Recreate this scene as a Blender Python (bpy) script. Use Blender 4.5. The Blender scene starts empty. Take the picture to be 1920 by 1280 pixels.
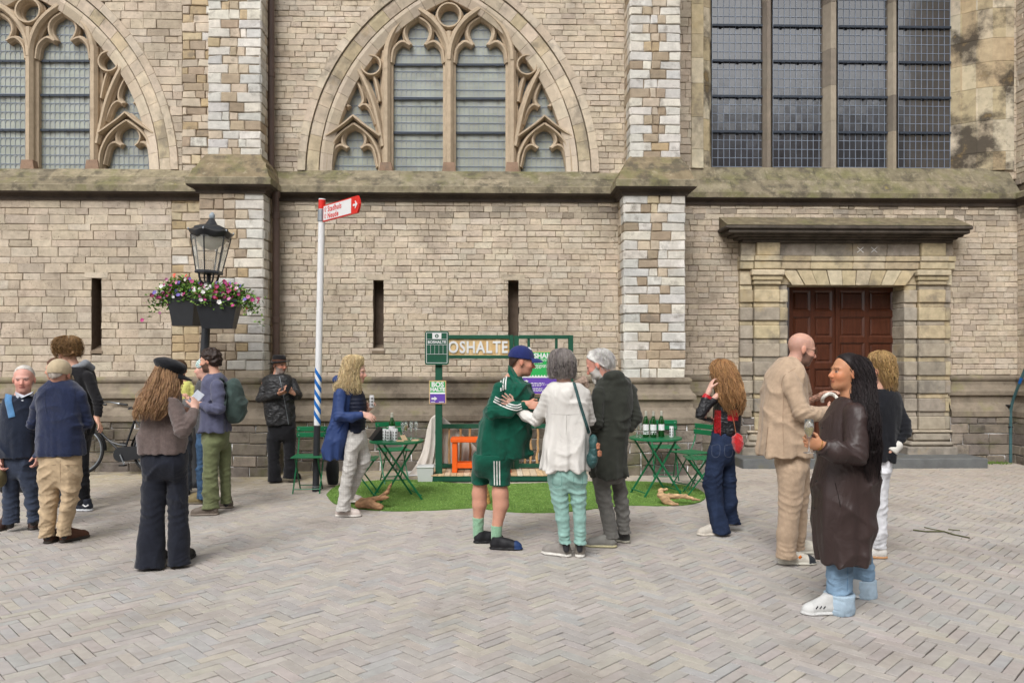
import bpy, math, random
import numpy as np
from math import sin, cos, pi, radians, sqrt, atan2
from mathutils import Vector, Matrix

# ---------------------------------------------------------------- camera, sky, sun, exposure
SC = bpy.context.scene
F, HOR, CX, CH = 1450.0, 668.0, 960.0, 1.72      # focal length (px of a 1920 wide picture), horizon row, centre, eye height
YAW = radians(1.4)
cam_d = bpy.data.cameras.new('camera'); cam = bpy.data.objects.new('camera', cam_d)
SC.collection.objects.link(cam); SC.camera = cam
cam.location = (0, 0, CH); cam.rotation_euler = (pi/2, 0, -YAW)
cam_d.sensor_width = 36; cam_d.lens = F/1920*36; cam_d.shift_y = (HOR-640)/1920
cam_d.clip_start = .05; cam_d.clip_end = 2000

SUN_EL, SUN_AZ = radians(47), radians(200)     # azimuth clockwise from +Y: behind the camera, a little to the left
w = bpy.data.worlds.new('World'); SC.world = w; w.use_nodes = True
nt = w.node_tree; nt.nodes.clear()
sky = nt.nodes.new('ShaderNodeTexSky'); sky.sky_type = 'NISHITA'; sky.sun_disc = False
sky.sun_elevation = SUN_EL; sky.sun_rotation = SUN_AZ; sky.dust_density = 4.0; sky.air_density = 1.0
hs = nt.nodes.new('ShaderNodeHueSaturation'); hs.inputs['Saturation'].default_value = .1   # thin overcast
bg = nt.nodes.new('ShaderNodeBackground'); bg.inputs['Strength'].default_value = .14
wo = nt.nodes.new('ShaderNodeOutputWorld')
nt.links.new(sky.outputs[0], hs.inputs['Color']); nt.links.new(hs.outputs[0], bg.inputs[0]); nt.links.new(bg.outputs[0], wo.inputs[0])
sun_d = bpy.data.lights.new('sun', 'SUN'); sun = bpy.data.objects.new('sun', sun_d); SC.collection.objects.link(sun)
sun_d.energy = 1.5; sun_d.angle = radians(30); sun_d.color = (1, .985, .965)
sdir = Vector((sin(SUN_AZ)*cos(SUN_EL), cos(SUN_AZ)*cos(SUN_EL), sin(SUN_EL)))
sun.rotation_euler = sdir.to_track_quat('Z', 'Y').to_euler(); sun.location = sdir*30
vs = SC.view_settings; vs.view_transform = 'Standard'; vs.look = 'None'; vs.gamma = 1; vs.exposure = .4
vs.use_curve_mapping = False

# ---------------------------------------------------------------- picture -> place
FW = Vector((sin(YAW), cos(YAW), 0)); RT = Vector((cos(YAW), -sin(YAW), 0)); UP = Vector((0, 0, 1)); CAM = Vector((0, 0, CH))
def ray(px, py): return FW + RT*((px-CX)/F) + UP*((HOR-py)/F)
def onY(px, py, Y): r = ray(px, py); return CAM + r*(Y/r.y)
def gnd(px, py, z=0): r = ray(px, py); return CAM + r*((CH-z)/-r.z)
def UX(px, Y): return onY(px, HOR, Y).x          # X on the plane y=Y under picture column px
def ZZ(py, Y, px=960): return onY(px, py, Y).z   # height on the plane y=Y under picture row py
def gdepth(py): return F*CH/(py-HOR)

# ---------------------------------------------------------------- materials
MATS = {}
def srgb(r, g, b):
    f = lambda c: (c/255/12.92 if c/255 <= .04045 else ((c/255+.055)/1.055)**2.4)
    return (f(r), f(g), f(b))
def M(name, col=(.5, .5, .5), rough=.8, var=.15, scale=6, bump=.0, bscale=60, attr=False, metal=0, spec=.4, trans=0, ior=1.45,
      stains=(), pits=0, coat=0, sheen=0, alpha=1, detail=6, var2=0, stretch=None, weave=0):
    """Principled material: colour (or the 'Col' attribute) mottled by noise in place coordinates, stains = (colour, scale, threshold, amount, zlo, zhi)."""
    if name in MATS: return MATS[name]
    m = bpy.data.materials.new(name); m.use_nodes = True; MATS[name] = m
    t = m.node_tree; N = t.nodes; L = t.links
    p = N['Principled BSDF']; p.inputs['Roughness'].default_value = rough; p.inputs['Metallic'].default_value = metal
    p.inputs['Specular IOR Level'].default_value = spec; p.inputs['IOR'].default_value = ior
    p.inputs['Transmission Weight'].default_value = trans; p.inputs['Coat Weight'].default_value = coat
    p.inputs['Sheen Weight'].default_value = sheen; p.inputs['Alpha'].default_value = alpha
    geo = N.new('ShaderNodeNewGeometry'); pos = geo.outputs['Position']
    if stretch:
        mp = N.new('ShaderNodeMapping'); mp.inputs['Scale'].default_value = stretch; L.new(pos, mp.inputs[0]); pos = mp.outputs[0]
    if attr:
        a = N.new('ShaderNodeAttribute'); a.attribute_name = 'Col'; c = a.outputs['Color']
    else:
        rgb = N.new('ShaderNodeRGB'); rgb.outputs[0].default_value = (*col, 1); c = rgb.outputs[0]
    def mul(c, fac_socket, lo, hi):
        mr = N.new('ShaderNodeMapRange'); mr.inputs['From Min'].default_value = .3; mr.inputs['From Max'].default_value = .7
        mr.inputs['To Min'].default_value = lo; mr.inputs['To Max'].default_value = hi; L.new(fac_socket, mr.inputs[0])
        mx = N.new('ShaderNodeMix'); mx.data_type = 'RGBA'; mx.blend_type = 'MULTIPLY'; mx.inputs['Factor'].default_value = 1
        L.new(c, mx.inputs['A']); L.new(mr.outputs[0], mx.inputs['B']); return mx.outputs['Result']
    def noise(sc, det=detail, r=.6):
        n = N.new('ShaderNodeTexNoise'); n.inputs['Scale'].default_value = sc; n.inputs['Detail'].default_value = det
        n.inputs['Roughness'].default_value = r; L.new(pos, n.inputs['Vector']); return n.outputs['Fac']
    if var: c = mul(c, noise(scale), 1-var, 1+var)
    if var2: c = mul(c, noise(scale*.13, 3), 1-var2, 1+var2)
    for (sc_col, ssc, thr, amt, zlo, zhi) in stains:
        n = noise(ssc, 8, .65)
        mr = N.new('ShaderNodeMapRange'); mr.inputs['From Min'].default_value = thr; mr.inputs['From Max'].default_value = thr+.12
        mr.inputs['To Max'].default_value = amt; L.new(n, mr.inputs[0]); fac = mr.outputs[0]
        if zlo is not None:
            sx = N.new('ShaderNodeSeparateXYZ'); L.new(geo.outputs['Position'], sx.inputs[0])
            mz = N.new('ShaderNodeMapRange'); mz.inputs['From Min'].default_value = zlo; mz.inputs['From Max'].default_value = zhi
            L.new(sx.outputs[2], mz.inputs[0])
            mm = N.new('ShaderNodeMath'); mm.operation = 'MULTIPLY'; L.new(fac, mm.inputs[0]); L.new(mz.outputs[0], mm.inputs[1]); fac = mm.outputs[0]
        mx = N.new('ShaderNodeMix'); mx.data_type = 'RGBA'; L.new(fac, mx.inputs['Factor']); L.new(c, mx.inputs['A'])
        mx.inputs['B'].default_value = (*sc_col, 1); c = mx.outputs['Result']
    hgt = None
    if pits:
        v = N.new('ShaderNodeTexVoronoi'); v.inputs['Scale'].default_value = 38; L.new(pos, v.inputs['Vector'])
        gate = noise(9, 3)
        mr = N.new('ShaderNodeMapRange'); mr.inputs['From Min'].default_value = .05; mr.inputs['From Max'].default_value = .3
        L.new(v.outputs['Distance'], mr.inputs[0])
        g2 = N.new('ShaderNodeMapRange'); g2.inputs['From Min'].default_value = .42; g2.inputs['From Max'].default_value = .62; L.new(gate, g2.inputs[0])
        mm = N.new('ShaderNodeMix'); mm.data_type = 'FLOAT'; L.new(g2.outputs[0], mm.inputs['Factor']); mm.inputs['A'].default_value = 1; L.new(mr.outputs[0], mm.inputs['B'])
        hgt = mm.outputs[0]
        d = N.new('ShaderNodeMapRange'); d.inputs['To Min'].default_value = 1-pits; L.new(hgt, d.inputs[0])
        mx = N.new('ShaderNodeMix'); mx.data_type = 'RGBA'; mx.blend_type = 'MULTIPLY'; mx.inputs['Factor'].default_value = 1
        L.new(c, mx.inputs['A']); L.new(d.outputs[0], mx.inputs['B']); c = mx.outputs['Result']
    if weave:
        wv = N.new('ShaderNodeTexWave'); wv.inputs['Scale'].default_value = weave; wv.inputs['Distortion'].default_value = 2; L.new(pos, wv.inputs[0])
        c = mul(c, wv.outputs['Fac'], .88, 1.08)
    L.new(c, p.inputs['Base Color'])
    if bump:
        b = N.new('ShaderNodeBump'); b.inputs['Strength'].default_value = bump; b.inputs['Distance'].default_value = .01
        n = noise(bscale, 6, .65)
        if hgt is not None:
            ad = N.new('ShaderNodeMath'); ad.operation = 'ADD'; L.new(n, ad.inputs[0]); L.new(hgt, ad.inputs[1]); n = ad.outputs[0]
        L.new(n, b.inputs['Height']); L.new(b.outputs[0], p.inputs['Normal'])
    return m

# ---------------------------------------------------------------- objects
COL = SC.collection
def thing(name, label, cat, loc=(0, 0, 0), rz=0, group=None):
    o = bpy.data.objects.new(name, None); COL.objects.link(o); o.empty_display_size = .1
    o.location = loc; o.rotation_euler = (0, 0, rz); o['label'] = label; o['category'] = cat
    if group: o['group'] = group
    return o
def tag(o, label, cat, group=None):
    o['label'] = label; o['category'] = cat
    if group: o['group'] = group
    return o
def copy_tree(o, parent=None):
    c = o.copy(); COL.objects.link(c)
    if parent: c.parent = parent
    for ch in o.children: copy_tree(ch, c)
    return c
class MB:
    """collects faces; build() links them as one mesh object"""
    def __init__(s): s.v = []; s.f = []; s.c = []
    def add(s, vs, fs, col=None):
        n = len(s.v); s.v += [tuple(v) for v in vs]; s.f += [tuple(i+n for i in f) for f in fs]
        s.c += [tuple(col) if col is not None else (1, 1, 1)]*len(vs); return s
    def quad(s, a, b, c, d, col=None): return s.add([a, b, c, d], [(0, 1, 2, 3)], col)
    def box(s, x0, x1, y0, y1, z0, z1, col=None, bev=0):
        if bev:
            b = min(bev, (x1-x0)*.45, (y1-y0)*.45, (z1-z0)*.45)
            vs = []
            for z, ins in ((z0, b), (z0+b, 0), (z1-b, 0), (z1, b)):
                xs0, xs1, ys0, ys1 = x0+ins, x1-ins, y0+ins, y1-ins
                vs += [(xs0+b*(ins == 0), ys0, z), (xs1-b*(ins == 0), ys0, z), (xs1, ys0+b*(ins == 0), z), (xs1, ys1-b*(ins == 0), z),
                       (xs1-b*(ins == 0), ys1, z), (xs0+b*(ins == 0), ys1, z), (xs0, ys1-b*(ins == 0), z), (xs0, ys0+b*(ins == 0), z)]
            fs = [tuple(range(7, -1, -1)), tuple(range(24, 32))]
            for k in range(3):
                for i in range(8): j = (i+1) % 8; fs.append((k*8+i, k*8+j, k*8+8+j, k*8+8+i))
            return s.add(vs, fs, col)
        vs = [(x, y, z) for z in (z0, z1) for (x, y) in ((x0, y0), (x1, y0), (x1, y1), (x0, y1))]
        return s.add(vs, [(3, 2, 1, 0), (4, 5, 6, 7), (0, 1, 5, 4), (1, 2, 6, 5), (2, 3, 7, 6), (3, 0, 4, 7)], col)
    def bar(s, a, b, w, h=None, up=(0, 0, 1), col=None):
        """rectangular bar from a to b"""
        a = Vector(a); b = Vector(b); d = (b-a).normalized(); u = Vector(up)
        if abs(d.dot(u)) > .97: u = Vector((1, 0, 0)) if abs(d.x) < .9 else Vector((0, 1, 0))
        r = d.cross(u).normalized(); u = r.cross(d); h = h or w
        vs = [p+r*(sx*w/2)+u*(sz*h/2) for p in (a, b) for (sx, sz) in ((-1, -1), (1, -1), (1, 1), (-1, 1))]
        return s.add(vs, [(0, 1, 2, 3), (7, 6, 5, 4), (0, 4, 5, 1), (1, 5, 6, 2), (2, 6, 7, 3), (3, 7, 4, 0)], col)
    def tube(s, pts, r, n=8, col=None, cap=True, closed=False):
        pts = [Vector(p) for p in pts]; m = len(pts); rs = r if hasattr(r, '__len__') else [r]*m
        vs = []; ref = None
        for i, p in enumerate(pts):
            if closed: d = pts[(i+1) % m]-pts[i-1]
            else: d = pts[min(i+1, m-1)]-pts[max(i-1, 0)]
            d.normalize()
            if ref is None: ref = Vector((0, 0, 1)) if abs(d.z) < .9 else Vector((1, 0, 0))
            a = d.cross(ref)
            if a.length < 1e-4: a = d.cross(Vector((.3, .9, .2)))
            a.normalize(); b = d.cross(a); ref = -b if False else ref
            for k in range(n):
                t = 2*pi*k/n; vs.append(p+a*(cos(t)*rs[i])+b*(sin(t)*rs[i]))
        fs = []
        for i in range(m if closed else m-1):
            for k in range(n):
                k2 = (k+1) % n; i2 = (i+1) % m; fs.append((i*n+k, i*n+k2, i2*n+k2, i2*n+k))
        if cap and not closed: fs += [tuple(range(n-1, -1, -1)), tuple((m-1)*n+k for k in range(n))]
        return s.add(vs, fs, col)
    def lathe(s, prof, n=20, c=(0, 0, 0), col=None, a0=0):
        """prof = [(radius, z)] turned about the vertical through c"""
        vs = []; fs = []
        for (r, z) in prof:
            for k in range(n): t = a0+2*pi*k/n; vs.append((c[0]+r*cos(t), c[1]+r*sin(t), c[2]+z))
        for i in range(len(prof)-1):
            for k in range(n): k2 = (k+1) % n; fs.append((i*n+k, i*n+k2, (i+1)*n+k2, (i+1)*n+k))
        if prof[0][0] > 1e-4: fs.append(tuple(range(n-1, -1, -1)))
        if prof[-1][0] > 1e-4: fs.append(tuple((len(prof)-1)*n+k for k in range(n)))
        return s.add(vs, fs, col)
    def extrude(s, prof, a, b, col=None, axis='x', cap=True):
        """prof = [(y, z)] drawn out along x from a to b (axis='y': prof = [(x, z)])"""
        n = len(prof)
        vs = [(t, p[0], p[1]) if axis == 'x' else (p[0], t, p[1]) for t in (a, b) for p in prof]
        fs = [(i, (i+1) % n, n+(i+1) % n, n+i) for i in range(n)]
        if cap: fs += [tuple(range(n-1, -1, -1)), tuple(range(n, 2*n))]
        return s.add(vs, fs, col)
    def poly(s, pts2, y0, y1, col=None):
        """outline [(x, z)] given thickness between y0 (front) and y1"""
        n = len(pts2); vs = [(x, y0, z) for x, z in pts2]+[(x, y1, z) for x, z in pts2]
        fs = [tuple(range(n)), tuple(range(2*n-1, n-1, -1))]+[(i, n+i, n+(i+1) % n, (i+1) % n) for i in range(n)]
        return s.add(vs, fs, col)
    def build(s, name, mat, parent=None, smooth=False, attr=True, loc=None, rot=None):
        me = bpy.data.meshes.new(name); me.from_pydata(s.v, [], s.f); me.materials.append(mat)
        if attr:
            at = me.color_attributes.new('Col', 'FLOAT_COLOR', 'POINT')
            a = np.ones((len(s.v), 4), np.float32); a[:, :3] = np.array(s.c, np.float32).reshape(-1, 3); at.data.foreach_set('color', a.ravel())
        if smooth:
            me.polygons.foreach_set('use_smooth', [True]*len(me.polygons))
            if smooth != 'all': me.set_sharp_from_angle(angle=radians(40))
        o = bpy.data.objects.new(name, me); COL.objects.link(o)
        if parent: o.parent = parent
        if loc: o.location = loc
        if rot: o.rotation_euler = rot
        return o
def struct(o): o['kind'] = 'structure'; return o
def stuff(o): o['kind'] = 'stuff'; return o
def text_mesh(s, size, font_bold=0.0, ext=.002, align='CENTER', spacing=1.0):
    """letters as a mesh in the xz plane facing -y; returns (verts, faces)"""
    cu = bpy.data.curves.new('t', 'FONT'); cu.body = s; cu.size = size; cu.align_x = align; cu.align_y = 'CENTER'
    cu.offset = font_bold; cu.extrude = ext; cu.resolution_u = 3; cu.space_character = spacing
    o = bpy.data.objects.new('t', cu); COL.objects.link(o); dg = bpy.context.evaluated_depsgraph_get()
    me = bpy.data.meshes.new_from_object(o.evaluated_get(dg))
    vs = [(v.co.x, -v.co.z, v.co.y) for v in me.vertices]; fs = [tuple(p.vertices) for p in me.polygons]
    bpy.data.objects.remove(o); bpy.data.curves.remove(cu); bpy.data.meshes.remove(me)
    return vs, fs
# ================================================================ the church
R = random.Random(7)
def C(r, g, b, k=.8): return tuple(x*k for x in srgb(r, g, b))
def jit(c, a=.08, r=R):
    f = 1+r.uniform(-a, a); return (c[0]*f*(1+r.uniform(-.018, .018)), c[1]*f, c[2]*f*(1+r.uniform(-.03, .03)))
TUFF = [C(213, 198, 177), C(211, 196, 175), C(209, 193, 172), C(206, 190, 169), C(212, 199, 180), C(204, 189, 169)]
TUFFD = [C(194, 179, 160), C(197, 181, 163), C(188, 174, 156)]
WHITE = [C(224, 219, 210), C(216, 212, 204), C(226, 219, 206), C(208, 205, 199)]
OCHRE = [C(196, 176, 144), C(190, 168, 134), C(202, 186, 156)]
BROWN = [C(178, 160, 138), C(170, 153, 132), C(186, 169, 146)]
BASEC = [C(134, 124, 111), C(142, 132, 119), C(126, 117, 107), C(150, 139, 126), C(130, 121, 113)]
green = C(110, 112, 70)
m_brick = M('tuff_brick', rough=.92, var=.13, scale=16, bump=1.0, bscale=34, attr=True, pits=.6, spec=.2, var2=.16,
            stains=((C(146, 134, 119), .8, .54, .4, None, 0), (C(128, 117, 104), 2.0, .62, .45, None, 0), (C(140, 124, 106), 3.2, .57, .35, None, 0), (C(214, 198, 174), 2.1, .6, .3, None, 0)))
m_mortar = M('lime_mortar', C(150, 134, 114), rough=.95, var=.25, scale=9, bump=.6, bscale=70, spec=.1)
m_stone = M('limestone_block', rough=.88, var=.14, scale=11, bump=.55, bscale=38, attr=True, spec=.2, pits=.35, var2=.14,
            stains=((C(124, 116, 106), 4.5, .55, .55, None, 0), (C(150, 138, 120), 1.4, .55, .4, None, 0)))
m_trac = M('tracery_stone', C(196, 178, 154), rough=.85, var=.12, scale=10, bump=.4, bscale=60, spec=.2, attr=True, var2=.1, pits=.12,
           stains=((C(120, 104, 88), 3.5, .62, .5, None, 0),))
m_sill = M('weathered_sill_stone', C(150, 140, 118), rough=.95, var=.28, scale=7, bump=.9, bscale=30, spec=.15, attr=True,
           stains=((C(124, 122, 84), 2.2, .5, .7, None, 0), (C(92, 86, 76), 4, .5, .75, None, 0), (C(186, 176, 150), 9, .58, .6, None, 0), (C(172, 158, 70), 6, .66, .7, None, 0)))
m_drip = M('dark_string_course', C(84, 74, 66), rough=.8, var=.3, scale=6, bump=.5, bscale=40, spec=.25,
           stains=((C(50, 45, 42), 3, .5, .7, None, 0),))  # dark tone for the undercut moulding below the sill nosing, with darker blotches
m_base = M('plinth_stone', rough=.93, var=.25, scale=8, bump=.8, bscale=32, attr=True, spec=.15, pits=.3, var2=.15,
           stains=((C(96, 98, 62), 2.6, .52, .6, None, 0), (C(80, 74, 68), 5, .56, .6, None, 0)))
m_portal = M('portal_sandstone', rough=.85, var=.2, scale=9, bump=.45, bscale=45, attr=True, spec=.22, var2=.12,
             stains=((C(118, 111, 103), 2.2, .52, .6, None, 0), (C(196, 170, 120), 2.4, .57, .35, None, 0)))
m_black = M('sooty_portal_cornice', C(98, 90, 82), rough=.85, var=.35, scale=6, bump=.6, bscale=40, spec=.2, stains=((C(52, 48, 45), 3, .5, .7, None, 0),))
m_glass_pale = M('leaded_glass_pale', C(128, 134, 126), rough=.22, var=.14, scale=3, spec=.5, attr=True, bump=.05, bscale=8)
m_glass_dark = M('leaded_glass_dark', (.028, .03, .036), rough=.14, var=.5, scale=2, spec=1, ior=1.95, bump=.1, bscale=9)
m_lead = M('lead_came', C(150, 160, 176), rough=.5, var=.1, metal=.2)
m_iron = M('saddle_bar_iron', C(58, 66, 78), rough=.55, var=.2, scale=20)
m_void = M('dark_slit_interior', C(120, 104, 90), rough=.9, var=.2, scale=12)
m_pipe = M('brown_drainpipe_paint', C(98, 80, 72), rough=.45, var=.12, scale=5, spec=.4)
m_wood_door = M('varnished_door_wood', C(84, 46, 30), rough=.32, var=.3, scale=5, bump=.12, bscale=30, stretch=(6, 6, .7), spec=.5, coat=.3)
m_step = M('bluestone_step', C(112, 114, 114), rough=.7, var=.18, scale=6, bump=.25, bscale=50, stains=((C(112, 108, 84), 3, .52, .5, None, 0),))

_w = MB.build
def _tint(s, name, mat, parent=None, **k):
    if mat is m_trac: s.c = [tuple(a*b for a, b in zip(c, C(196, 177, 152))) if max(c) >= .8 else c for c in s.c]
    if mat is m_sill: s.c = [tuple(a*b for a, b in zip(c, C(148, 138, 116))) for c in s.c]
    return _w(s, name, mat, parent, **k)
MB.build = _tint
church = thing('church', 'brick and stone medieval church wall with traceried windows, buttresses and portal', 'church', (0, 11.2, 0))
church.location = (0, 0, 0)
YL, YU, YB, YBU, YP = 11.85, 12.1, 11.32, 11.56, 11.65       # lower wall, upper wall, buttress below and above, plinth
YR, YRU, YRP = 12.45, 12.66, 12.3                            # the portal bay stands back
ZTOP = 9.0
PIECES = []       # (kind, parent, frame, a, b, za, zb, colour, material, proud)
class Fr:
    def __init__(s, O, U, N): s.O = Vector(O); s.U = Vector(U); s.N = Vector(N)
    def p(s, a, z, n): return s.O+s.U*a+s.N*n+Vector((0, 0, z))
def front(Y): return Fr((0, Y, 0), (1, 0, 0), (0, -1, 0))
def courses(u0, u1, z0, z1, hs, lens, holes=None, seed=1):
    r = random.Random(seed); z = z0; out = []; i = 0
    while z < z1-.02:
        h = hs(i, r); zb = min(z+h, z1)
        if z1-zb < .03: zb = z1
        segs = [(u0, u1)]
        for (a, b) in (holes(z, zb) if holes else []):
            segs = [s for (p, q) in segs for s in ((p, min(q, a)), (max(p, b), q)) if s[1]-s[0] > .012]
        for (p, q) in segs:
            u = p-r.uniform(0, .2); k = 0
            while u < q:
                l = lens(i, k, r); a, b = max(u, p), min(u+l, q)
                if q-b < .05: b = q
                if b-a > .02: out.append((a, b, z, zb, i, k))
                u = b if b == q else u+l; k += 1
                if b == q: break
        z = zb; i += 1
    return out
def backing(rects, fr, name, parent, mat=m_mortar, n=-.013):
    mb = MB(); rows = {}
    for (a, b, za, zb, i, k) in rects: rows.setdefault((round(za, 4), round(zb, 4)), []).append((a, b))
    for (za, zb), seg in rows.items():
        seg.sort(); cur = list(seg[0])
        for (a, b) in seg[1:]+[(1e9, 1e9)]:
            if a-cur[1] < .004: cur[1] = b
            else:
                mb.quad(fr.p(cur[0], za, n), fr.p(cur[1], za, n), fr.p(cur[1], zb, n), fr.p(cur[0], zb, n)); cur = [a, b]
    return mb.build(name, mat, parent)
def lay(kind, parent, rects, fr, colfn, mat, proud=(.0, .008), seed=3):
    r = random.Random(seed)
    for q in rects: PIECES.append((kind, parent, fr, q[0], q[1], q[2], q[3], colfn(q, r), mat, r.uniform(*proud)))
def piece(mb, fr, a, b, za, zb, col, proud, r, g=.003, ch=.006, j=.0055):
    a += g; b -= g; za += g; zb -= g
    if b-a < .012 or zb-za < .012: return
    cs = [(a, za), (b, za), (b, zb), (a, zb)]
    jt = [(r.uniform(-j, j), r.uniform(-j, j)) for _ in cs]
    ins = [(ch, ch), (-ch, ch), (-ch, -ch), (ch, -ch)]
    vs = [fr.p(x, z, -.03) for x, z in cs]
    vs += [fr.p(x+jt[i][0], z+jt[i][1], proud-ch*.8) for i, (x, z) in enumerate(cs)]
    vs += [fr.p(x+jt[i][0]+ins[i][0], z+jt[i][1]+ins[i][1], proud+r.uniform(-.0015, .0015)) for i, (x, z) in enumerate(cs)]
    fs = [(8, 9, 10, 11)]
    for k in (0, 4):
        for i in range(4): i2 = (i+1) % 4; fs.append((k+i, k+i2, k+4+i2, k+4+i))
    mb.add(vs, fs, col)

# ---- arch geometry of the two traceried windows (measured on the middle one)
BAY = UX(46, YU)-UX(842, YU)
def arch_half(z, rpx, Y=YU):
    """half width of the pointed arch of radius rpx (px) at height z"""
    s = (UX(988, Y)-UX(842, Y)); k = s/146.0
    zc = ZZ(330, Y, 842); r = rpx*k
    if z <= zc: return r-s
    d = r*r-(z-zc)**2
    return max(0, sqrt(d)-s) if d > s*s else 0
WC = [UX(842, YU), UX(842, YU)+BAY]
def win_holes(z0, z1):
    out = []
    for c in WC:
        h = arch_half(z0, 420)
        if h > 0: out.append((c-h, c+h))
    return out
SLITS = [(172, 190, 521, 655), (700, 719, 525, 655), (953, 972, 525, 655)]
def slit_rect(s): return (UX(s[0], YL), UX(s[1], YL), ZZ(s[3], YL, s[0]), ZZ(s[2], YL, s[0]))
def slit_holes(z0, z1):
    return [(a, b) for (a, b, za, zb) in map(slit_rect, SLITS) if z0 < zb-.03 and z1 > za+.03]
XL0 = -9.8
LBx = (UX(373, YB), UX(494, YB)); RBx = (UX(1170, YB), UX(1285, YB))          # buttresses, lower
LUx = (UX(390, YBU), UX(489, YBU)); RUx = (UX(1182, YBU), UX(1276, YBU))      # buttresses, upper
ZLED0, ZLED1, ZLED2, ZSILL = ZZ(379, YL, 850), ZZ(362, YL-.14, 850), ZZ(348, YL-.14, 850), ZZ(313, YU, 850)                            # string course: bottom, nose, top of nose, back of slope
ZPL = ZZ(708, YL, 850)
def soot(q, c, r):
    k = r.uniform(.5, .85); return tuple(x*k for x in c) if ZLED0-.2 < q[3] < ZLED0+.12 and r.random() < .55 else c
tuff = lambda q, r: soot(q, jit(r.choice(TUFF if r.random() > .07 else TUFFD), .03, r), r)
def tuff_left(q, r): return tuple(.93*x for x in jit(r.choice(TUFF if r.random() > .12 else TUFFD), .035, r))

# lower walls
hsL = lambda i, r: (.142 if i % 2 else .103)+r.uniform(-.006, .006)
hsM = lambda i, r: .089+r.uniform(-.006, .008)
lnL = lambda i, k, r: r.choice((.22, .3, .34, .4, .18, .45)) if i % 2 else r.choice((.18, .26, .34, .42, .3))
lnM = lambda i, k, r: r.choice((.17, .21, .24, .27, .31, .13))
wl = front(YL)
def wall(name_seed, fr, rects, colfn, kind='brick', mat=m_brick, proud=(0, .009)):
    p = backing(rects, fr, 'wall', church); lay(kind, p, rects, fr, colfn, mat, proud, name_seed); return p
xq = UX(322, YL)      # strip of ochre quoins beside the left buttress
wall(11, wl, courses(XL0, xq, ZPL, ZLED0+.05, hsL, lnL, slit_holes, 5), tuff_left)
def quoin_col(q, r): return jit(r.choice(OCHRE) if r.random() < .6 else r.choice(TUFF+WHITE[:1]), .08, r)
wall(12, wl, courses(xq, LBx[0]+.1, ZPL, ZLED0+.05, lambda i, r: .132+r.uniform(-.01, .01), lambda i, k, r: (.3, .22)[i % 2] if k else .34, None, 6), quoin_col, 'stone', m_stone)
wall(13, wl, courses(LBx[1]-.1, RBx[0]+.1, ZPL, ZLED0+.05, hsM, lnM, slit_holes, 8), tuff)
# upper walls with the window openings cut out
wu = front(YU)
wall(14, wu, courses(XL0, UX(342, YU), ZSILL-.12, ZTOP, lambda i, r: .12+r.uniform(-.02, .03), lambda i, k, r: r.choice((.2, .28, .34, .4)), win_holes, 9), tuff_left)
def rough_col(q, r):
    x = r.random(); return jit(r.choice(WHITE[:1]+TUFF) if x < .4 else (r.choice(OCHRE+BROWN) if x < .75 else r.choice(TUFFD)), .1, r)
wall(15, wu, courses(UX(342, YU), LUx[0]+.15, ZSILL-.12, ZTOP, lambda i, r: .13+r.uniform(-.02, .02), lambda i, k, r: r.choice((.15, .25, .3)), win_holes, 10), rough_col, 'stone', m_stone, (0, .025))
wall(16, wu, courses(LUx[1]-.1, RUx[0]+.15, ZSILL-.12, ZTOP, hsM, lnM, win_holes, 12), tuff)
# portal bay: lower wall with the doorway, upper wall with the tall window
DX0, DX1 = UX(1405, YR), UX(1775, YR); RX0, RX1 = RBx[0]+.3, UX(1908, YR)
wr = front(YR); wru = front(YRU)
ZR0, ZR1 = ZZ(384, YR, 1600), ZZ(312, YRU, 1600)
zdo = ZZ(440, YR, 1600)
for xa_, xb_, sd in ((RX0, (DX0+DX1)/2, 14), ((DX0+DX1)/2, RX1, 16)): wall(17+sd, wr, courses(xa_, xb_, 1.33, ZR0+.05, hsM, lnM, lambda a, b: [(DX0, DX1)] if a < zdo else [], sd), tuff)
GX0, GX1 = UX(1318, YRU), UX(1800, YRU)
for xa_, xb_, sd in ((RX0, GX0, 15), (GX1+.75, RX1+.3, 18)): wall(40+sd, wru, courses(xa_, xb_, ZR1-.2, ZTOP, lambda i, r: .13+r.uniform(-.02, .02), lambda i, k, r: r.choice((.22, .3, .38)), None, sd), tuff)

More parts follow.
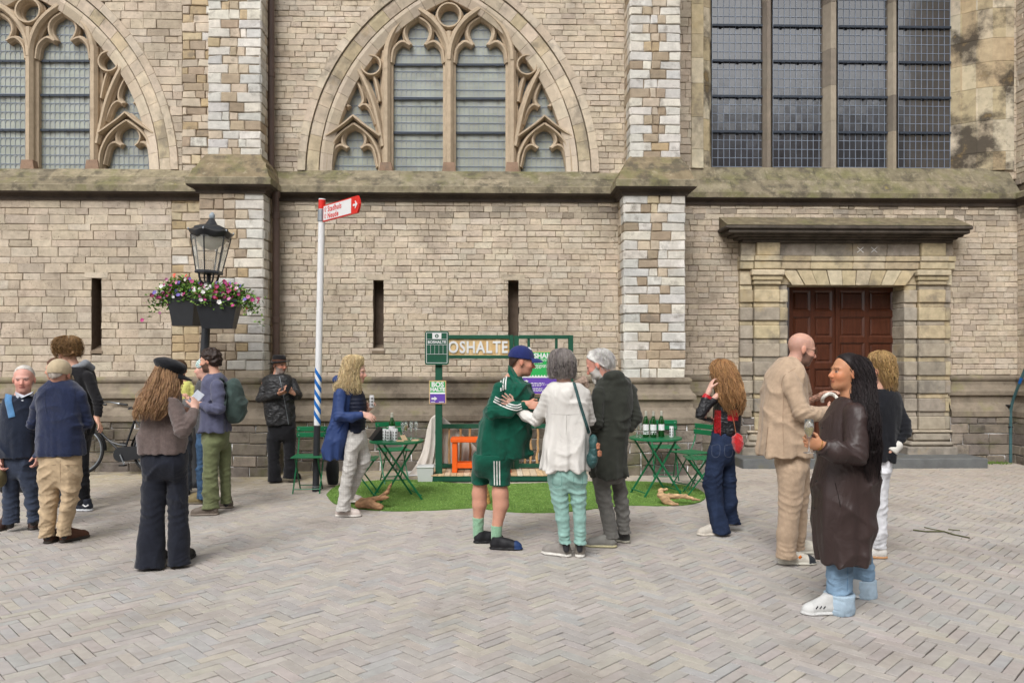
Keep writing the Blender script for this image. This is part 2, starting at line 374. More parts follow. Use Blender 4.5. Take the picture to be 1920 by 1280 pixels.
# ---- buttresses
def buttress(x0, x1, yf, yb, z0, z1, seed, white=('l', 'r'), side=1):
    """front face and the one side towards the middle of the picture"""
    r = random.Random(seed); fr = front(yf); rects = []; cols = []; z = z0; i = 0; W = x1-x0
    while z < z1-.02:
        zb = min(z+.135+r.uniform(-.012, .014), z1); zb = z1 if z1-zb < .05 else zb
        a = W*((.40 if i % 2 else .24)+r.uniform(-.03, .04)); b = W*((.26 if i % 2 else .42)+r.uniform(-.04, .05))
        mid = W-a-b
        rects.append((x0, x0+a, z, zb, 'l')); rects.append((x1-b, x1, z, zb, 'r'))
        if mid > .3 or r.random() < .5:
            m = x0+a+mid*r.uniform(.4, .6); rects += [(x0+a, m, z, zb, 'm'), (m, x1-b, z, zb, 'm')]
        else: rects.append((x0+a, x1-b, z, zb, 'm'))
        z = zb; i += 1
    p = MB()
    p.box(x0+.012, x1-.012, yf+.012, yb+.2, z0, z1)
    pb = p.build('buttress', m_mortar, church)
    sf = Fr((x1 if side > 0 else x0, yf, 0), (0, 1, 0), (side, 0, 0))
    for (a, b, za, zb, k) in rects:
        if k in white and r.random() < .93: c = r.choice(WHITE)
        elif r.random() < .1: c = r.choice(OCHRE)
        elif k == 'm' and r.random() < .13: c = r.choice(WHITE)
        else: c = r.choice(BROWN+TUFF[2:4])
        c = jit(c, .06, r); pr = r.uniform(0, .016)
        PIECES.append(('stone', pb, fr, a, b, za, zb, c, m_stone, pr))
        if (k == 'r' and side > 0) or (k == 'l' and side < 0):
            d = yb-yf; m = d*r.uniform(.35, .6)
            PIECES.append(('stone', pb, sf, 0, m, za, zb, c, m_stone, pr))
            PIECES.append(('stone', pb, sf, m, d, za, zb, jit(r.choice(TUFF+BROWN), .06, r), m_stone, r.uniform(0, .01)))
    return pb
b1 = buttress(LBx[0], LBx[1], YB, YL, ZPL, ZLED0+.03, 21, ('r',), 1)
b2 = buttress(LUx[0], LUx[1], YBU, YU, ZSILL-.02, ZTOP, 22, ('l', 'r'), 1)
b3 = buttress(RBx[0], RBx[1], YB, YL, ZPL, ZLED0+.03, 23, ('l', 'r'), -1)
b4 = buttress(RUx[0], RUx[1], YBU, YU, ZSILL-.02, ZTOP, 24, ('l', 'r'), -1)
# buttress at the far right: only its left flank can be seen
sfr = Fr((RX1, 9.7, 0), (0, 1, 0), (-1, 0, 0))
wall(19, sfr, courses(0, YR-9.7+.1, 1.33, ZR0+.05, hsM, lnM, None, 17), tuff)
sfu = Fr((RX1+.12, 9.9, 0), (0, 1, 0), (-1, 0, 0))
wall(20, sfu, courses(0, YRU-9.9+.1, ZR1-.3, ZTOP, hsM, lnM, None, 18), tuff)
fb = MB(); fb.box(RX1+.02, RX1+2.5, 9.72, YR, 0, ZR0+.1); fb.box(RX1+.14, RX1+2.5, 9.92, YRU, ZR0, ZTOP); fb.build('buttress', m_mortar, church)

# ---- string course with its sloping top, mitred round the buttresses
def moulding(name, path, prof, mat, parent=church, attr=True, zoff=0):
    """path = [(x, y)] left to right along the faces; prof = [(out, z)]"""
    mb = MB(); n = len(path); dirs = []
    for i in range(n-1):
        d = Vector((path[i+1][0]-path[i][0], path[i+1][1]-path[i][1])); d.normalize(); dirs.append(Vector((d.y, -d.x)))
    rows = []
    for i, p in enumerate(path):
        a = dirs[max(i-1, 0)]; b = dirs[min(i, n-2)]; m = a+b; m = m/(1+a.dot(b)) if (1+a.dot(b)) > .1 else a
        rows.append([(p[0]+m.x*o, p[1]+m.y*o, z+zoff) for o, z in prof])
    k = len(prof)
    vs = [v for row in rows for v in row]; fs = []
    for i in range(n-1):
        for j in range(k-1): fs.append((i*k+j, (i+1)*k+j, (i+1)*k+j+1, i*k+j+1))
    fs += [tuple(range(k-1, -1, -1)), tuple((n-1)*k+j for j in range(k))]
    mb.add(vs, fs, (1, 1, 1)); return mb.build(name, mat, parent)
pth = [(XL0, YL), (LBx[0], YL), (LBx[0], YB), (LBx[1], YB), (LBx[1], YL), (RBx[0], YL), (RBx[0], YB), (RBx[1], YB), (RBx[1], YR)]
moulding('string_course', pth, [(-.05, ZLED0), (.03, ZLED0), (.04, ZLED0+.05), (.085, ZLED0+.085), (.125, ZLED1-.02), (.14, ZLED1)], m_drip)
moulding('sill_nosing', pth, [(.10, ZLED1+.002), (.142, ZLED1+.004), (.142, ZLED2-.015), (.12, ZLED2), (-.1, ZLED2+.06)], m_sill)
pr2 = [(RBx[1]+.02, YR), (RX1, YR), (RX1, 9.7)]
moulding('string_course', pr2, [(-.05, ZR0-.02), (.03, ZR0-.02), (.04, ZR0+.03), (.10, ZR0+.07), (.11, ZR0+.085)], m_drip)
moulding('sill_nosing', pr2, [(.08, ZR0+.087), (.112, ZR0+.089), (.112, ZR0+.17), (.09, ZR0+.18), (-.05, ZR0+.24)], m_sill)
# sloping sill slabs, one by one
def slabs(xa, xb, yf, zf, yb, zb, seed, hi=None):
    r = random.Random(seed); x = xa
    rows = [(0, .48), (.48, 1)]
    for (t0, t1) in rows:
        x = xa; e_ = lambda t: (yf+(yb-yf)*t, zf+(zb-zf)*t-.012)
        (p0, q0), (p1, q1) = e_(t0), e_(t1); mb = MB(); mb.quad((xa, p0, q0), (xb, p0, q0), (xb, p1, q1), (xa, p1, q1), (.5, .48, .45)); mb.build('sill_bed', m_sill, church)
        while x < xb-.05:
            x2 = min(x+r.uniform(.6, 1.3), xb); x2 = xb if xb-x2 < .25 else x2
            mb = MB(); g = .0015; l = r.uniform(-.004, .004)
            A = lambda t: (yf+(yb-yf)*t, zf+(zb-zf)*t+l)
            (y0, z0), (y1, z1) = A(t0+.01), A(t1-.01)
            mb.extrude([(y0, z0), (y1, z1), (y1+.02, z1-.15), (y0, z0-.1)], x+g, x2-g, jit((1, 1, 1), .2, r))
            mb.build('sill_slab', m_sill, church); x = x2
slabs(XL0, LUx[0], YL-.12, ZLED2-.003, YU+.02, ZSILL-.06, 31); slabs(LUx[1]-.02, RUx[0], YL-.12, ZLED2-.003, YU+.02, ZSILL-.06, 32)
slabs(RBx[1]+.03, RX1, YR-.09, ZR0+.178, YRU+.05, ZR1-.01, 33)
for c in WC: # flat sills inside the two arches
    h = arch_half(0, 415); mb = MB(); mb.extrude([(YU+.015, ZSILL-.075), (YU+.4, ZSILL+.03), (YU+.4, ZSILL-.2), (YU+.015, ZSILL-.2)], c-h, c+h, (1.05, 1.05, 1)); mb.build('window_sill', m_sill, church)
for (x0, x1, u0, u1) in ((LBx[0], LBx[1], LUx[0], LUx[1]), (RBx[0], RBx[1], RUx[0], RUx[1])):   # weathered offset of each buttress
    zt = ZSILL+.04; mb = MB(); o = .115
    lo = [(x0-o, YB-o), (x1+o, YB-o), (x1+o, YU), (x0-o, YU)]; hi = [(u0-.01, YBU-.01), (u1+.01, YBU-.01), (u1+.01, YU), (u0-.01, YU)]
    n = 8; vs = []; rr = random.Random(3)
    for k in range(n+1):
        t = k/n
        for i in range(4):
            x = lo[i][0]*(1-t)+hi[i][0]*t; y = lo[i][1]*(1-t)+hi[i][1]*t; z = ZLED2-.004+(zt-ZLED2)*(t**.85)
            e = .012 if 0 < k < n else 0
            vs.append((x+rr.uniform(-e, e), y+rr.uniform(-e, e), z+rr.uniform(-e, e)))
    fs = [(k*4+i, k*4+(i+1) % 4, k*4+4+(i+1) % 4, k*4+4+i) for k in range(n) for i in range(4)]+[(n*4, n*4+1, n*4+2, n*4+3)]
    mb.add(vs, fs, (.95, .88, .82)); mb.build('buttress_offset', m_sill, church)

# ---- plinth: mouldings and big base blocks
pp = [(XL0, YL), (LBx[0]-.03, YL), (LBx[0]-.03, YB-.02), (LBx[1]+.03, YB-.02), (LBx[1]+.03, YL), (RBx[0]-.03, YL), (RBx[0]-.03, YB-.02), (RBx[1]+.03, YB-.02), (RBx[1]+.03, YR+.02)]
PLP = [(-.05, ZPL+.02), (.01, ZPL+.02), (.045, ZPL), (.055, ZPL-.03), (.045, ZPL-.06), (.02, ZPL-.075), (.025, ZPL-.09), (.03, ZPL-.14), (.06, ZPL-.20), (.10, ZPL-.235), (.105, ZPL-.30),
       (.055, ZPL-.315), (.06, ZPL-.42), (.15, ZPL-.50), (.20, ZPL-.56), (.205, ZPL-.64), (.17, ZPL-.66)]
m_plm = M('plinth_moulding', C(146, 134, 118), rough=.9, var=.3, scale=5, bump=.7, bscale=35, spec=.2,
          stains=((C(78, 70, 62), 2.5, .52, .7, None, 0), (C(140, 136, 92), 2.0, .56, .6, None, 0)))
moulding('plinth_moulding', pp, PLP[::-1], m_plm)
pr = [(RBx[1]+.03, YR), (DX0-.02, YR)]; moulding('plinth_moulding', pr, [(o*.8, z) for o, z in PLP[::-1]], m_plm)
pr = [(DX1-.02, YR), (RX1-.02, YR), (RX1-.02, 9.7)]; moulding('plinth_moulding', pr, [(o*.9, z) for o, z in PLP[::-1]], m_plm)
bcol = lambda q, r: jit(r.choice(BASEC), .12, r)
hB = lambda i, r: .165+r.uniform(-.02, .02); lB = lambda i, k, r: r.choice((.25, .34, .42, .5, .3))
def base(fr, a, b, seed):
    q = courses(a, b, -.02, ZPL-.655, hB, lB, None, seed); p = backing(q, fr, 'plinth', church, m_base, -.016); lay('plinth_block', p, q, fr, bcol, m_base, (0, .02), seed)
base(front(YL-.17), XL0, LBx[0]-.2, 41); base(front(YL-.17), LBx[1]+.2, RBx[0]-.2, 42)
for x0, x1, s in ((LBx[0]-.2, LBx[1]+.2, 1), (RBx[0]-.2, RBx[1]+.2, -1)):
    base(front(YB-.19), x0, x1, 43+s)
    base(Fr((x1 if s > 0 else x0, YB-.19, 0), (0, 1, 0), (s, 0, 0)), 0, .7, 46+s)
base(front(YR-.14), RBx[1]+.2, DX0+.05, 48); base(front(YR-.155), DX1-.02, RX1, 49)
base(Fr((RX1-.18, 9.7, 0), (0, 1, 0), (-1, 0, 0)), 0, YR-9.7, 50)

# ---- rubble core behind the faces, so that nothing shows through
q = MB(); q.box(XL0, RBx[0]+.2, YL+.44, YL+.6, -.05, ZLED2); q.box(RBx[0], DX0+.04, YR+.05, YR+.5, -.05, ZR0+.1); q.box(DX1-.04, RX1+.5, YR+.05, YR+.5, -.05, ZR0+.1); q.box(DX0+.04, DX1-.04, YR+.05, YR+.5, zdo-.3, ZR0+.1); q.box(RBx[0], RX1+.5, YR+.3, YR+.6, ZR0+.1, ZR1-.15)
q.box(XL0, RBx[1], YU+.75, YU+.9, ZLED2-.2, ZTOP); q.box(RBx[0], RX1+2.5, YRU+.6, YRU+.75, ZR1-.4, ZTOP); q.box(XL0, RX1+2.5, YL, YRU+.8, ZTOP+.01, ZTOP+.1)
q.build('wall_core', m_mortar, church)
# ---- slit openings
for s in SLITS:
    a, b, za, zb = slit_rect(s); mb = MB(); d = .26
    za0, zt0 = za, zb; zb += .06; za -= .06
    mb.quad((a, YL+d, za), (b, YL+d, za), (b, YL+d, zb), (a, YL+d, zb)); mb.quad((a, YL, za), (a, YL+d, za), (a, YL+d, zb), (a, YL, zb))
    mb.quad((b, YL+d, za), (b, YL, za), (b, YL, zb), (b, YL+d, zb)); mb.quad((a, YL, zb), (a, YL+d, zb), (b, YL+d, zb), (b, YL, zb))
    o = mb.build('slit_window', m_void, church); za = za0; zb = zt0
    mb = MB(); mb.box(a-.1, b+.1, YL-.012, YL+.3, zb, zb+.085, jit(TUFF[1], .05)); mb.build('lintel', m_stone, o)
    mb = MB(); mb.extrude([(YL-.012, za-.02), (YL+.3, za+.09), (YL+.3, za-.1), (YL-.012, za-.06)], a-.02, b+.02, C(140, 124, 106)); mb.build('sill', m_stone, o)

# ---- traceried windows
YT = YU+.13           # front of the tracery
def P2(px, py): return (UX(px, YT), ZZ(py, YT, px))
def smoothpath(pts, n=7, closed=False):
    out = []; m = len(pts)
    if m == 2: return [tuple(p) for p in pts]
    for i in range(m-1):
        p0 = pts[max(i-1, 0)]; p1 = pts[i]; p2 = pts[i+1]; p3 = pts[min(i+2, m-1)]
        for k in range(n):
            t = k/n
            out.append(tuple(.5*((2*p1[a])+(-p0[a]+p2[a])*t+(2*p0[a]-5*p1[a]+4*p2[a]-p3[a])*t*t+(-p0[a]+3*p1[a]-3*p2[a]+p3[a])*t**3) for a in range(len(p1))))
    out.append(tuple(pts[-1])); return out
EPS = [0]
def rib(mb, pts, w, dep=.12, closed=False, col=(1, 1, 1)):
    """moulded stone bar swept along [(x, z)]"""
    EPS[0] = (EPS[0]+1) % 12; e = EPS[0]*.0016
    prof = [(-w, -.16), (-w, .0), (-w*.62, .022), (-w*.62, dep*.6), (-w*.25, dep+e), (w*.25, dep+e), (w*.62, dep*.6), (w*.62, .022), (w, .0), (w, -.16)]
    n = len(pts); k = len(prof); vs = []
    for i in range(n):
        a = pts[i-1] if (i or closed) else pts[0]; b = pts[(i+1) % n] if (i < n-1 or closed) else pts[-1]
        dx, dz = b[0]-a[0], b[1]-a[1]; l = math.hypot(dx, dz) or 1; nx, nz = -dz/l, dx/l
        for (o, d) in prof: vs.append((pts[i][0]+nx*o, YT+.08-d, pts[i][1]+nz*o))
    fs = []
    for i in range(n if closed else n-1):
        i2 = (i+1) % n
        for j in range(k-1): fs.append((i*k+j, i*k+j+1, i2*k+j+1, i2*k+j))
    if not closed: fs += [tuple(range(k)), tuple((n-1)*k+j for j in range(k-1, -1, -1))]
    mb.add(vs, fs, col)
def circ(cx, cy, r, n=28): return [P2(cx+r*cos(2*pi*k/n), cy+r*sin(2*pi*k/n)) for k in range(n)]
PXM = .0088
def tracery_window(dx):
    tw = bpy.data.objects.new('traceried_window', None); COL.objects.link(tw); tw.parent = church
    def path(pts): return smoothpath([P2(*p) for p in pts])
    def sh(mb): mb.v = [(x+dx, y, z) for x, y, z in mb.v]; return mb
    def mir(pts, c=842): return [(2*c-x, y) for x, y in pts]
    for x in (842, 724, 960):
        mb = MB(); rib(mb, [P2(x, 324), P2(x, 205), P2(x, 112), P2(x, 60 if x == 842 else 95)], 11.5*PXM); sh(mb).build('mullion', m_trac, tw)
        mb = MB(); xx, zz = P2(x, 318); mb.extrude([(xx-.11, zz-.06), (xx+.11, zz-.06), (xx+.085, zz+.1), (xx-.085, zz+.1)], YT-.06, YT+.15, C(158, 132, 112) if R.random() < .7 else (.62, .55, .48), axis='y'); sh(mb).build('mullion_foot', m_stone, tw)
    def group(name, paths, w, dep=.12):
        mb = MB()
        for p in paths: rib(mb, path(p), w*PXM, dep)
        sh(mb).build(name, m_trac, tw)
    for c in (783, 901):
        g = lambda pts: [(x-783+c, y) for x, y in pts]
        L_ = g([(724, 114), (727, 86), (738, 58), (757, 35), (783, 16)])
        group('light_arch', [L_, mir(L_, c)], 10)
        f = g([(733, 116), (737, 92), (748, 79), (757, 77), (768, 83)]); u = g([(768, 83), (760, 70), (758, 56), (765, 42), (783, 30)])
        group('trefoil_cusp', [f, mir(f, c), u, mir(u, c)], 5, .05)
    for s in (0, 1):
        g = (lambda p: p) if not s else mir
        group('side_arch', [g([(662, 116), (682, 150), (700, 195), (711, 240), (718, 275)]), g([(664, 116), (646, 146), (629, 195), (617, 250), (611, 322)])], 8)
        u = [(663, 142), (652, 162), (646, 178), (646, 190), (653, 199)]; l = [(653, 199), (643, 195), (632, 205), (622, 232)]
        group('trefoil_cusp', [g(u), g(mir(u, 663)), g(l), g(mir(l, 663))], 4.5, .05)
        group('ogee_hood', [g([(663, 219), (648, 232), (630, 245), (612, 257)]), g([(663, 219), (678, 232), (696, 245), (713, 257)])], 5, .15)
        a = [(613, 322), (615, 292), (627, 264), (643, 246), (663, 232)]
        group('sub_arch', [g(a), g(mir(a, 663))], 5.5, .10)
        u = [(663, 236), (648, 243), (641, 258), (643, 270), (650, 277)]; l = [(650, 277), (638, 271), (626, 280), (618, 312)]
        group('trefoil_cusp', [g(u), g(mir(u, 663)), g(l), g(mir(l, 663))], 4.5, .05)
        mb = MB(); q = circ(696 if not s else 988, 123, 18); rib(mb, q, 4.5*PXM, .11, True); sh(mb).build('oculus', m_trac, tw)
        group('web', [g([(676, 98), (694, 108), (706, 100), (724, 60), (760, 12)]), g([(700, 140), (706, 160), (712, 190)])], 5, .07)
    mb = MB(); rib(mb, circ(842, 30, 22), 5*PXM, .12, True); sh(mb).build('oculus', m_trac, tw)
    group('web', [[(790, 14), (815, 4), (842, -4)], mir([(790, 14), (815, 4), (842, -4)])], 6, .07)
    # glass sheet, lead pattern, saddle bars
    c = UX(842, YT); yg = YT+.16; mb = MB(); z0 = ZZ(322, YT, 842); prev = None; rr = random.Random(5)
    zs = [z0+i*.14 for i in range(27)]; xs = 22
    for i in range(len(zs)-1):
        ha = arch_half(zs[i], 372); hb = arch_half(zs[i+1], 372)
        if ha <= 0: break
        for j in range(xs):
            ta, tb = -1+2*j/xs, -1+2*(j+1)/xs; d = rr.uniform(-.0004, .0004); k = jit((1, 1, 1), .08, rr)
            mb.add([(c+ta*ha, yg+d, zs[i]), (c+tb*ha, yg-d, zs[i]), (c+tb*hb, yg+d, zs[i+1]), (c+ta*hb, yg-d, zs[i+1])], [(0, 1, 2, 3)], tuple(x*y for x, y in zip(k, C(164, 168, 158))))
    sh(mb).build('glazing', m_glass_pale, tw)
    mb = MB(); zr = z0; cw = .077; row = 0
    while zr < z0+3.2:
        h = arch_half(zr, 372)
        if h <= .1: break
        n = int(2*h/cw); rh = .143 if row % 3 else .122
        mb.bar((c-h, yg-.006, zr), (c+h, yg-.006, zr), .007, .005)
        for j in range(-n//2, n//2+1):
            x = c+j*cw
            if abs(x-c) > h-.02: continue
            mb.bar((x, yg-.006, zr), (x, yg-.006, zr+rh*.62), .0045, .004, up=(0, 1, 0))
            pv = (x, zr+rh*.62)
            for k in range(1, 5):
                t = pi*k/4; q = (x+cw/2-cw/2*cos(t), zr+rh*.62+rh*.34*sin(t)); mb.bar((pv[0], yg-.006, pv[1]), (q[0], yg-.006, q[1]), .0045, .004, up=(0, 1, 0)); pv = q
        zr += rh; row += 1
    sh(mb).build('lead_came', m_lead, tw)
    for y in (116, 180, 245):
        for (xa, xb) in ((733, 833), (851, 951)):
            mb = MB(); p, q = P2(xa, y), P2(xb, y); mb.bar((p[0], yg-.03, p[1]), (q[0], yg-.03, q[1]), .02, .035)
            for k in (.18, .5, .82): xx = p[0]+(q[0]-p[0])*k; mb.box(xx-.02, xx+.02, yg-.055, yg-.035, p[1]-.024, p[1]-.006)
            sh(mb).build('saddle_bar', m_iron, tw)
    # arch mouldings, stone by stone
    k = (UX(988, YU)-UX(842, YU))/146; zc = ZZ(330, YU, 842); cxw = UX(842, YU); rr = random.Random(9)
    z_bot = ZSILL-.07
    for (r1, r2, ya, yb, cols, name) in ((430, 414, YU-.03, YU-.02, TUFF[:4], 'voussoir'), (414, 391, YU+.01, YU+.05, OCHRE[2:]+TUFF[1:4], 'voussoir'), (391, 368, YU+.055, YU+.12, TUFF[:3], 'jamb_stone')):
        for s in (-1, 1):
            cx0 = cxw-s*146*k
            a0 = math.asin((z_bot-zc)/(r1*k)); a1 = math.acos(146/(.5*(r1+r2))); n = 15; a = a0; i = 0
            cuts = [a0]
            while cuts[-1] < a1-.03: cuts.append(min(a1, cuts[-1]+rr.uniform(.055, .11)))
            for a, b in zip(cuts[:-1], cuts[1:]):
                mb = MB(); vs = []; g = .0016/2
                for t in (a+g, (a+b)/2, b-g):
                    for (rp, y) in ((r1, ya+.08), (r1-2, ya), (r1-(r1-r2)*.35, ya+.004), (r2, yb), (r2-1, yb+.25)):
                        vs.append((cx0+s*rp*k*cos(t)+dx, y, zc+rp*k*sin(t)))
                fs = [(i_*5+j, i_*5+j+1, i_*5+6+j, i_*5+5+j) for i_ in range(2) for j in range(4)]+[(0, 1, 2, 3, 4), (14, 13, 12, 11, 10)]
                if s < 0: fs = [f[::-1] for f in fs]
                mb.add(vs, fs, jit(rr.choice(cols), .07, rr)); mb.build(name, m_portal if r1 == 414 else m_stone if r1 == 430 else m_trac, tw)
    return tw
TW = [tracery_window(0), tracery_window(BAY)]

# ---- tall leaded window of the portal bay
YG = YRU+.34; tw = bpy.data.objects.new('tall_window', None); COL.objects.link(tw); tw.parent = church
zb = ZZ(314, YG, 1558); PANES = []
lights = [(1335, 1433), (1449, 1546), (1571, 1669), (1684, 1781)]
rh = (ZZ(183, YG, 1558)-ZZ(249, YG, 1558))/4; nrow = int((ZTOP-zb)/rh)
bars = [zb+rh*4*(k+.98) for k in range(10)]
for (pa, pb_) in lights:
    xa, xb = UX(pa, YG), UX(pb_, YG); cw = (xb-xa)/9
    mb = MB()
    for i in range(nrow): mb.bar((xa, YG-.006, zb+i*rh), (xb, YG-.006, zb+i*rh), .007, .008)
    for j in range(10): mb.bar((xa+j*cw, YG-.0065, zb), (xa+j*cw, YG-.0065, ZTOP), .008, .007, up=(0, 1, 0))
    mb.build('lead_came', m_lead, tw)
    for i in range(nrow):
        for j in range(9): PANES.append((xa+j*cw, xa+(j+1)*cw, zb+i*rh, zb+(i+1)*rh))
    for z in bars:
        mb = MB(); mb.bar((xa, YG-.035, z), (xb, YG-.035, z), .02, .036)
        for k in (.17, .5, .83): xx = xa+(xb-xa)*k; mb.box(xx-.022, xx+.022, YG-.06, YG-.04, z-.03, z-.008)
        mb.build('saddle_bar', m_iron, tw)
rr = random.Random(4); rest = MB(); sheen_tilt = {}
for n, (a, b, za, zb_) in enumerate(PANES):
    mb = MB() if n % 2 and za < ZZ(0, YG, 1558) else rest
    if mb is not rest and sum(1 for o in tw.children if o.name.startswith('pane')) >= 0 and len(sheen_tilt) >= 300: mb = rest
    t1, t2 = rr.uniform(-.0005, .0005), rr.uniform(-.0007, .0007)
    mb.quad((a, YG+t1-t2, za), (b, YG-t1-t2, za), (b, YG-t1+t2, zb_), (a, YG+t1+t2, zb_))
    if mb is not rest: sheen_tilt[n] = 1; mb.build('pane', m_glass_dark, tw)
stuff(rest.build('pane_field', m_glass_dark, tw))
for (pa, pb_, w_) in ((1433, 1449, 1), (1546, 1571, 1.5), (1669, 1684, 1)):
    xa, xb = UX(pa, YG-.12), UX(pb_, YG-.12); c = (xa+xb)/2; h = (xb-xa)/2; z = ZZ(322, YG-.1, 1558)
    while z < ZTOP:
        z2 = min(z+rr.uniform(.5, .9), ZTOP)
        q = MB(); pr_ = [(c-h, YG+.05), (c-h, YG-.05), (c-h*.4, YG-.14*w_), (c+h*.4, YG-.14*w_), (c+h, YG-.05), (c+h, YG+.05)]
        vs = [(x, y, zz) for zz in (z+.003, z2) for (x, y) in pr_]
        fs = [(i, (i+1) % 6, 6+(i+1) % 6, 6+i) for i in range(6)]+[(5, 4, 3, 2, 1, 0), (6, 7, 8, 9, 10, 11)]
        q.add(vs, fs, jit(C(140, 130, 118) if rr.random() < .6 else C(172, 160, 142), .1, rr)); q.build('mullion', m_trac, tw); z = z2
m_jamb = M('stained_jamb_stone', rough=.88, var=.15, scale=9, bump=.5, bscale=40, attr=True, spec=.2, var2=.1, stains=((C(74, 67, 60), 1.3, .49, .92, None, 0), (C(190, 160, 104), 2.6, .6, .6, None, 0), (C(110, 102, 92), 5, .58, .5, None, 0)))
STAIN = [C(84, 76, 68), C(96, 86, 76)]; PALE = [C(206, 192, 164), C(196, 180, 148), C(212, 200, 176)]
def vcol(pts, z, z2, col, name='jamb_stone', mat=m_portal):   # vertical stone of plan outline pts
    n = len(pts); q = MB(); g = .003
    vs = [(x, y, zz) for zz in (z+g, z2-g) for x, y in pts]
    q.add(vs, [(i, (i+1) % n, n+(i+1) % n, n+i) for i in range(n)]+[tuple(range(n-1, -1, -1)), tuple(range(n, 2*n))], col); return q.build(name, mat, tw)
z = ZR1-.05; i = 0
xa0, xa1 = UX(1296, YRU), UX(1334, YG)
while z < ZTOP:
    z2 = min(z+rr.uniform(.3, .55), ZTOP); c = rr.choice(PALE); c2 = rr.choice(STAIN+PALE[:1])
    vcol([(xa0, YRU+.1), (xa0, YRU-.03), (UX(1318, YRU), YRU-.03), (UX(1318, YRU), YRU+.1)], z, z2, jit(c, .08, rr))
    vcol([(UX(1316, YRU), YG), (UX(1318, YRU)+.005, YRU+.05), (UX(1328, YRU+.2), YRU+.12), (UX(1330, YRU+.2), YRU+.26), (xa1, YG+.02)], z, z2, jit(rr.choice(PALE), .1, rr), mat=m_jamb)
    x0 = UX(1781, YG)
    st = (4.6 < z < 5.75) or (6.6 < z < 7.3)
    steps = [(x0, YG+.02), (x0+.12, YG-.1), (x0+.15, YG-.1), (x0+.3, YRU+.1), (x0+.33, YRU+.1), (x0+.52, YRU+.0), (x0+.72, YRU-.03), (x0+.86, YRU-.03)]
    for j in range(0, 7):
        (ax, ay), (bx_, by) = steps[j], steps[j+1]
        cc = rr.choice(PALE+OCHRE[:1])
        vcol([(ax, ay), (bx_, by), (bx_+.02, YG+.1), (ax+.02, YG+.1)][::-1] if False else [(ax, YG+.1), (ax, ay), (bx_, by), (bx_, YG+.1)], z, z2, jit(cc, .08, rr), mat=m_jamb)
    z = z2; i += 1
q = MB(); q.extrude([(YG-.12, zb-.05), (YG+.05, zb+.0), (YG+.05, zb-.1), (YG-.12, zb-.1)], UX(1330, YG), UX(1784, YG), (1.3, 1.3, 1.3)); q.build('sill', m_sill, tw)

# ---- portal
pt = bpy.data.objects.new('portal', None); COL.objects.link(pt); pt.parent = church
YF = YR-.16          # front of the pilasters
GREY = [C(178, 167, 150), C(170, 160, 145), C(184, 172, 154), C(166, 157, 144)]; YEL = [C(198, 182, 150), C(190, 174, 144), C(206, 192, 164)]
rp = random.Random(12)
def pblock(x0, x1, y0, y1, z0, z1, col, name='portal_block', bev=.012, mat=m_portal):
    q = MB(); q.box(x0+.002, x1-.002, y0, y1, z0+.002, z1-.002, jit(col, .08, rp), bev); return q.build(name, mat, pt)
px = lambda p, Y=YF: UX(p, Y); pz = lambda y, Y=YF: ZZ(y, Y, 1590)
ZS = .155             # top of the step
zlist = [ZZ(y, YF, 1590) for y in (806, 772, 738, 704, 669, 635, 601, 567, 534)]
for i in range(len(zlist)-1):
    z0, z1 = zlist[i], zlist[i+1]
    up = i/7
    for (a, b, yo, wide) in ((1390, 1415, .06, 0), (1415, 1463, 0, 1), (1463, 1480, .05, 0), (1699, 1724, .05, 0), (1724, 1774, 0, 1), (1774, 1788, .06, 0)):
        col = rp.choice(GREY if rp.random() > .25+.4*(up > .8) else YEL)
        d = YR+.36 if a in (1463, 1699) else YR+.1
        zc_ = z1-(.26*(z1-z0))
        pblock(px(a), px(b), YF+yo, d, z0, zc_, col)
        pblock(px(a)+.006, px(b)-.006, YF+yo+.03, d, zc_, z1, rp.choice(YEL+GREY[:2]), bev=.004)
for (a, b) in ((1390, 1482), (1697, 1790)):    # bases
    zt = zlist[0]
    pblock(px(a)-.01, px(b)+.0 if a > 1500 else px(b), YF-.10, YR+.3, ZS-.2, ZS+.12, GREY[3]); pblock(px(a+6), px(b-4), YF-.07, YR+.3, ZS+.12, ZS+.20, GREY[1], bev=.03)
    pblock(px(a+14), px(b-8), YF-.04, YR+.3, ZS+.20, zt-.04, GREY[0], bev=.03); pblock(px(a+10), px(b-6), YF-.055, YR+.3, zt-.045, zt, GREY[2], bev=.015)
for (a, b) in ((1413, 1465), (1722, 1776)):    # capitals
    pblock(px(a), px(b), YF-.01, YR+.2, pz(534), pz(526), YEL[1]); pblock(px(a-2), px(b+2), YF-.03, YR+.2, pz(526), pz(517), YEL[0]); pblock(px(a-5), px(b+5), YF-.06, YR+.2, pz(517), pz(506), YEL[2])
pblock(px(1390), px(1412), YF+.06, YR+.1, pz(534), pz(506), PALE[0]); pblock(px(1778), px(1790), YF+.06, YR+.1, pz(534), pz(506), PALE[2])
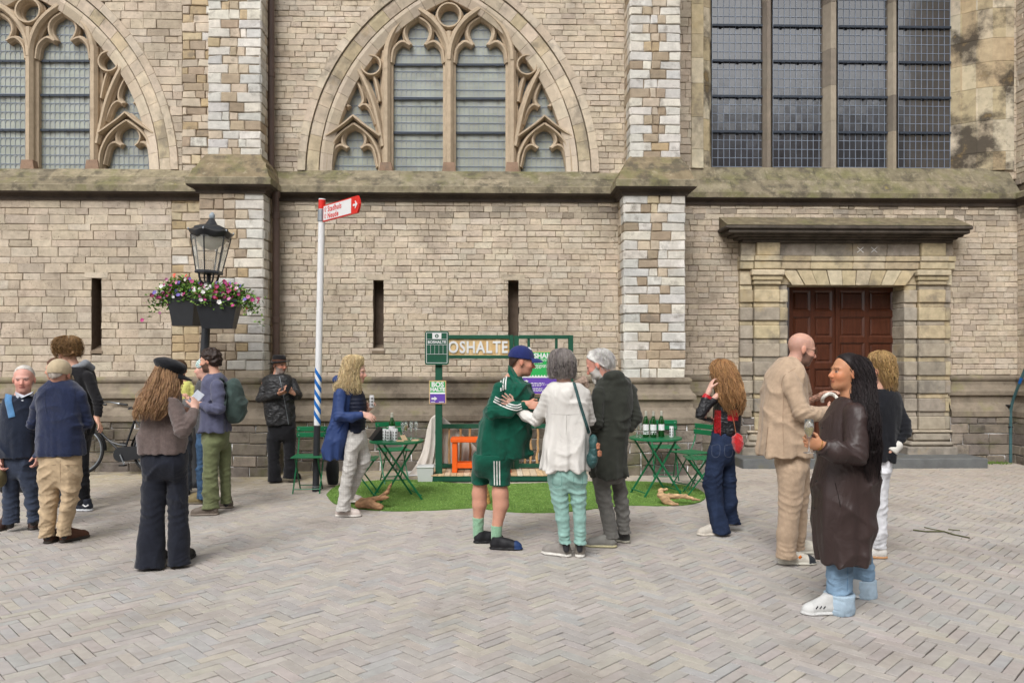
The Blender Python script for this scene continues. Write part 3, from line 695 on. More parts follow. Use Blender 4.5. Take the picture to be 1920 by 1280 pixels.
# flat arch of wedge stones over the door
n = 9; zt, zb2 = pz(506), pz(534); 
for k in range(n):
    t0, t1 = k/n, (k+1)/n; a0, a1 = 1466, 1720; b0, b1 = 1486, 1700; q = MB(); yo = .012*(k % 2)
    X = lambda t, s: px((a0+(a1-a0)*t) if s else (b0+(b1-b0)*t))
    g = .006; pts = [(X(t0, 0)+g, zb2), (X(t1, 0)-g, zb2), (X(t1, 1)-g, zt-.004), (X(t0, 1)+g, zt-.004)]
    q.poly(pts, YF+.02-yo, YR+.36, jit(rp.choice(YEL+PALE), .07, rp)); q.build('wedge_stone', m_portal, pt)
q = MB(); q.box(px(1464), px(1722), YF+.07, YR+.355, zb2+.012, zt-.006, YEL[1]); q.build('portal_lintel', m_portal, pt)
for (a, b) in ((1388, 1414), (1414, 1464), (1464, 1520), (1520, 1600), (1600, 1660), (1660, 1724), (1724, 1776), (1776, 1792)):   # architrave
    pil = a in (1414, 1724); yo = -.04 if pil else 0
    pblock(px(a), px(b), YF+yo, YR+.2, pz(505), pz(490), rp.choice(YEL)); pblock(px(a)-.0, px(b), YF+yo-.02, YR+.2, pz(490), pz(480), rp.choice(YEL[:2]+PALE[:1]), bev=.006)
for (a, b) in ((1390, 1418), (1418, 1462), (1462, 1530), (1530, 1600), (1600, 1665), (1665, 1726), (1726, 1772), (1772, 1790)):
    pil = a in (1418, 1726); pblock(px(a), px(b), YF-.04 if pil else YF+.02, YR+.2, pz(480), pz(455), rp.choice(YEL[:2]) if pil else rp.choice(GREY))
mk = MB(); s = px(1600)
for x in (1614, 1640):
    for s_ in (-1, 1): mk.bar((px(x)-.05*s_, YF+.017, pz(473)), (px(x)+.05*s_, YF+.017, pz(463)), .008, .008, up=(0, 1, 0))
mk.build('mason_mark', m_portal, pt)
for (x0, x1, dy, za, zb_) in ((1392, 1788, .05, 455, 448), (1384, 1797, .11, 448, 443), (1375, 1808, .18, 443, 437), (1366, 1820, .27, 437, 429), (1362, 1826, .31, 429, 422)):
    q = MB(); Yf = YF-dy; q.box(UX(x0, Yf), UX(x1, Yf), Yf, YR+.05, ZZ(za, Yf, 1590), ZZ(zb_, Yf, 1590)-.002, bev=.014); q.build('cornice', m_black, pt)
Yf = YF-.31; q = MB(); q.extrude([(Yf, ZZ(422, Yf, 1590)), (YR, ZZ(408, YR, 1590)), (YR+.05, ZZ(422, Yf, 1590))], UX(1362, Yf)+.02, UX(1826, Yf)-.02, (.75, .72, .68)); q.build('cornice_weathering', m_sill, pt)
# door leaves, each with raised panels
YD = YR+.3; dx0, dx1, dxm = UX(1478, YD), UX(1680, YD), UX(1566, YD); dz0, dz1 = ZS, ZZ(532, YF, 1590)+.05
for (a, b) in ((dx0, dxm-.004), (dxm+.004, dx1)):
    q = MB(); q.box(a, b, YD, YD+.06, dz0, dz1); leaf = q.build('door', m_wood_door, church)
    w_ = b-a; st = .10*w_/.7; cols = [(a+.06, a+w_/2-.035), (a+w_/2+.035, b-.06)]
    nz = 6; zs = [dz0+.12+(dz1-dz0-.2)*k/nz for k in range(nz+1)]
    xs = [a, a+.06, a+w_/2-.035, a+w_/2+.035, b-.06, b]
    q = MB()
    for (p_, r_) in ((xs[0], xs[1]), (xs[2], xs[3]), (xs[4], xs[5])): q.box(p_+.001, r_-.001, YD-.034, YD+.01, dz0, dz1)
    q.build('stile', m_wood_door, leaf)
    for zz_ in zs:
        for c0, c1 in cols: q = MB(); q.box(c0-.002, c1+.002, YD-.032, YD+.01, zz_-.045, zz_+.045); q.build('rail', m_wood_door, leaf)
    for k in range(nz):
        for c0, c1 in cols:
            z0, z1 = zs[k]+.045, zs[k+1]-.045; q = MB(); e = .035
            o = [(c0, z0), (c1, z0), (c1, z1), (c0, z1)]; i_ = [(c0+e, z0+e), (c1-e, z0+e), (c1-e, z1-e), (c0+e, z1-e)]; i2 = [(c0+e*1.5, z0+e*1.5), (c1-e*1.5, z0+e*1.5), (c1-e*1.5, z1-e*1.5), (c0+e*1.5, z1-e*1.5)]
            vs = [(x, YD-.03, z) for x, z in o]+[(x, YD-.004, z) for x, z in i_]+[(x, YD-.02, z) for x, z in i2]
            fs = [(k_*4+j, k_*4+(j+1) % 4, k_*4+4+(j+1) % 4, k_*4+4+j) for k_ in (0, 1) for j in range(4)]+[(8, 9, 10, 11)]
            q.add(vs, fs); q.build('door_panel', m_wood_door, leaf)
q = MB(); q.bar((dxm, YD-.045, dz0), (dxm, YD-.045, dz1), .035, .03, up=(0, 1, 0)); q.build('door_astragal', m_wood_door, church)
# step
sa, sb = gnd(1393, 878), gnd(1853, 877); ys = 11.72
q = MB(); q.box(UX(1393, ys), UX(1853, ys), ys, YR, -.01, ZS-.002, bev=.012); q.build('door_step', m_step, church)

# ---- drainpipe with its brackets
q = MB(); yp = YU-.16; yq = YL-.12
pth_ = [(UX(508, yp), yp, ZTOP), (UX(508, yp), yp, ZZ(322, yp, 508)), (UX(512, yp), yp-.05, ZZ(332, yp, 510)), (UX(517, yq), yq-.1, ZZ(345, yq-.1, 517)), (UX(520, yq), yq-.12, ZZ(360, yq-.1, 520)), (UX(520, yq), yq, ZZ(400, yq, 520)), (UX(520, yq), yq, .05)]
pth_ = [(x, (y if i < 2 else min(y, YL-.19)), z) for i, (x, y, z) in enumerate(pth_)]
q.tube(pth_, .053, 14); dp = q.build('drainpipe', m_pipe, church, smooth=True)
for y in (140, 365, 405, 600):
    i = 0 if y < 320 else -1; q = MB(); X_, Y_ = pth_[i][0], pth_[i][1]; z = ZZ(y, Y_, 510)
    q.lathe([(.05, -.045), (.062, -.04), (.062, .04), (.05, .045)], 14, (X_, Y_, z)); q.box(X_-.012, X_+.012, Y_+.04, Y_+.2, z-.015, z+.015); q.build('pipe_collar', m_pipe, dp, smooth=True)

# ---- now the masonry pieces: the 300 largest of a kind as objects, the others joined
from collections import defaultdict
def inview(fr, a, b, za, zb):
    p = fr.p((a+b)/2, (za+zb)/2, 0)-CAM; d = p.dot(FW); x = CX+F*p.dot(RT)/d; y = HOR-F*p.z/d
    return 5 < x < 1915 and 5 < y < 900
byk = defaultdict(list); PK = {'stone': dict(g=.004, ch=.011, j=.009), 'plinth_block': dict(g=.005, ch=.012, j=.010)}
for t in PIECES: byk[t[0]].append(t)
for kind, lst in byk.items():
    lst.sort(key=lambda t: -((t[4]-t[3])*(t[6]-t[5])*(1 if abs(t[2].N.y) > .5 else .25) if inview(*t[2:7][:1], *t[3:7]) else 0))
    joined = {}
    rr = random.Random(5)
    for n, (k, par, fr, a, b, za, zb_, col, mat, proud) in enumerate(lst):
        if n < 295:
            q = MB(); piece(q, fr, a, b, za, zb_, col, proud, rr, **PK.get(kind, {}))
            if q.v: q.build(kind, mat, par)
        else: piece(joined.setdefault('x', (MB(), mat))[0], fr, a, b, za, zb_, col, proud, rr, **PK.get(kind, {}))
    for q, mat in joined.values(): stuff(q.build(kind+'_courses', mat, church))
# ================================================================ the ground
m_pave = M('clay_paver', rough=.85, var=.09, scale=12, bump=.3, bscale=70, attr=True, spec=.25, var2=.07, stains=((C(146, 138, 131), .7, .55, .45, None, 0), (C(190, 182, 168), 1.3, .6, .3, None, 0), (C(110, 104, 98), 6, .68, .55, None, 0), (C(92, 87, 82), 15, .72, .7, None, 0), (C(150, 140, 130), .35, .52, .4, None, 0)))
m_joint = M('sand_joint', C(84, 76, 70), rough=.95, var=.2, scale=20, bump=.3, bscale=90)
m_grnd = M('far_paving', C(178, 168, 158), rough=.9, var=.12, scale=5, bump=.3, bscale=40)
mb = MB(); mb.quad((-400, -400, -.03), (400, -400, -.03), (400, 400, -.03), (-400, 400, -.03)); o = mb.build('ground', m_grnd); struct(o)
mb = MB(); mb.quad((-11.5, 2.0, -.006), (12, 2.0, -.006), (12, YR+.1, -.006), (-11.5, YR+.1, -.006)); pave = mb.build('pavement', m_joint); struct(pave)
pave['label'] = 'herringbone clay paving of the church square'
PL_, PW = .225, .075; rp = random.Random(2)
PC = [C(186, 179, 173), C(182, 175, 169), C(190, 183, 176), C(180, 174, 169), C(187, 178, 172), C(182, 179, 175), C(191, 184, 173)]
def pav_col(x, y):
    c = jit(rp.choice(PC), .022, rp)
    if y > 9.8:      # mossy band near the wall
        t = min(1, max(0, (y-9.8)/1.6))*max(0, min(1, .9-.12*abs(x+3.5)))*rp.uniform(.3, 1); g = C(172, 160, 108)
        c = tuple(a*(1-t)+b*t for a, b in zip(c, g))
    if y > 7: t = min(1, (y-7)/4)*.30; g = C(196, 176, 150); c = tuple(a*(1-t)+b*t for a, b in zip(c, g))
    return c
def paver(mb, a, b, c, d, rot, off, col):
    g = .002+rp.random()**3*.004; ch = .0025; x0, x1, y0, y1 = a+g, b-g, c+g, d-g; vs = []
    h = rp.uniform(-.0018, .0022); tx, ty = rp.uniform(-.008, .008), rp.uniform(-.02, .02)
    cs, sn = cos(rot), sin(rot); mx, my = (x0+x1)/2, (y0+y1)/2; yr = rp.uniform(-.006, .006)
    for (e, z) in ((0, -.02), (0, -ch), (ch, 0)):
        for (x, y) in ((x0+e, y0+e), (x1-e, y0+e), (x1-e, y1-e), (x0+e, y1-e)):
            X, Y = x-mx, y-my; zz = z+(h+X*tx+Y*ty if z > -.01 else 0); X, Y = X-yr*Y, Y+yr*X
            X += mx; Y += my; vs.append((X*cs-Y*sn+off[0], X*sn+Y*cs+off[1], zz+.002))
    fs = [(8, 9, 10, 11)]+[(k+i, k+(i+1) % 4, k+4+(i+1) % 4, k+4+i) for k in (0, 4) for i in range(4)]
    mb.add(vs, fs, col)
rot = radians(44); off = (0, 7); cand = []
cs, sn = cos(rot), sin(rot)
def keep(x, y):
    X, Y = x*cs-y*sn+off[0], x*sn+y*cs+off[1]
    d = X*FW.x+Y*FW.y; lim = 960/F*d+2.4
    if 2.6 < Y < (YR-.1 if X > RBx[1] else YL-.1) and abs(X*RT.x+Y*RT.y) < lim: return (X, Y, d)
for k in range(-190, 190):
    for m in range(-48, 48):
        x, y = k*PW+2*PL_*m, k*PW
        for q in ((x, x+PL_, y, y+PW), (x+PL_, x+PL_+PW, y+PW-PL_, y+PW)):
            t = keep((q[0]+q[1])/2, (q[2]+q[3])/2)
            if t: cand.append((t, q))
cand.sort(key=lambda t: (t[0][2] < 4.05, t[0][2]))
cand.sort(key=lambda t: t[0][2] if t[0][2] > 4.02 and abs(t[0][0]) < 960/F*t[0][2] else 99)
rest = MB()
for n, ((X, Y, d), q) in enumerate(cand):
    if n < 298: mb = MB(); paver(mb, *q, rot, off, pav_col(X, Y)); mb.build('paver', m_pave, pave)
    else: paver(rest, *q, rot, off, pav_col(X, Y))
stuff(rest.build('paver_field', m_pave, pave))

# ================================================================ houses across the square, behind the camera: seen only in the window reflections
m_hw = M('far_house_brick', attr=True, rough=.9, var=.12, scale=3); m_hr = M('far_house_roof', C(92, 80, 76), rough=.8, var=.2, scale=3); m_hg = M('far_house_glass', (.05, .06, .07), rough=.1, spec=.6)
RH = random.Random(3); x = -15; HCOL = [(C(112, 80, 68), 'red brick'), (C(100, 88, 80), 'grey brick'), (C(92, 80, 74), 'brown brick'), (C(84, 80, 78), 'dark painted'), (C(118, 88, 74), 'orange brick'), (C(104, 96, 88), 'tan brick')]
for i, (hc, nm) in enumerate(HCOL):
    w_ = (6.4, 7.2, 5.8, 7.6, 6.2, 6.8)[i]; hh = (12.5, 13.5, 12.8, 14.2, 13.2, 14)[i]; y0 = -15.5
    t = thing('townhouse', nm+' townhouse across the square facing the church', 'house', (x+w_/2, y0-3, 0)); q = MB(); q.box(-w_/2+.01, w_/2-.01, -3, 3, 0, hh, hc); q.build('wall', m_hw, t)
    q = MB(); q.extrude([(3.15, hh), (0, hh+2.4), (-3.15, hh)], -w_/2+.01, w_/2-.01, (1, 1, 1)); q.build('roof', m_hr, t)
    for r_ in range(4):
        for k in range(3): q = MB(); cx_ = -w_/2+w_*(k+.5)/3; q.box(cx_-.5, cx_+.5, 3.01, 3.06, .9+r_*2.9, 2.9+r_*2.9); q.build('window', m_hg, t)
    x += w_
# ================================================================ street furniture and the little bus-stop stand
RD = random.Random(11)
m_dark = M('lamp_black_paint', C(44, 46, 50), rough=.4, var=.15, scale=8, spec=.5)
m_lglass = M('lantern_glass', (.86, .86, .82), rough=.04, var=0, trans=.85, ior=1.1, spec=.4)
m_frost = M('lantern_reflector', C(214, 208, 192), rough=.5, var=.05)
m_leaf = M('flower_foliage', rough=.7, var=.2, scale=30, attr=True, spec=.3)
m_petal = M('petunia_petal', rough=.6, var=.1, attr=True, spec=.2)
m_white = M('white_paint', C(236, 236, 236), rough=.4, var=.04, spec=.4)
m_red = M('sign_red', C(222, 44, 34), rough=.4, var=.03)
m_blue = M('stripe_blue', C(24, 108, 190), rough=.4, var=.05)
m_steel = M('galvanised_steel', C(160, 166, 172), rough=.4, var=.12, scale=12, metal=.7)
m_gpaint = M('bistro_green_paint', C(18, 112, 70), rough=.38, var=.08, scale=8, spec=.5)
m_gdark = M('stand_green_paint', C(24, 84, 62), rough=.6, var=.15, scale=7, bump=.1, bscale=30)
m_ply = M('plywood', C(214, 180, 132), rough=.7, var=.15, scale=5, stretch=(1, 1, 6), bump=.05)
m_plank = M('pale_planks', rough=.75, var=.16, scale=6, attr=True, stretch=(5, .8, 5), bump=.15, bscale=30)
m_orange = M('orange_paint', C(248, 104, 30), rough=.5, var=.06)
m_cloth = M('raw_canvas', C(230, 220, 210), rough=.9, var=.07, scale=5, bump=.15, bscale=60, sheen=.2)
m_turf = M('artificial_turf', rough=.9, var=.1, scale=8, attr=True, spec=.15)
m_turfb = M('turf_backing', C(100, 136, 58), rough=.95, var=.2, scale=6)
m_bottle = M('green_bottle_glass', C(20, 84, 24), rough=.06, var=.1, spec=.7, trans=.35)
m_clear = M('clear_glass', (.93, .96, .96), rough=.03, var=0, trans=.93, ior=1.3, spec=.8)
m_wine = M('pale_wine', C(226, 206, 120), rough=.1, var=0, trans=.6, ior=1.2)
m_blackp = M('black_plastic', C(28, 28, 30), rough=.45, var=.1)
m_poster = M('poster_print', rough=.6, var=.02, attr=True, spec=.3)
m_card = M('kraft_card', C(214, 186, 150), rough=.8, var=.08)
m_drift = M('driftwood', rough=.8, var=.25, scale=14, attr=True, bump=.5, bscale=30, stretch=(1, 1, 1))
m_stick = M('peeled_stick', C(196, 158, 112), rough=.8, var=.3, scale=9, bump=.3, bscale=30)
m_tub = M('translucent_tub', C(212, 214, 212), rough=.4, var=.04)
m_rubber = M('tyre_rubber', C(34, 34, 36), rough=.7, var=.15)

# ---- lamp post
g0 = gnd(370, 912); k = (912-HOR)/CH; zt = lambda y: (912-y)/k
lp = thing('lamp_post', 'tall black lamp post with glazed lantern and ball finial, two flower planters hung on it', 'lamp post', g0)
lp.rotation_euler = (0, radians(3.1), 0)
MB().lathe([(.13, 0), (.13, .08), (.10, .12), (.10, .75), (.115, .78), (.10, .83), (.062, .9), (.055, zt(620)), (.05, zt(540)), (.065, zt(538)), (.065, zt(532)), (.045, zt(528))], 12).build('post', m_dark, lp, smooth=True)
zl0, zl1 = zt(509), zt(444); rb, rt = 23/k, 36/k
MB().lathe([(.03, zt(531)), (.028, zl0-.05), (.055, zl0-.02), (.05, zl0)], 10).build('stem', m_dark, lp, smooth=True)
for i in range(4):
    a = pi/4+i*pi/2; pts = [(cos(a)*r_, sin(a)*r_, z) for r_, z in ((.05, zt(532)), (.10, zt(528)), (.125, zt(521)), (.135, zt(514)), (.165, zl0-.01))]
    MB().tube(smoothpath(pts), .013, 6).build('scroll_bracket', m_dark, lp, smooth=True)
MB().lathe([(.04, zl0-.03), (rb+.012, zl0-.03), (rb+.02, zl0-.01), (rb+.012, zl0+.015), (.04, zl0+.015)], 6, a0=pi/6).build('lantern_base', m_dark, lp)
for i in range(6):
    a, b = pi/6+i*pi/3, pi/6+(i+1)*pi/3; q = MB()
    q.quad((cos(a)*rb, sin(a)*rb, zl0+.012), (cos(b)*rb, sin(b)*rb, zl0+.012), (cos(b)*rt, sin(b)*rt, zl1), (cos(a)*rt, sin(a)*rt, zl1)); q.build('pane', m_lglass, lp)
    q = MB(); q.bar((cos(a)*rb, sin(a)*rb, zl0), (cos(a)*rt, sin(a)*rt, zl1+.01), .014); q.build('glazing_bar', m_dark, lp)
MB().lathe([(0, zl1-.17), (.08, zl1-.15), (.15, zl1-.08), (.17, zl1-.01), (.17, zl1)], 20).build('reflector', m_frost, lp, smooth=True)
q = MB(); n = 36; prof = [(.93, zl1-.012, 0), (1.0, zl1, 1), (1.13, zl1+.04, 1), (1.16, zl1+.065, .6), (1.0, zl1+.08, .2), (.86, zl1+.105, 0), (.84, zl1+.125, 0), (.6, zl1+.15, 0), (.3, zl1+.17, 0), (.18, zl1+.22, 0), (.10, zl1+.26, 0)]
vs = []; 
for r_, z, wv in prof:
    for i in range(n):
        a = 2*pi*i/n; hexr = cos(pi/6)/cos(((a-pi/6) % (pi/3))-pi/6); rr_ = rt*r_*(hexr*.75+.25); vs.append((cos(a)*rr_, sin(a)*rr_, z+wv*.022*cos(6*(a-pi/6))))
fs = [(j*n+i, j*n+(i+1) % n, (j+1)*n+(i+1) % n, (j+1)*n+i) for j in range(len(prof)-1) for i in range(n)]+[tuple(range(n-1, -1, -1)), tuple((len(prof)-1)*n+i for i in range(n))]
q.add(vs, fs); q.build('lantern_roof', m_dark, lp, smooth=True)
q = MB(); q.lathe([(.0, zl1+.235), (.03, zl1+.25), (.038, zl1+.275), (.034, zl1+.30), (.018, zl1+.325), (0, zl1+.335)], 14); q.build('finial', M('finial_grey', C(150, 160, 168), rough=.5), lp, smooth=True)
for i in range(6):
    a = pi/6+i*pi/3; q = MB(); q.lathe([(.0, 0), (.012, .01), (.008, .03), (0, .04)], 8, (cos(a)*rt*1.12, sin(a)*rt*1.12, zl1+.06)); q.build('roof_stud', m_steel, lp, smooth=True)
# flower boxes hung on the post
def blossom(mb, p, nrm, r, col, rd):
    n = Vector(nrm).normalized(); a = n.cross(Vector((.3, .2, 1))).normalized(); b = n.cross(a); p = Vector(p); m = 5; vs = [p-n*r*.25]; fs = []
    for i in range(m*2):
        t = 2*pi*i/(m*2); rr_ = r*(1 if i % 2 else .82); vs.append(p+a*(cos(t)*rr_)+b*(sin(t)*rr_)+n*(r*.12*(i % 2)))
    fs = [(0, 1+i, 1+(i+1) % (2*m)) for i in range(2*m)]; q0 = len(mb.c); mb.add(vs, fs, col); mb.c[q0] = tuple(min(1, c*.6+.12) for c in col)
def flower_box(px0, px1, pyt, pyb, dd, label, spill, seed, ang):
    rd = random.Random(seed); D = (g0-CAM).dot(FW)+dd; s = F/D
    c = CAM+FW*D+RT*((((px0+px1)/2)-CX)/s)+UP*((HOR-pyb)/s)
    W = (px1-px0)/s; Hh = (pyb-pyt)/s
    t = thing('flower_box', label, 'planter', c, -YAW+ang, 'flower boxes on the lamp post')
    q = MB(); d = .15; wb = W*.36
    vs = [(-wb, -d*.7, 0), (wb, -d*.7, 0), (wb, d*.7, 0), (-wb, d*.7, 0), (-W/2, -d, Hh), (W/2, -d, Hh), (W/2, d, Hh), (-W/2, d, Hh)]
    q.add(vs, [(3, 2, 1, 0), (0, 1, 5, 4), (1, 2, 6, 5), (2, 3, 7, 6), (3, 0, 4, 7), (4, 5, 6, 7)]); q.build('box', m_dark, t)
    q = MB(); q.bar((-W/2-.004, -d-.006, Hh-.012), (W/2+.004, -d-.006, Hh-.012), .02, .03); q.build('rim', m_dark, t)
    lf = MB(); fl = MB()
    def spot():
        u = rd.uniform(-1, 1); x = u*(W/2+.07)+spill*min(.24, abs(rd.gauss(0, .11))); y = rd.uniform(-.19, .17)
        edge = max(0, abs(x)-W/2) if x*spill > 0 else 0
        z = Hh+rd.uniform(-.02, .25)*(1-.4*abs(u))-edge*rd.uniform(.2, 1.35)-(.10*rd.random() if y < -.1 else 0)
        return x, y, z
    G = [C(96, 138, 52), C(116, 156, 64), C(76, 112, 42), C(146, 176, 90), C(60, 92, 36)]
    for i in range(2000):
        x, y, z = spot(); p = Vector((x, y, z)); a = Vector((rd.gauss(0, 1), rd.gauss(0, 1), rd.gauss(0, .6))).normalized(); b = a.cross(Vector((rd.gauss(0, 1), rd.gauss(0, 1), rd.gauss(0, 1)))).normalized(); l = rd.uniform(.018, .034)
        lf.add([p, p+a*l+b*l*.45, p+a*l*2, p+a*l-b*l*.45], [(0, 1, 2, 3)], jit(rd.choice(G), .2, rd))
    stuff(lf.build('foliage', m_leaf, t))
    B = [C(236, 232, 228)]*7+[C(176, 20, 110)]*8+[C(150, 10, 80)]*2+[C(220, 130, 180)]*4+[C(232, 74, 34)]*3+[C(120, 96, 190)]*3+[C(200, 30, 130)]*3
    for i in range(110):
        x, y, z = spot(); y = y-.045 if rd.random() < .8 else y; blossom(fl, (x, y-.02, z+.015), (rd.gauss(0, .5), -1, rd.uniform(0, .9)), rd.uniform(.02, .033), jit(rd.choice(B), .08, rd), rd)
    stuff(fl.build('blossoms', m_petal, t)); return t
flower_box(322, 378, 553, 611, .10, 'narrower dark planter whose petunias trail far over its end, hung on lamp post', -1, 5, radians(-8))
flower_box(373, 449, 563, 616, -.14, 'wider dark trapezoid planter of magenta and white petunias in front of lamp post', 1, 6, radians(6))

# ---- finger post
g1 = gnd(592, 921); k1 = (921-HOR)/CH; z1_ = lambda y: (921-y)/k1
sp = thing('finger_post', 'white pole with blue diagonal stripes and red top carrying a direction sign', 'signpost', g1); sp.rotation_euler = (0, radians(1.25), 0)
rP = .0425; zA, zB, zC, zD = z1_(797), z1_(688), z1_(392), z1_(373)
MB().lathe([(rP+.004, 0), (rP+.004, .04), (rP, .05), (rP, zA)], 20).build('pole_foot', m_dark, sp, smooth=True)
MB().lathe([(rP+.003, .06), (rP+.003, .075)], 20).build('foot_band', m_steel, sp)
MB().lathe([(rP-.001, zA), (rP-.001, zC)], 20).build('pole', m_white, sp, smooth=True)
for i in range(5):
    q = MB(); n = 20; z0 = zA+.0+i*.135; vs = []
    for j in range(n+1):
        a = 2*pi*j/n+pi*.15; zz = z0+.105*(1-cos(a-pi*.15+pi*.1))*.5*1.3
        for h in (0, .068): vs.append((cos(a)*(rP+.0015), sin(a)*(rP+.0015), max(zA, zz+h)))
    q.add(vs, [(2*j, 2*j+2, 2*j+3, 2*j+1) for j in range(n)]); q.build('stripe', m_blue, sp)
MB().lathe([(rP+.002, zC), (rP+.002, zD-.012)], 20).build('red_band', m_red, sp, smooth=True)
MB().lathe([(rP+.002, zD-.012), (rP, zD), (0, zD+.002)], 20).build('cap', m_white, sp, smooth=True)
MB().lathe([(rP, z1_(416)), (rP+.010, z1_(415)), (rP+.010, z1_(394)), (rP, z1_(393))], 20).build('sleeve', m_steel, sp, smooth=True)
ang = atan2(-.78, .62)
q = MB(); Ls, Hs = 1.0, .205; zc_ = z1_(402); e = .028
out = [(0.06, -Hs/2), (Ls-.05, -Hs/2), (Ls-.015, -Hs/4), (Ls, 0), (Ls-.015, Hs/4), (Ls-.05, Hs/2), (0.06, Hs/2)]
q.poly(out, -.012, .012); pn = q.build('sign_panel', m_red, sp, loc=(0, 0, zc_), rot=(0, 0, ang))
q = MB(); q.poly([(.075, -Hs/2+.014), (Ls-.20, -Hs/2+.014), (Ls-.20, Hs/2-.014), (.075, Hs/2-.014)], -.014, -.0125); q.build('white_field', m_white, pn)
for s_, zz in (('Stadhuis', .042), ('Neude', -.042)):
    vs, fs = text_mesh(s_, .098, .0016, .001, 'LEFT', 1.12); q = MB(); q.add([(x+.19, y-.0158, z+zz-.004) for x, y, z in vs], fs); q.build('lettering', m_red, pn)
    q = MB(); n = 14
    for i in range(n-2): a, b = 2*pi*i/n, 2*pi*(i+1)/n; q.bar((.13+.026*cos(a), -.0155, zz+.026*sin(a)), (.13+.026*cos(b), -.0155, zz+.026*sin(b)), .006, .002, up=(0, 1, 0))
    q.bar((.13, -.0155, zz-.02), (.13, -.0155, zz+.01), .006, .002, up=(0, 1, 0)); q.build('pictogram', m_red, pn)
q = MB(); ax = Ls-.15; q.poly([(ax, -.012), (ax+.06, -.012), (ax+.045, -.045), (ax+.06, -.045), (ax+.105, 0), (ax+.06, .045), (ax+.045, .045), (ax+.06, .012), (ax, .012)], -.0165, -.0125); q.build('arrow', m_white, pn)

# ---- folding bistro furniture
def bistro_chair(name, label, loc, rz):
    t = thing(name, label, 'chair', loc, rz, 'green folding chairs by the bus-stop stand')
    W, Dp, Hh = .39, .38, .445
    for i in range(5): q = MB(); y = -Dp/2+Dp*(i+.5)/5; q.box(-W/2, W/2, y-.035, y+.035, Hh, Hh+.014, bev=.005); q.build('seat_slat', m_gpaint, t)
    for z in (.70, .775): q = MB(); yb = Dp/2+.035+(z-.7)*.25; q.box(-W/2+.0, W/2, yb-.009, yb+.009, z-.032, z+.032, bev=.005); q.build('back_slat', m_gpaint, t)
    for s in (-1, 1):
        x = s*(W/2-.03); q = MB(); q.tube(smoothpath([(x, Dp/2+.06, .80), (x, Dp/2+.03, .62), (x, Dp/2-.06, Hh-.01), (x, -Dp/2+.02, .02), (x, -Dp/2+.005, 0)], 4), .0095, 6); q.build('leg', m_gpaint, t, smooth=True)
        x = s*(W/2-.055); q = MB(); q.tube([(x, -Dp/2+.03, Hh), (x, Dp/2-.03, .03), (x, Dp/2+.005, 0)], .0095, 6); q.build('leg', m_gpaint, t, smooth=True)
        for (xx, yy, zz) in ((s*(W/2-.03), Dp/2+.022, .70), (s*(W/2-.03), Dp/2+.04, .775)): q = MB(); q.lathe([(.0, .006), (.008, .004), (.008, 0)], 8, (xx, yy, zz)); q.v = [(x_, yy-.012-(z_-zz), zz+(y_-yy)) for x_, y_, z_ in q.v]; q.build('rivet', m_steel, t)
    for a_, y_ in ((W/2-.03, -Dp/2+.01), (W/2-.055, Dp/2-.04)): q = MB(); q.tube([(-a_, y_, .06), (a_, y_, .06)], .007, 6); q.build('stretcher', m_gpaint, t)
    return t
def bistro_table(label, loc, rz):
    t = thing('bistro_table', label, 'table', loc, rz, 'round green bistro tables'); Hh = .70; r = .325
    MB().lathe([(0, Hh-.006), (r-.012, Hh-.006), (r-.006, Hh-.022), (r, Hh-.02), (r, Hh-.002), (r-.006, Hh+.002), (r-.02, Hh), (0, Hh)], 40).build('table_top', m_gpaint, t, smooth=True)
    for s in (-1, 1):
        q = MB(); q.bar((-.22, s*.17, Hh-.01), (.25, s*.20, 0), .022, .012, up=(0, 1, 0)); q.build('leg', m_gpaint, t)
        q = MB(); q.bar((.22, s*.145, Hh-.01), (-.25, s*.175, 0), .022, .012, up=(0, 1, 0)); q.build('leg', m_gpaint, t)
    for x, y in ((-.245, .17), (.245, .195)): q = MB(); q.tube([(x, -y, .05), (x, y, .05)], .008, 6); q.build('stretcher', m_gpaint, t)
    q = MB(); q.tube([(0, -.17, Hh*.5), (0, .17, Hh*.5)], .007, 6); q.build('pivot', m_steel, t)
    for s in (-1, 1): q = MB(); q.bar((-.24, s*.16, Hh-.014), (.24, s*.16, Hh-.014), .02, .014); q.build('rail', m_gpaint, t)
    return t
MATZ = .016
tl = gnd(744, 934, MATZ); trr = gnd(1229, 925, MATZ)
bistro_table('round green bistro table crowded with cans, flutes and one bottle', tl, radians(24)); bistro_table('round green bistro table with three green bottles on it', trr, radians(18))
bistro_chair('bistro_chair', 'green folding chair facing out beside the striped pole foot', gnd(579, 921), radians(3))
bistro_chair('bistro_chair', 'green folding chair behind the can-covered table, backed up to church plinth', gnd(738, 904, 0), radians(22))
bistro_chair('bistro_chair', 'green folding chair in profile behind walking blonde woman in blue coat', gnd(679, 928, MATZ), radians(92))
bistro_chair('bistro_chair', 'green folding chair behind the table of three bottles, its back to church', gnd(1247, 897), radians(-6))
bistro_chair('bistro_chair', 'green folding chair turned towards three-bottle table, back beside the curly red-haired woman', gnd(1296, 912, MATZ), radians(-62))
bistro_chair('bistro_chair', 'green folding chair mostly hidden by woman in loose jeans', gnd(1313, 926, MATZ), radians(-95))

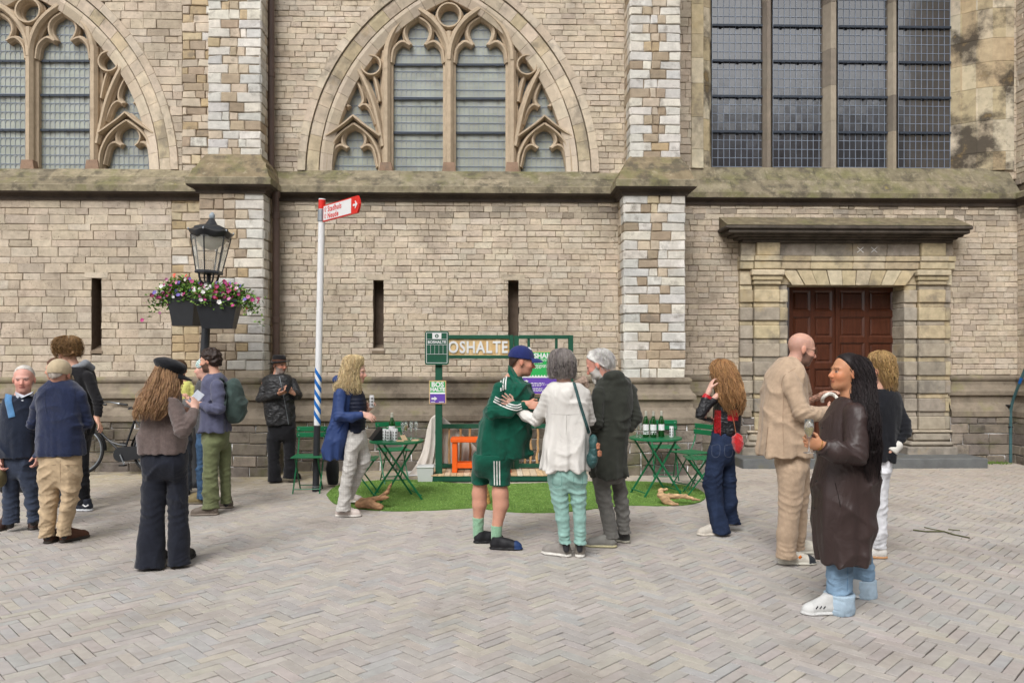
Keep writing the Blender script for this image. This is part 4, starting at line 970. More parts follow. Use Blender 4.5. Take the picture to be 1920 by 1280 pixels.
# ---- things on the tables
def on(t, px_, dy, z=.702): # a spot on a table top, under picture column px_, dy metres nearer or farther
    d = (t-CAM).dot(FW)+dy; return CAM+FW*d+RT*((px_-CX)/F*d)+UP*(-CH)+Vector((0, 0, z+MATZ))
def bottle(label, p, group=None, lab=1):
    t = thing('bottle', label, 'bottle', p, 0, group)
    MB().lathe([(0, .002), (.036, .002), (.039, .012), (.039, .17), (.036, .2), (.022, .24), (.0155, .265), (.0145, .30)], 18).build('glass', m_bottle, t, smooth=True)
    MB().lathe([(.0165, .262), (.0175, .266), (.017, .30), (.0175, .318), (.012, .322), (0, .322)], 14).build('foil_cap', M('silver_foil', C(206, 204, 190), rough=.45, metal=.4), t, smooth=True)
    n = 14; q = MB(); q.add([(.0398*cos(a), .0398*sin(a), z) for a in [-pi*.98+pi*.96*i/n for i in range(n+1)] for z in (.085, .16)], [(2*i, 2*i+2, 2*i+3, 2*i+1) for i in range(n)], (.8, .8, .8)); q.build('label', m_white, t)
    if lab:
        q = MB(); n = 16
        for i in range(n):
            for z in (.035, .058):
                if RD.random() < .75:
                    a0, a1 = -pi*.98+pi*.96*i/n, -pi*.98+pi*.96*(i+.8)/n; q.add([(.0402*cos(a), .0402*sin(a), zz) for a in (a0, a1) for zz in (z, z+.018)], [(0, 2, 3, 1)])
        q.build('band_print', m_white, t)
    return t
def can(label, p, group=None):
    t = thing('drink_can', label, 'can', p, RD.uniform(0, 6), group)
    MB().lathe([(0, .004), (.023, 0), (.0275, .01), (.0275, .12), (.024, .132), (.025, .135), (.022, .133), (0, .131)], 18).build('can_body', m_white, t, smooth=True)
    q = MB()
    for r_ in range(3):
        for i in range(12):
            if (i*7+r_*5) % 5 < 3: a0, a1 = 2*pi*i/12, 2*pi*(i+.7)/12; q.add([(.0279*cos(a), .0279*sin(a), zz) for a in (a0, a1) for zz in (.02+r_*.034, .044+r_*.034)], [(0, 2, 3, 1)])
    q.build('can_print', m_blackp, t); return t
def flute(label, p, wine=0, group=None, sc=1):
    t = thing('champagne_flute', label, 'glass', p, 0, group)
    MB().lathe([(.0, .001), (.03*sc, .001), (.03*sc, .003), (.004, .008), (.0035, .085), (.012, .10), (.022*sc, .135), (.025*sc, .17), (.021*sc, .215), (.0195*sc, .215), (.0235*sc, .17), (.0205*sc, .135), (.010, .104), (0, .10)], 16).build('glass', m_clear, t, smooth='all')
    if wine: MB().lathe([(.0, .105), (.009, .106), (.0198*sc, .136), (.0225*sc, .162), (0, .162)], 14).build('wine', m_wine, t, smooth=True)
    return t
gb = 'bottles standing together on the table'
bottle('green bottle with white label, end one beside two printed flutes', on(trr, 1211, .02), gb); bottle('green bottle with banded label between the two other bottles', on(trr, 1225, .0), gb); bottle('green bottle with plain white label, nearest the lone can', on(trr, 1240, .03), gb, 0)
can('white and black drink can alone beside three bottles', on(trr, 1259, .0))
flute('small empty glass with white print, outer one of a pair by bottles', on(trr, 1194, .04), 0, 'glasses by the three bottles', .8); flute('small empty glass between its twin and the first bottle', on(trr, 1201, -.02), 0, 'glasses by the three bottles', .8)
bottle('green bottle standing behind a cluster of drink cans', on(tl, 735, .10))
for i, (x, d) in enumerate(((721, -.02), (728, -.09), (735, -.04), (741, -.1), (742, .0))):
    can(('white and black can, outermost of cluster next to black card stand', 'white and black can at front of the cluster, by the card stand', 'white and black can in the middle of the cluster', 'white and black can at front of the cluster, by the beer mats', 'white and black can behind the front ones, nearest the flutes')[i], on(tl, x, d), 'drink cans clustered on the table')
for i, (x, d, w_) in enumerate(((755, .0, 0), (761, .09, 1), (771, .1, 0), (780, .12, 0))):
    flute(('empty flute standing nearest the cluster of cans', 'flute half full of pale wine on green table', 'empty flute between wine-filled flute and the outermost one', 'empty flute at the free edge of the cluttered table')[i], on(tl, x, d), w_, 'flutes on the cluttered table')
p = on(tl, 708, .05); t = thing('card_stand', 'black tent-shaped card stand on the cluttered green table', 'card stand', p, radians(20)); q = MB()
q.poly([(-.09, 0), (.07, 0), (.03, .15)], -.11, .11); q.build('stand_body', m_blackp, t)
q = MB(); q.add([(.078, -.09, .006), (.078, .02, .006), (.043, .02, .12), (.043, -.09, .12)], [(0, 1, 2, 3)]); q.build('white_card', m_white, t)
for x, d, a, l in ((750, -.12, .3, 'kraft beer mat lying near front edge of the cluttered table'), (757, -.06, 1.0, 'tilted kraft beer mat leaning at the flute stems'), (779, -.05, -.2, 'square kraft beer mat at the free table edge')):
    q = MB(); q.box(-.045, .045, -.04, .04, 0, .006, bev=.002); o = q.build('beer_mat', m_card, None, loc=on(tl, x, d)+Vector((0, 0, .03 if 'tilted' in l else 0)), rot=(.9 if 'tilted' in l else .06, 0, a)); tag(o, l, 'beer mat')

# ---- artificial grass mat
outl = [(612, 928), (626, 944), (660, 953), (720, 958), (790, 958), (850, 955), (895, 953), (940, 959), (1000, 962), (1050, 961), (1110, 955), (1180, 948), (1250, 949), (1300, 945), (1322, 935), (1316, 922), (1290, 912), (1230, 905), (1150, 903), (1060, 905), (960, 908), (860, 907), (800, 902), (740, 900), (680, 904), (632, 912)]
gp = smoothpath([tuple(gnd(*p)[:2]) for p in outl+outl[:1]], 4)[:-1]
cxm = sum(p[0] for p in gp)/len(gp); cym = sum(p[1] for p in gp)/len(gp)
mat_t = thing('grass_mat', 'wavy-edged mat of bright artificial grass under tables and bus-stop stand', 'grass mat', (cxm, cym, 0))
q = MB(); n = len(gp); q.add([(x-cxm, y-cym, .002) for x, y in gp]+[(x-cxm, y-cym, .014) for x, y in gp], [tuple(range(n, 2*n))]+[(i, (i+1) % n, n+(i+1) % n, n+i) for i in range(n)]); q.build('backing', m_turfb, mat_t)
def inside(x, y, poly):
    c = False; j = len(poly)-1
    for i in range(len(poly)):
        if (poly[i][1] > y) != (poly[j][1] > y) and x < (poly[j][0]-poly[i][0])*(y-poly[i][1])/(poly[j][1]-poly[i][1])+poly[i][0]: c = not c
        j = i
    return c
q = MB(); x0, x1 = min(p[0] for p in gp), max(p[0] for p in gp); y0, y1 = min(p[1] for p in gp), max(p[1] for p in gp)
TG = [C(132, 166, 84), C(146, 178, 98), C(120, 152, 72), C(158, 186, 110), C(130, 160, 88)]
cnt = 0
while cnt < 42000:
    x, y = RD.uniform(x0, x1), RD.uniform(y0, y1)
    if not inside(x, y, gp): continue
    cnt += 1; a = RD.uniform(0, 2*pi); h = RD.uniform(.007, .015); w_ = .004; l = RD.uniform(-.012, .012); l2 = RD.uniform(-.012, .012); X, Y = x-cxm, y-cym
    q.add([(X-w_*cos(a), Y-w_*sin(a), .012), (X+w_*cos(a), Y+w_*sin(a), .012), (X+l, Y+l2, .012+h)], [(0, 1, 2)], jit(RD.choice(TG), .12, RD))
stuff(q.build('turf_blades', m_turf, mat_t))

# ---- the home-made bus-stop stand
YS = onY(820, HOR, 1).y*0+10.62; gS = gnd(815, 905); YS = gS.y+.02
bx = lambda p: UX(p, YS); bz = lambda y: ZZ(y, YS, 900)
st = thing('bus_stop_stand', 'home-made green timber bus-stop stand with plank platform and lettered board', 'stand', (bx(945), YS, 0)); ox, oy = bx(945), YS
def sb(x0, x1, y0, y1, z0, z1, name, mat, bev=.003, par=None, col=None): q = MB(); q.box(x0-ox, x1-ox, y0-oy, y1-oy, z0, z1, col, bev); return q.build(name, mat, par or st)
PLX0, PLX1 = bx(808), bx(1088); yF, yBk = YS, YS+.62; zp = .105
sb(PLX0, PLX1, yF, yF+.045, .016, zp-.022, 'platform_edge', m_gdark); sb(PLX0, PLX1, yBk-.045, yBk, .016, zp-.022, 'platform_edge', m_gdark)
x = PLX0; WD = [C(214, 184, 144), C(226, 204, 172), C(200, 164, 120), C(234, 220, 196), C(206, 176, 138)]
while x < PLX1-.03: w_ = RD.uniform(.075, .105); sb(x+.002, min(x+w_, PLX1)-.002, yF-.01, yBk+.01, zp-.02+RD.uniform(0, .003), zp+RD.uniform(0, .004), 'plank', m_plank, .003, None, jit(RD.choice(WD), .08, RD)); x += w_
yp_ = yF+.10; sb(bx(815), bx(828), yp_, yp_+.08, zp, bz(640), 'post', m_gdark)
yr_ = yF+.52; cx2 = lambda p: UX(p, yr_); cz2 = lambda y: ZZ(y, yr_, 900)          # railing and boards at the back of the platform
for (a, b, zt_) in ((955, 963, cz2(628)), (1066, 1075, cz2(628))): sb(cx2(a), cx2(b), yr_, yr_+.08, zp, zt_, 'post', m_gdark)
sb(cx2(964), cx2(973), yr_+.002, yr_+.078, zp, cz2(629), 'post', m_gdark); sb(cx2(819), cx2(828), yr_, yr_+.08, zp, cz2(628), 'post', m_gdark)
for a, b in ((828, 955), (973, 1066)):
    sb(cx2(a), cx2(b), yr_+.01, yr_+.07, cz2(803), cz2(795), 'handrail', m_gdark); sb(cx2(a), cx2(b), yr_+.012, yr_+.068, zp+.02, zp+.075, 'bottom_rail', m_gdark); sb(cx2(a), cx2(b), yr_+.005, yr_+.075, cz2(635), cz2(628), 'top_beam', m_gdark)
sb(cx2(828), cx2(955), yr_+.005, yr_+.075, cz2(672), cz2(666), 'board_rail', m_gdark)
for a in (989, 1041): sb(cx2(a), cx2(a+5), yr_+.02, yr_+.06, cz2(662), cz2(635), 'upright', m_gdark)
xs_ = [cx2(828)+(cx2(955)-cx2(828))*i/15 for i in range(16)]
for i in range(15): sb(xs_[i]+.0008, xs_[i+1]-.0008, yr_+.03, yr_+.05, cz2(666), cz2(635), 'board_strip', m_plank, .0, None, jit(RD.choice((C(222, 190, 140), C(210, 174, 122), C(230, 204, 160))), .05, RD))
vs, fs = text_mesh('BOSHALTE', .245, .006, .006, 'LEFT', 1.12)
tx0 = min(v[0] for v in vs); tx1 = max(v[0] for v in vs); want = cx2(952)-cx2(826); kx = want/(tx1-tx0); zz0 = min(v[2] for v in vs); zz1 = max(v[2] for v in vs); kz = (cz2(639)-cz2(662))/(zz1-zz0)
q = MB(); q.add([((v[0]-tx0)*kx+cx2(826)-ox, v[1]+yr_+.021-oy, (v[2]-zz0)*kz+cz2(662)) for v in vs], fs); q.build('board_lettering', m_white, st)
# head sign on the post
q = MB(); sx0, sx1, sz0, sz1 = bx(796)-ox, bx(841)-ox, bz(684), bz(620); r_ = .035; pts = []
for (cx_, cz_, a0) in ((sx1-r_, sz1-r_, 0), (sx0+r_, sz1-r_, 90), (sx0+r_, sz0+r_, 180), (sx1-r_, sz0+r_, 270)):
    for j in range(5): a = radians(a0+90*j/4); pts.append((cx_+r_*cos(a), cz_+r_*sin(a)))
ys_ = yp_-oy-.045; q.poly(pts[::-1], ys_, ys_+.04); hd = q.build('head_sign', m_gdark, st)
def ln(a, b, w_, y_=ys_-.002, mb=None): mb.bar((a[0], y_, a[1]), (b[0], y_, b[1]), w_, .003, up=(0, 1, 0))
q = MB(); i = .022; X0, X1, Z0, Z1 = sx0+i, sx1-i, sz0+i*1.3, sz1-i*1.1
for a, b in (((X0, Z0), (X1, Z0)), ((X0, Z1), (X1, Z1))): ln(a, b, .006, mb=q)
for a, b in (((X0, Z0), (X0, Z1)), ((X1, Z0), (X1, Z1))): ln(a, b, .006, ys_-.0035, q)
zr1, zr2, zr3 = Z0+(Z1-Z0)*.78, Z0+(Z1-Z0)*.60, Z0+(Z1-Z0)*.29
for z in (zr1, zr2, zr3): ln((X0, z), (X1, z), .004, ys_-.005, q)
for j in range(1, 5): x = X0+(X1-X0)*j/5; ln((x, zr3), (x, zr2), .003, ys_-.0065, q)
q.build('sign_lines', m_white, hd)
q = MB(); xm = (X0+X1)/2; q.box(xm-.062, xm+.062, ys_-.0035, ys_-.0005, zr1+.006, Z1-.006); q.build('sign_plate', m_white, hd)
q = MB(); q.poly([(xm+.026*cos(2*pi*j/16), (zr1+Z1)/2+.026*sin(2*pi*j/16)) for j in range(16)][::-1], ys_-.0055, ys_-.004); q.build('roundel', m_gdark, hd)
q = MB(); q.poly([(xm-.012, (zr1+Z1)/2-.012), (xm+.012, (zr1+Z1)/2-.012), (xm, (zr1+Z1)/2+.016)], -.0075+ys_, ys_-.006); q.build('tree_emblem', m_white, hd)
vs, fs = text_mesh('BOSHALTE', .052, .0014, .0008, 'CENTER', 1.0); q = MB(); q.add([(v[0]+xm, v[1]+ys_-.002, v[2]+(zr1+zr2)/2-.003) for v in vs], fs); q.build('sign_lettering', m_white, hd)
# small poster on the post
def panel(x0, x1, z0, z1, y_, frame, name):
    q = MB(); q.box(x0-frame, x1+frame, y_, y_+.018, z0-frame, z1+frame, (1, 1, 1), .003); return q.build(name, m_ply, st)
a0, a1, c0, c1 = bx(805.5)-ox, bx(834)-ox, bz(755.5), bz(715.5); yq_ = yp_-.024-oy
sm = panel(a0, a1, c0, c1, yq_, .014, 'notice_board'); q = MB(); GR, PU = C(52, 178, 92), C(110, 76, 178); zm = c0+(c1-c0)*.46
q.quad((a0, yq_-.002, zm+.01), (a1, yq_-.002, zm+.01), (a1, yq_-.002, c1), (a0, yq_-.002, c1), GR); q.quad((a0, yq_-.002, c0), (a1, yq_-.002, c0), (a1, yq_-.002, zm-.01), (a0, yq_-.002, zm-.01), PU); q.quad((a0, yq_-.002, zm-.01), (a1, yq_-.002, zm-.01), (a1, yq_-.002, zm+.01), (a0, yq_-.002, zm+.01), (.85, .85, .85)); q.build('notice_print', m_poster, sm)
q = MB(); xm = (a0+a1)/2
for s_, zz, sz in (('BOS', c1-.042, .092), ('HALTE', c1-.108, .066)):
    vs, fs = text_mesh(s_, sz, .004, .0006, 'CENTER', 1.02); q.add([(v[0]+xm, v[1]+yq_-.0035, v[2]+zz) for v in vs], fs)
q.poly([(a0+.02, zm-.062), (a0+.06, zm-.062), (a0+.06, zm-.045), (a0+.1, zm-.075), (a0+.06, zm-.105), (a0+.06, zm-.088), (a0+.02, zm-.088)][::-1], yq_-.004, yq_-.0025)
for j in range(2): q.box(a0+.012+j*.11, a0+.07+j*.12, yq_-.004, yq_-.0025, c0+.010, c0+.018)
q.build('notice_lettering', m_white, sm)
# big poster
a0, a1, c0, c1 = cx2(978)-ox, cx2(1050)-ox, cz2(738), cz2(660); yq_ = yr_-oy-.022
pb2 = panel(a0, a1, c0, c1, yq_, .012, 'poster_board'); zm = c0+(c1-c0)*.42; q = MB()
q.quad((a0, yq_-.002, zm), (a1, yq_-.002, zm), (a1, yq_-.002, c1), (a0, yq_-.002, c1), GR); q.quad((a0, yq_-.002, c0), (a1, yq_-.002, c0), (a1, yq_-.002, zm-.002), (a0, yq_-.002, zm-.002), PU); q.build('poster_print', m_poster, pb2)
q = MB(); xm = (a0+a1)/2; vs, fs = text_mesh('BOSHALTE', .098, .004, .0006, 'CENTER', 1.0); q.add([(v[0]+xm, v[1]+yq_-.0035, v[2]+c1-.055) for v in vs], fs)
n = 26; pts = [(a0, zm-.02)]+[(a0+(a1-a0)*(j+.5)/n, zm+(.022 if j % 2 else -.006)) for j in range(n)]+[(a1, zm-.02)]; q.poly(pts[::-1], yq_-.0042, yq_-.0025)
for row, (z, l) in enumerate(((c1-.105, .9), (c1-.122, .8), (c1-.155, .55), (c1-.185, .85), (c1-.2, .7), (c1-.215, .8), (c1-.23, .5), (c0+.15, .6), (c0+.132, .75), (c0+.115, .5), (c0+.075, .55), (c0+.058, .7), (c0+.04, .6))):
    x = a0+.03 if z > zm else a0+.13; xe = a0+.03+(a1-a0-.06)*l
    while x < xe: w_ = RD.uniform(.012, .04); q.box(x, min(x+w_, xe), yq_-.004, yq_-.0025, z-.004, z+.004+(.003 if row in (2, 7, 10) else 0)); x += w_+.009
q.poly([(a0+.03, zm-.06), (a0+.06, zm-.06), (a0+.06, zm-.045), (a0+.1, zm-.07), (a0+.06, zm-.095), (a0+.06, zm-.08), (a0+.03, zm-.08)][::-1], yq_-.004, yq_-.0025); q.build('poster_lettering', m_white, pb2)
for pa in (843, 862, 881, 900, 918, 936, 984, 996, 1008, 1030, 1048):   # stick balusters
    x = cx2(pa)-ox; pts = [(x+RD.uniform(-.012, .012), yr_+.04-oy+RD.uniform(-.01, .01), zp+.07+(cz2(803)-zp-.07)*i/5) for i in range(6)]
    q = MB(); q.tube(pts, [RD.uniform(.012, .02) for _ in pts], 8); q.build('stick', m_stick, st, smooth=True)
# canvas draped behind the post
dr = MB(); nx, nz = 60, 30; yd_ = yr_+.12; ex = lambda p: UX(p, yd_); ez = lambda y: ZZ(y, yd_, 850); vs = []
topl = smoothpath([(800, 806), (808, 784), (822, 776), (836, 786), (858, 806), (880, 826), (896, 842)], 10); botl = smoothpath([(764, 890), (786, 886), (812, 884), (832, 884), (852, 884), (872, 884), (894, 884)], 10)
for i in range(nx+1):
    a, b = topl[i], botl[i]; u = i/nx
    for j in range(nz+1):
        v = j/nz; w2 = v**1.25 if u < .35 else v; x = ex(b[0])*(1-v)+ex(a[0])*v-.05*sin(pi*v)*(1 if u < .3 else -.2)*-1; z = max(.012, ez(b[1])-.02)*(1-w2)+ez(a[1])*w2
        fold = .022*sin(u*23+1.2*v)+.01*sin(u*51+2)+.015*sin(u*11+v)
        vs.append((x-ox, yd_-oy+fold*(1-.5*v)-.05*(1-v)*(u < .2), z))
dr.add(vs, [(i*(nz+1)+j, (i+1)*(nz+1)+j, (i+1)*(nz+1)+j+1, i*(nz+1)+j+1) for i in range(nx) for j in range(nz)])
o = dr.build('canvas_sheet', m_cloth, None, smooth='all', loc=(ox, oy, 0)); tag(o, 'beige canvas sheet draped in folds behind the green post', 'sheet')
md = o.modifiers.new('thickness', 'SOLIDIFY'); md.thickness = .004
p = gnd(786, 893); q = MB(); q.box(-.2, .22, -.22, .2, 0, .015, bev=.006); o = q.build('white_board', m_white, None, loc=(p.x-.0, p.y+.25, .003), rot=(0, 0, .2)); tag(o, 'white board lying on the paving beside canvas sheet', 'board')
# orange bench, tub, stump
p0 = UX(845, YS+.2); p1 = UX(961, YS+.2); bt = thing('bench', 'orange painted wooden bench standing on the plank platform', 'bench', ((p0+p1)/2, YS+.30, zp+.004)); W = p1-p0
q = MB(); q.box(-W/2, W/2, -.15, .15, .42, .475, bev=.006); q.build('seat', m_orange, bt)
for sx in (-1, 1):
    for sy in (-1, 1): q = MB(); q.box(sx*(W/2-.055)-.035, sx*(W/2-.055)+.035, sy*.10-.03, sy*.10+.03, 0, .42, bev=.004); q.build('leg', m_orange, bt)
for sy in (-1, 1): q = MB(); q.box(-W/2+.09, W/2-.09, sy*.10-.02, sy*.10+.02, .06, .13, bev=.004); q.build('stretcher', m_orange, bt)
p = gnd(797, 905); tb = thing('storage_tub', 'translucent white plastic tub with lid beside the platform', 'tub', (p.x, p.y+.12, .0)); w_ = .112
q = MB(); q.add([(x*w_*s_, y*.12*s_, z) for z, s_ in ((.014, .86), (.20, 1)) for x, y in ((-1, -1), (1, -1), (1, 1), (-1, 1))], [(3, 2, 1, 0), (4, 5, 6, 7)]+[(i, (i+1) % 4, 4+(i+1) % 4, 4+i) for i in range(4)]); q.build('tub', m_tub, tb)
q = MB(); q.box(-w_-.008, w_+.008, -.13, .13, .2, .222, bev=.008); q.build('lid', m_tub, tb)

# ---- bicycle against the plinth
m_bike = M('bicycle_black', C(30, 32, 36), rough=.35, var=.1, spec=.5)
gB = gnd(152, 889); gB.y = YL-.17-.30
bk = thing('bicycle', 'black upright bicycle leaning against the church plinth', 'bicycle', (gB.x, gB.y, 0)); bk.rotation_euler = (radians(-4), 0, radians(-1.5))
for cx_ in (0, 1.12):
    q = MB(); n = 40; q.tube([(cx_+.335*cos(2*pi*i/n), 0, .355+.335*sin(2*pi*i/n)) for i in range(n)], .02, 8, closed=True); wh = q.build('wheel', m_rubber, bk, smooth='all')
    q = MB(); q.tube([(cx_+.31*cos(2*pi*i/n), 0, .355+.31*sin(2*pi*i/n)) for i in range(n)], .011, 6, closed=True); q.build('rim', m_steel, wh, smooth='all')
    q = MB()
    for i in range(28): a = 2*pi*i/28; q.tube([(cx_+.02*cos(a+.6*(-1)**i), .02*(-1)**i, .355+.02*sin(a+.6*(-1)**i)), (cx_+.31*cos(a), 0, .355+.31*sin(a))], .0013, 3, cap=False)
    q.build('spokes', m_steel, wh)
    q = MB(); q.tube([(cx_, -.05, .355), (cx_, .05, .355)], .018, 8); q.build('hub', m_steel, wh)
    q = MB(); vs = []; n = 22
    for i in range(n+1):
        a = radians(-25+200*i/n) if cx_ else radians(0+180*i/n) 
        for y_, r_ in ((-.03, .372), (-.02, .383), (.02, .383), (.03, .372)): vs.append((cx_+r_*cos(a), y_, .355+r_*sin(a)))
    q.add(vs, [(i*4+j, i*4+j+1, i*4+5+j, i*4+4+j) for i in range(n) for j in range(3)]); q.build('mudguard', m_bike, bk, smooth='all')
q = MB(); BB = (.63, 0, .30); HT, HB = (.235, 0, .86), (.195, 0, .70); ST = (.80, 0, .84)
q.tube([HT, HB], .018, 8); q.tube(smoothpath([(.225, 0, .82), (.30, 0, .62), (.42, 0, .50), (.56, 0, .44), (.68, 0, .43)], 5), .016, 8); q.tube([HB, BB], .017, 8); q.tube([BB, ST], .016, 8)
for s in (-.045, .045): q.tube([BB, (1.12, s, .355)], .01, 6); q.tube([(.79, 0, .80), (1.12, s, .355)], .009, 6)
q.build('frame', m_bike, bk, smooth=True)
q = MB()
for s in (-.045, .045): q.tube(smoothpath([(.195, s*.8, .70), (.12, s, .52), (.0, s, .355)], 4), .011, 6)
q.build('fork', m_bike, bk, smooth=True)
q = MB(); q.tube([HT, (.26, 0, 1.0)], .013, 8); q.tube(smoothpath([(.50, -.30, 1.02), (.36, -.31, 1.04), (.24, -.22, 1.06), (.22, 0, 1.02), (.24, .22, 1.06), (.36, .31, 1.04), (.50, .30, 1.02)], 6), .011, 8); q.build('handlebar', m_steel, bk, smooth=True)
for s in (-1, 1): q = MB(); q.tube([(.40, s*.308, 1.035), (.52, s*.30, 1.016)], .016, 8); q.build('grip', m_blackp, bk, smooth=True)
q = MB(); q.lathe([(0, 0), (.045, .005), (.05, .04), (.035, .07), (0, .075)], 12); q.build('headlamp', m_blackp, bk, smooth=True, loc=(.16, 0, .86), rot=(0, -pi/2, 0))
q = MB(); pts = [(.63+.11*cos(a), .30+.11*sin(a)) for a in [pi/2+pi*i/10 for i in range(11)]]+[(1.12+.07*cos(a), .355+.07*sin(a)) for a in [-pi/2+pi*i/10 for i in range(11)]]; q.poly(pts, -.07, -.035); q.build('chain_case', m_bike, bk, smooth=True)
q = MB(); q.tube([(.63, -.09, .30), (.70, -.09, .15)], .009, 6); q.tube([(.63, .09, .30), (.56, .09, .45)], .009, 6); q.build('crank', m_steel, bk)
for x, y, z in ((.70, -.14, .15), (.56, .14, .45)): q = MB(); q.box(x-.045, x+.045, y-.04, y+.04, z-.012, z+.012, bev=.005); q.build('pedal', m_blackp, bk)
q = MB(); q.tube([ST, (.815, 0, .93)], .012, 8); q.build('seat_post', m_steel, bk); q = MB(); q.add([(.68, -.02, .945), (.68, .02, .945), (.93, .10, .965), (.95, 0, .97), (.93, -.10, .965), (.70, -.018, .985), (.70, .018, .985), (.92, .085, 1.0), (.94, 0, 1.0), (.92, -.085, 1.0)], [(4, 3, 2, 1, 0), (5, 6, 7, 8, 9), (0, 1, 6, 5), (1, 2, 7, 6), (2, 3, 8, 7), (3, 4, 9, 8), (4, 0, 5, 9)]); q.build('saddle', m_blackp, bk)
q = MB(); 
for s in (-.06, 0, .06): q.tube([(.86, s, .755), (1.30, s, .755)], .006, 6)
for x in (.9, 1.05, 1.25): q.tube([(x, -.07, .755), (x, .07, .755)], .006, 6)
for s in (-.07, .07): q.tube([(1.22, s, .755), (1.12, s, .36)], .006, 6)
q.build('carrier', m_bike, bk)

# ---- small things at the edges
p = gnd(1895, 868); rl = thing('handrail', 'bent blue-green metal pipe rail fixed to the church corner', 'handrail', (p.x, p.y, 0)); P_ = lambda x, y, d: tuple(CAM+FW*((p-CAM).dot(FW)+d)+RT*((x-CX)/F*((p-CAM).dot(FW)+d))+UP*((HOR-y)/F*((p-CAM).dot(FW)+d))-Vector((p.x, p.y, 0)))
q = MB(); q.tube(smoothpath([P_(1895, 866, 0), P_(1895, 790, 0), P_(1896, 764, 0), P_(1903, 740, -.1), P_(1914, 712, -.25), P_(1935, 660, -.5)], 4), .022, 8); q.build('pipe', M('rail_paint', C(72, 108, 112), rough=.5, var=.25, scale=9), rl, smooth=True)
q = MB(); q.tube([P_(1911.5, 718, -.22), P_(1915.5, 708, -.27)], .0235, 8); q.build('blue_tape', m_blue, rl)
for y in (760, 800): q = MB(); xx = P_(1895, y, 0); q.box(xx[0]-.03, xx[0]+.03, xx[1]-.02, xx[1]+.3, xx[2]-.01, xx[2]+.01); q.build('bracket', m_dark, rl)
def ptube(name, label, cat, pts, rs, mat, n=6):
    q = MB(); o = Vector(pts[0]); q.tube([Vector(a)-o for a in pts], rs, n); b = q.build(name, mat, None, smooth=True, loc=o); return tag(b, label, cat)
tw_ = thing('twig', 'thin forked green-grey twig lying on the paving', 'twig', gnd(1770, 998)); c0 = gnd(1770, 998)
for pts, w_ in (([(1712, 995), (1735, 998), (1770, 998), (1790, 1004), (1818, 1010)], .007), ([(1733, 990), (1750, 994), (1772, 998)], .005), ([(1778, 994), (1800, 996)], .005)):
    q = MB(); q.tube([gnd(*a)-c0+Vector((0, 0, .012)) for a in pts], w_, 5); q.build('branch', M('twig_bark', C(96, 98, 66), rough=.9, var=.2), tw_)
wd = MB(); c0 = onY(1868, 868, YR-.25); c0.z = 0
for i in range(260): x, y = RD.gauss(0, .13), RD.gauss(0, .04); a = Vector((RD.gauss(0, .5), RD.gauss(0, .5), 1)).normalized()*RD.uniform(.02, .07); s = Vector((RD.uniform(-1, 1), RD.uniform(-1, 1), 0))*.006; wd.add([Vector((x, y, 0))-s, Vector((x, y, 0))+s, Vector((x, y, 0))+a], [(0, 1, 2)], jit(C(104, 136, 52), .25, RD))
o = wd.build('weeds', m_leaf, None, loc=c0); o['kind'] = 'stuff'; tag(o, 'tuft of green weeds growing at the church wall foot', 'weeds')
# white folding sign behind the old man
p = gnd(38, 925); ab = thing('pavement_sign', 'white pavement sign with red letters behind the old man\'s legs', 'sign', (p.x, p.y+.1, 0)); q = MB(); q.box(-.28, .14, -.012, .012, .10, .42, bev=.01); bd = q.build('board', m_white, ab)
q = MB(); q.box(-.3, .16, -.05, .05, 0, .1, bev=.02); q.build('foot', m_blackp, ab)
vs, fs = text_mesh('U', .12, .008, .001, 'CENTER'); q = MB(); q.add([(x+.06, y-.014, z+.27) for x, y, z in vs], fs); q.build('lettering', m_red, bd)
# ================================================================ sculpting: distance fields turned into meshes
f32 = np.float32
def V3(*a): return np.array(a, dtype=np.float64)
def cone(a, b, ra, rb, flat=None):
    """tapered round limb; flat = (direction, factor) squashes it along a direction"""
    a = V3(*a); b = V3(*b); m = max(ra, rb)*(1.0 if not flat else max(1, flat[1])); lo = np.minimum(a, b)-m; hi = np.maximum(a, b)+m; ab = b-a; L2 = max(ab@ab, 1e-9)
    def d(X, Y, Z):
        px, py, pz = X-a[0], Y-a[1], Z-a[2]; t = np.clip((px*ab[0]+py*ab[1]+pz*ab[2])/L2, 0, 1)
        qx, qy, qz = px-t*ab[0], py-t*ab[1], pz-t*ab[2]
        if flat:
            n = V3(*flat[0]); n = n/np.linalg.norm(n); k = qx*n[0]+qy*n[1]+qz*n[2]; e = (1/flat[1]-1)*k
            qx, qy, qz = qx+e*n[0], qy+e*n[1], qz+e*n[2]
        return np.sqrt(qx*qx+qy*qy+qz*qz)-(ra+(rb-ra)*t)
    return lo, hi, d
def ell(c, r, Rm=None):
    c = V3(*c); r = V3(*r); m = r.max(); 
    def d(X, Y, Z):
        x, y, z = X-c[0], Y-c[1], Z-c[2]
        if Rm is not None: x, y, z = (x*Rm[0][0]+y*Rm[0][1]+z*Rm[0][2]), (x*Rm[1][0]+y*Rm[1][1]+z*Rm[1][2]), (x*Rm[2][0]+y*Rm[2][1]+z*Rm[2][2])
        k0 = np.sqrt((x/r[0])**2+(y/r[1])**2+(z/r[2])**2); k1 = np.sqrt((x/r[0]**2)**2+(y/r[1]**2)**2+(z/r[2]**2)**2)+1e-6
        return k0*(k0-1)/k1
    e = np.full(3, m) if Rm is not None else r
    return c-e, c+e, d
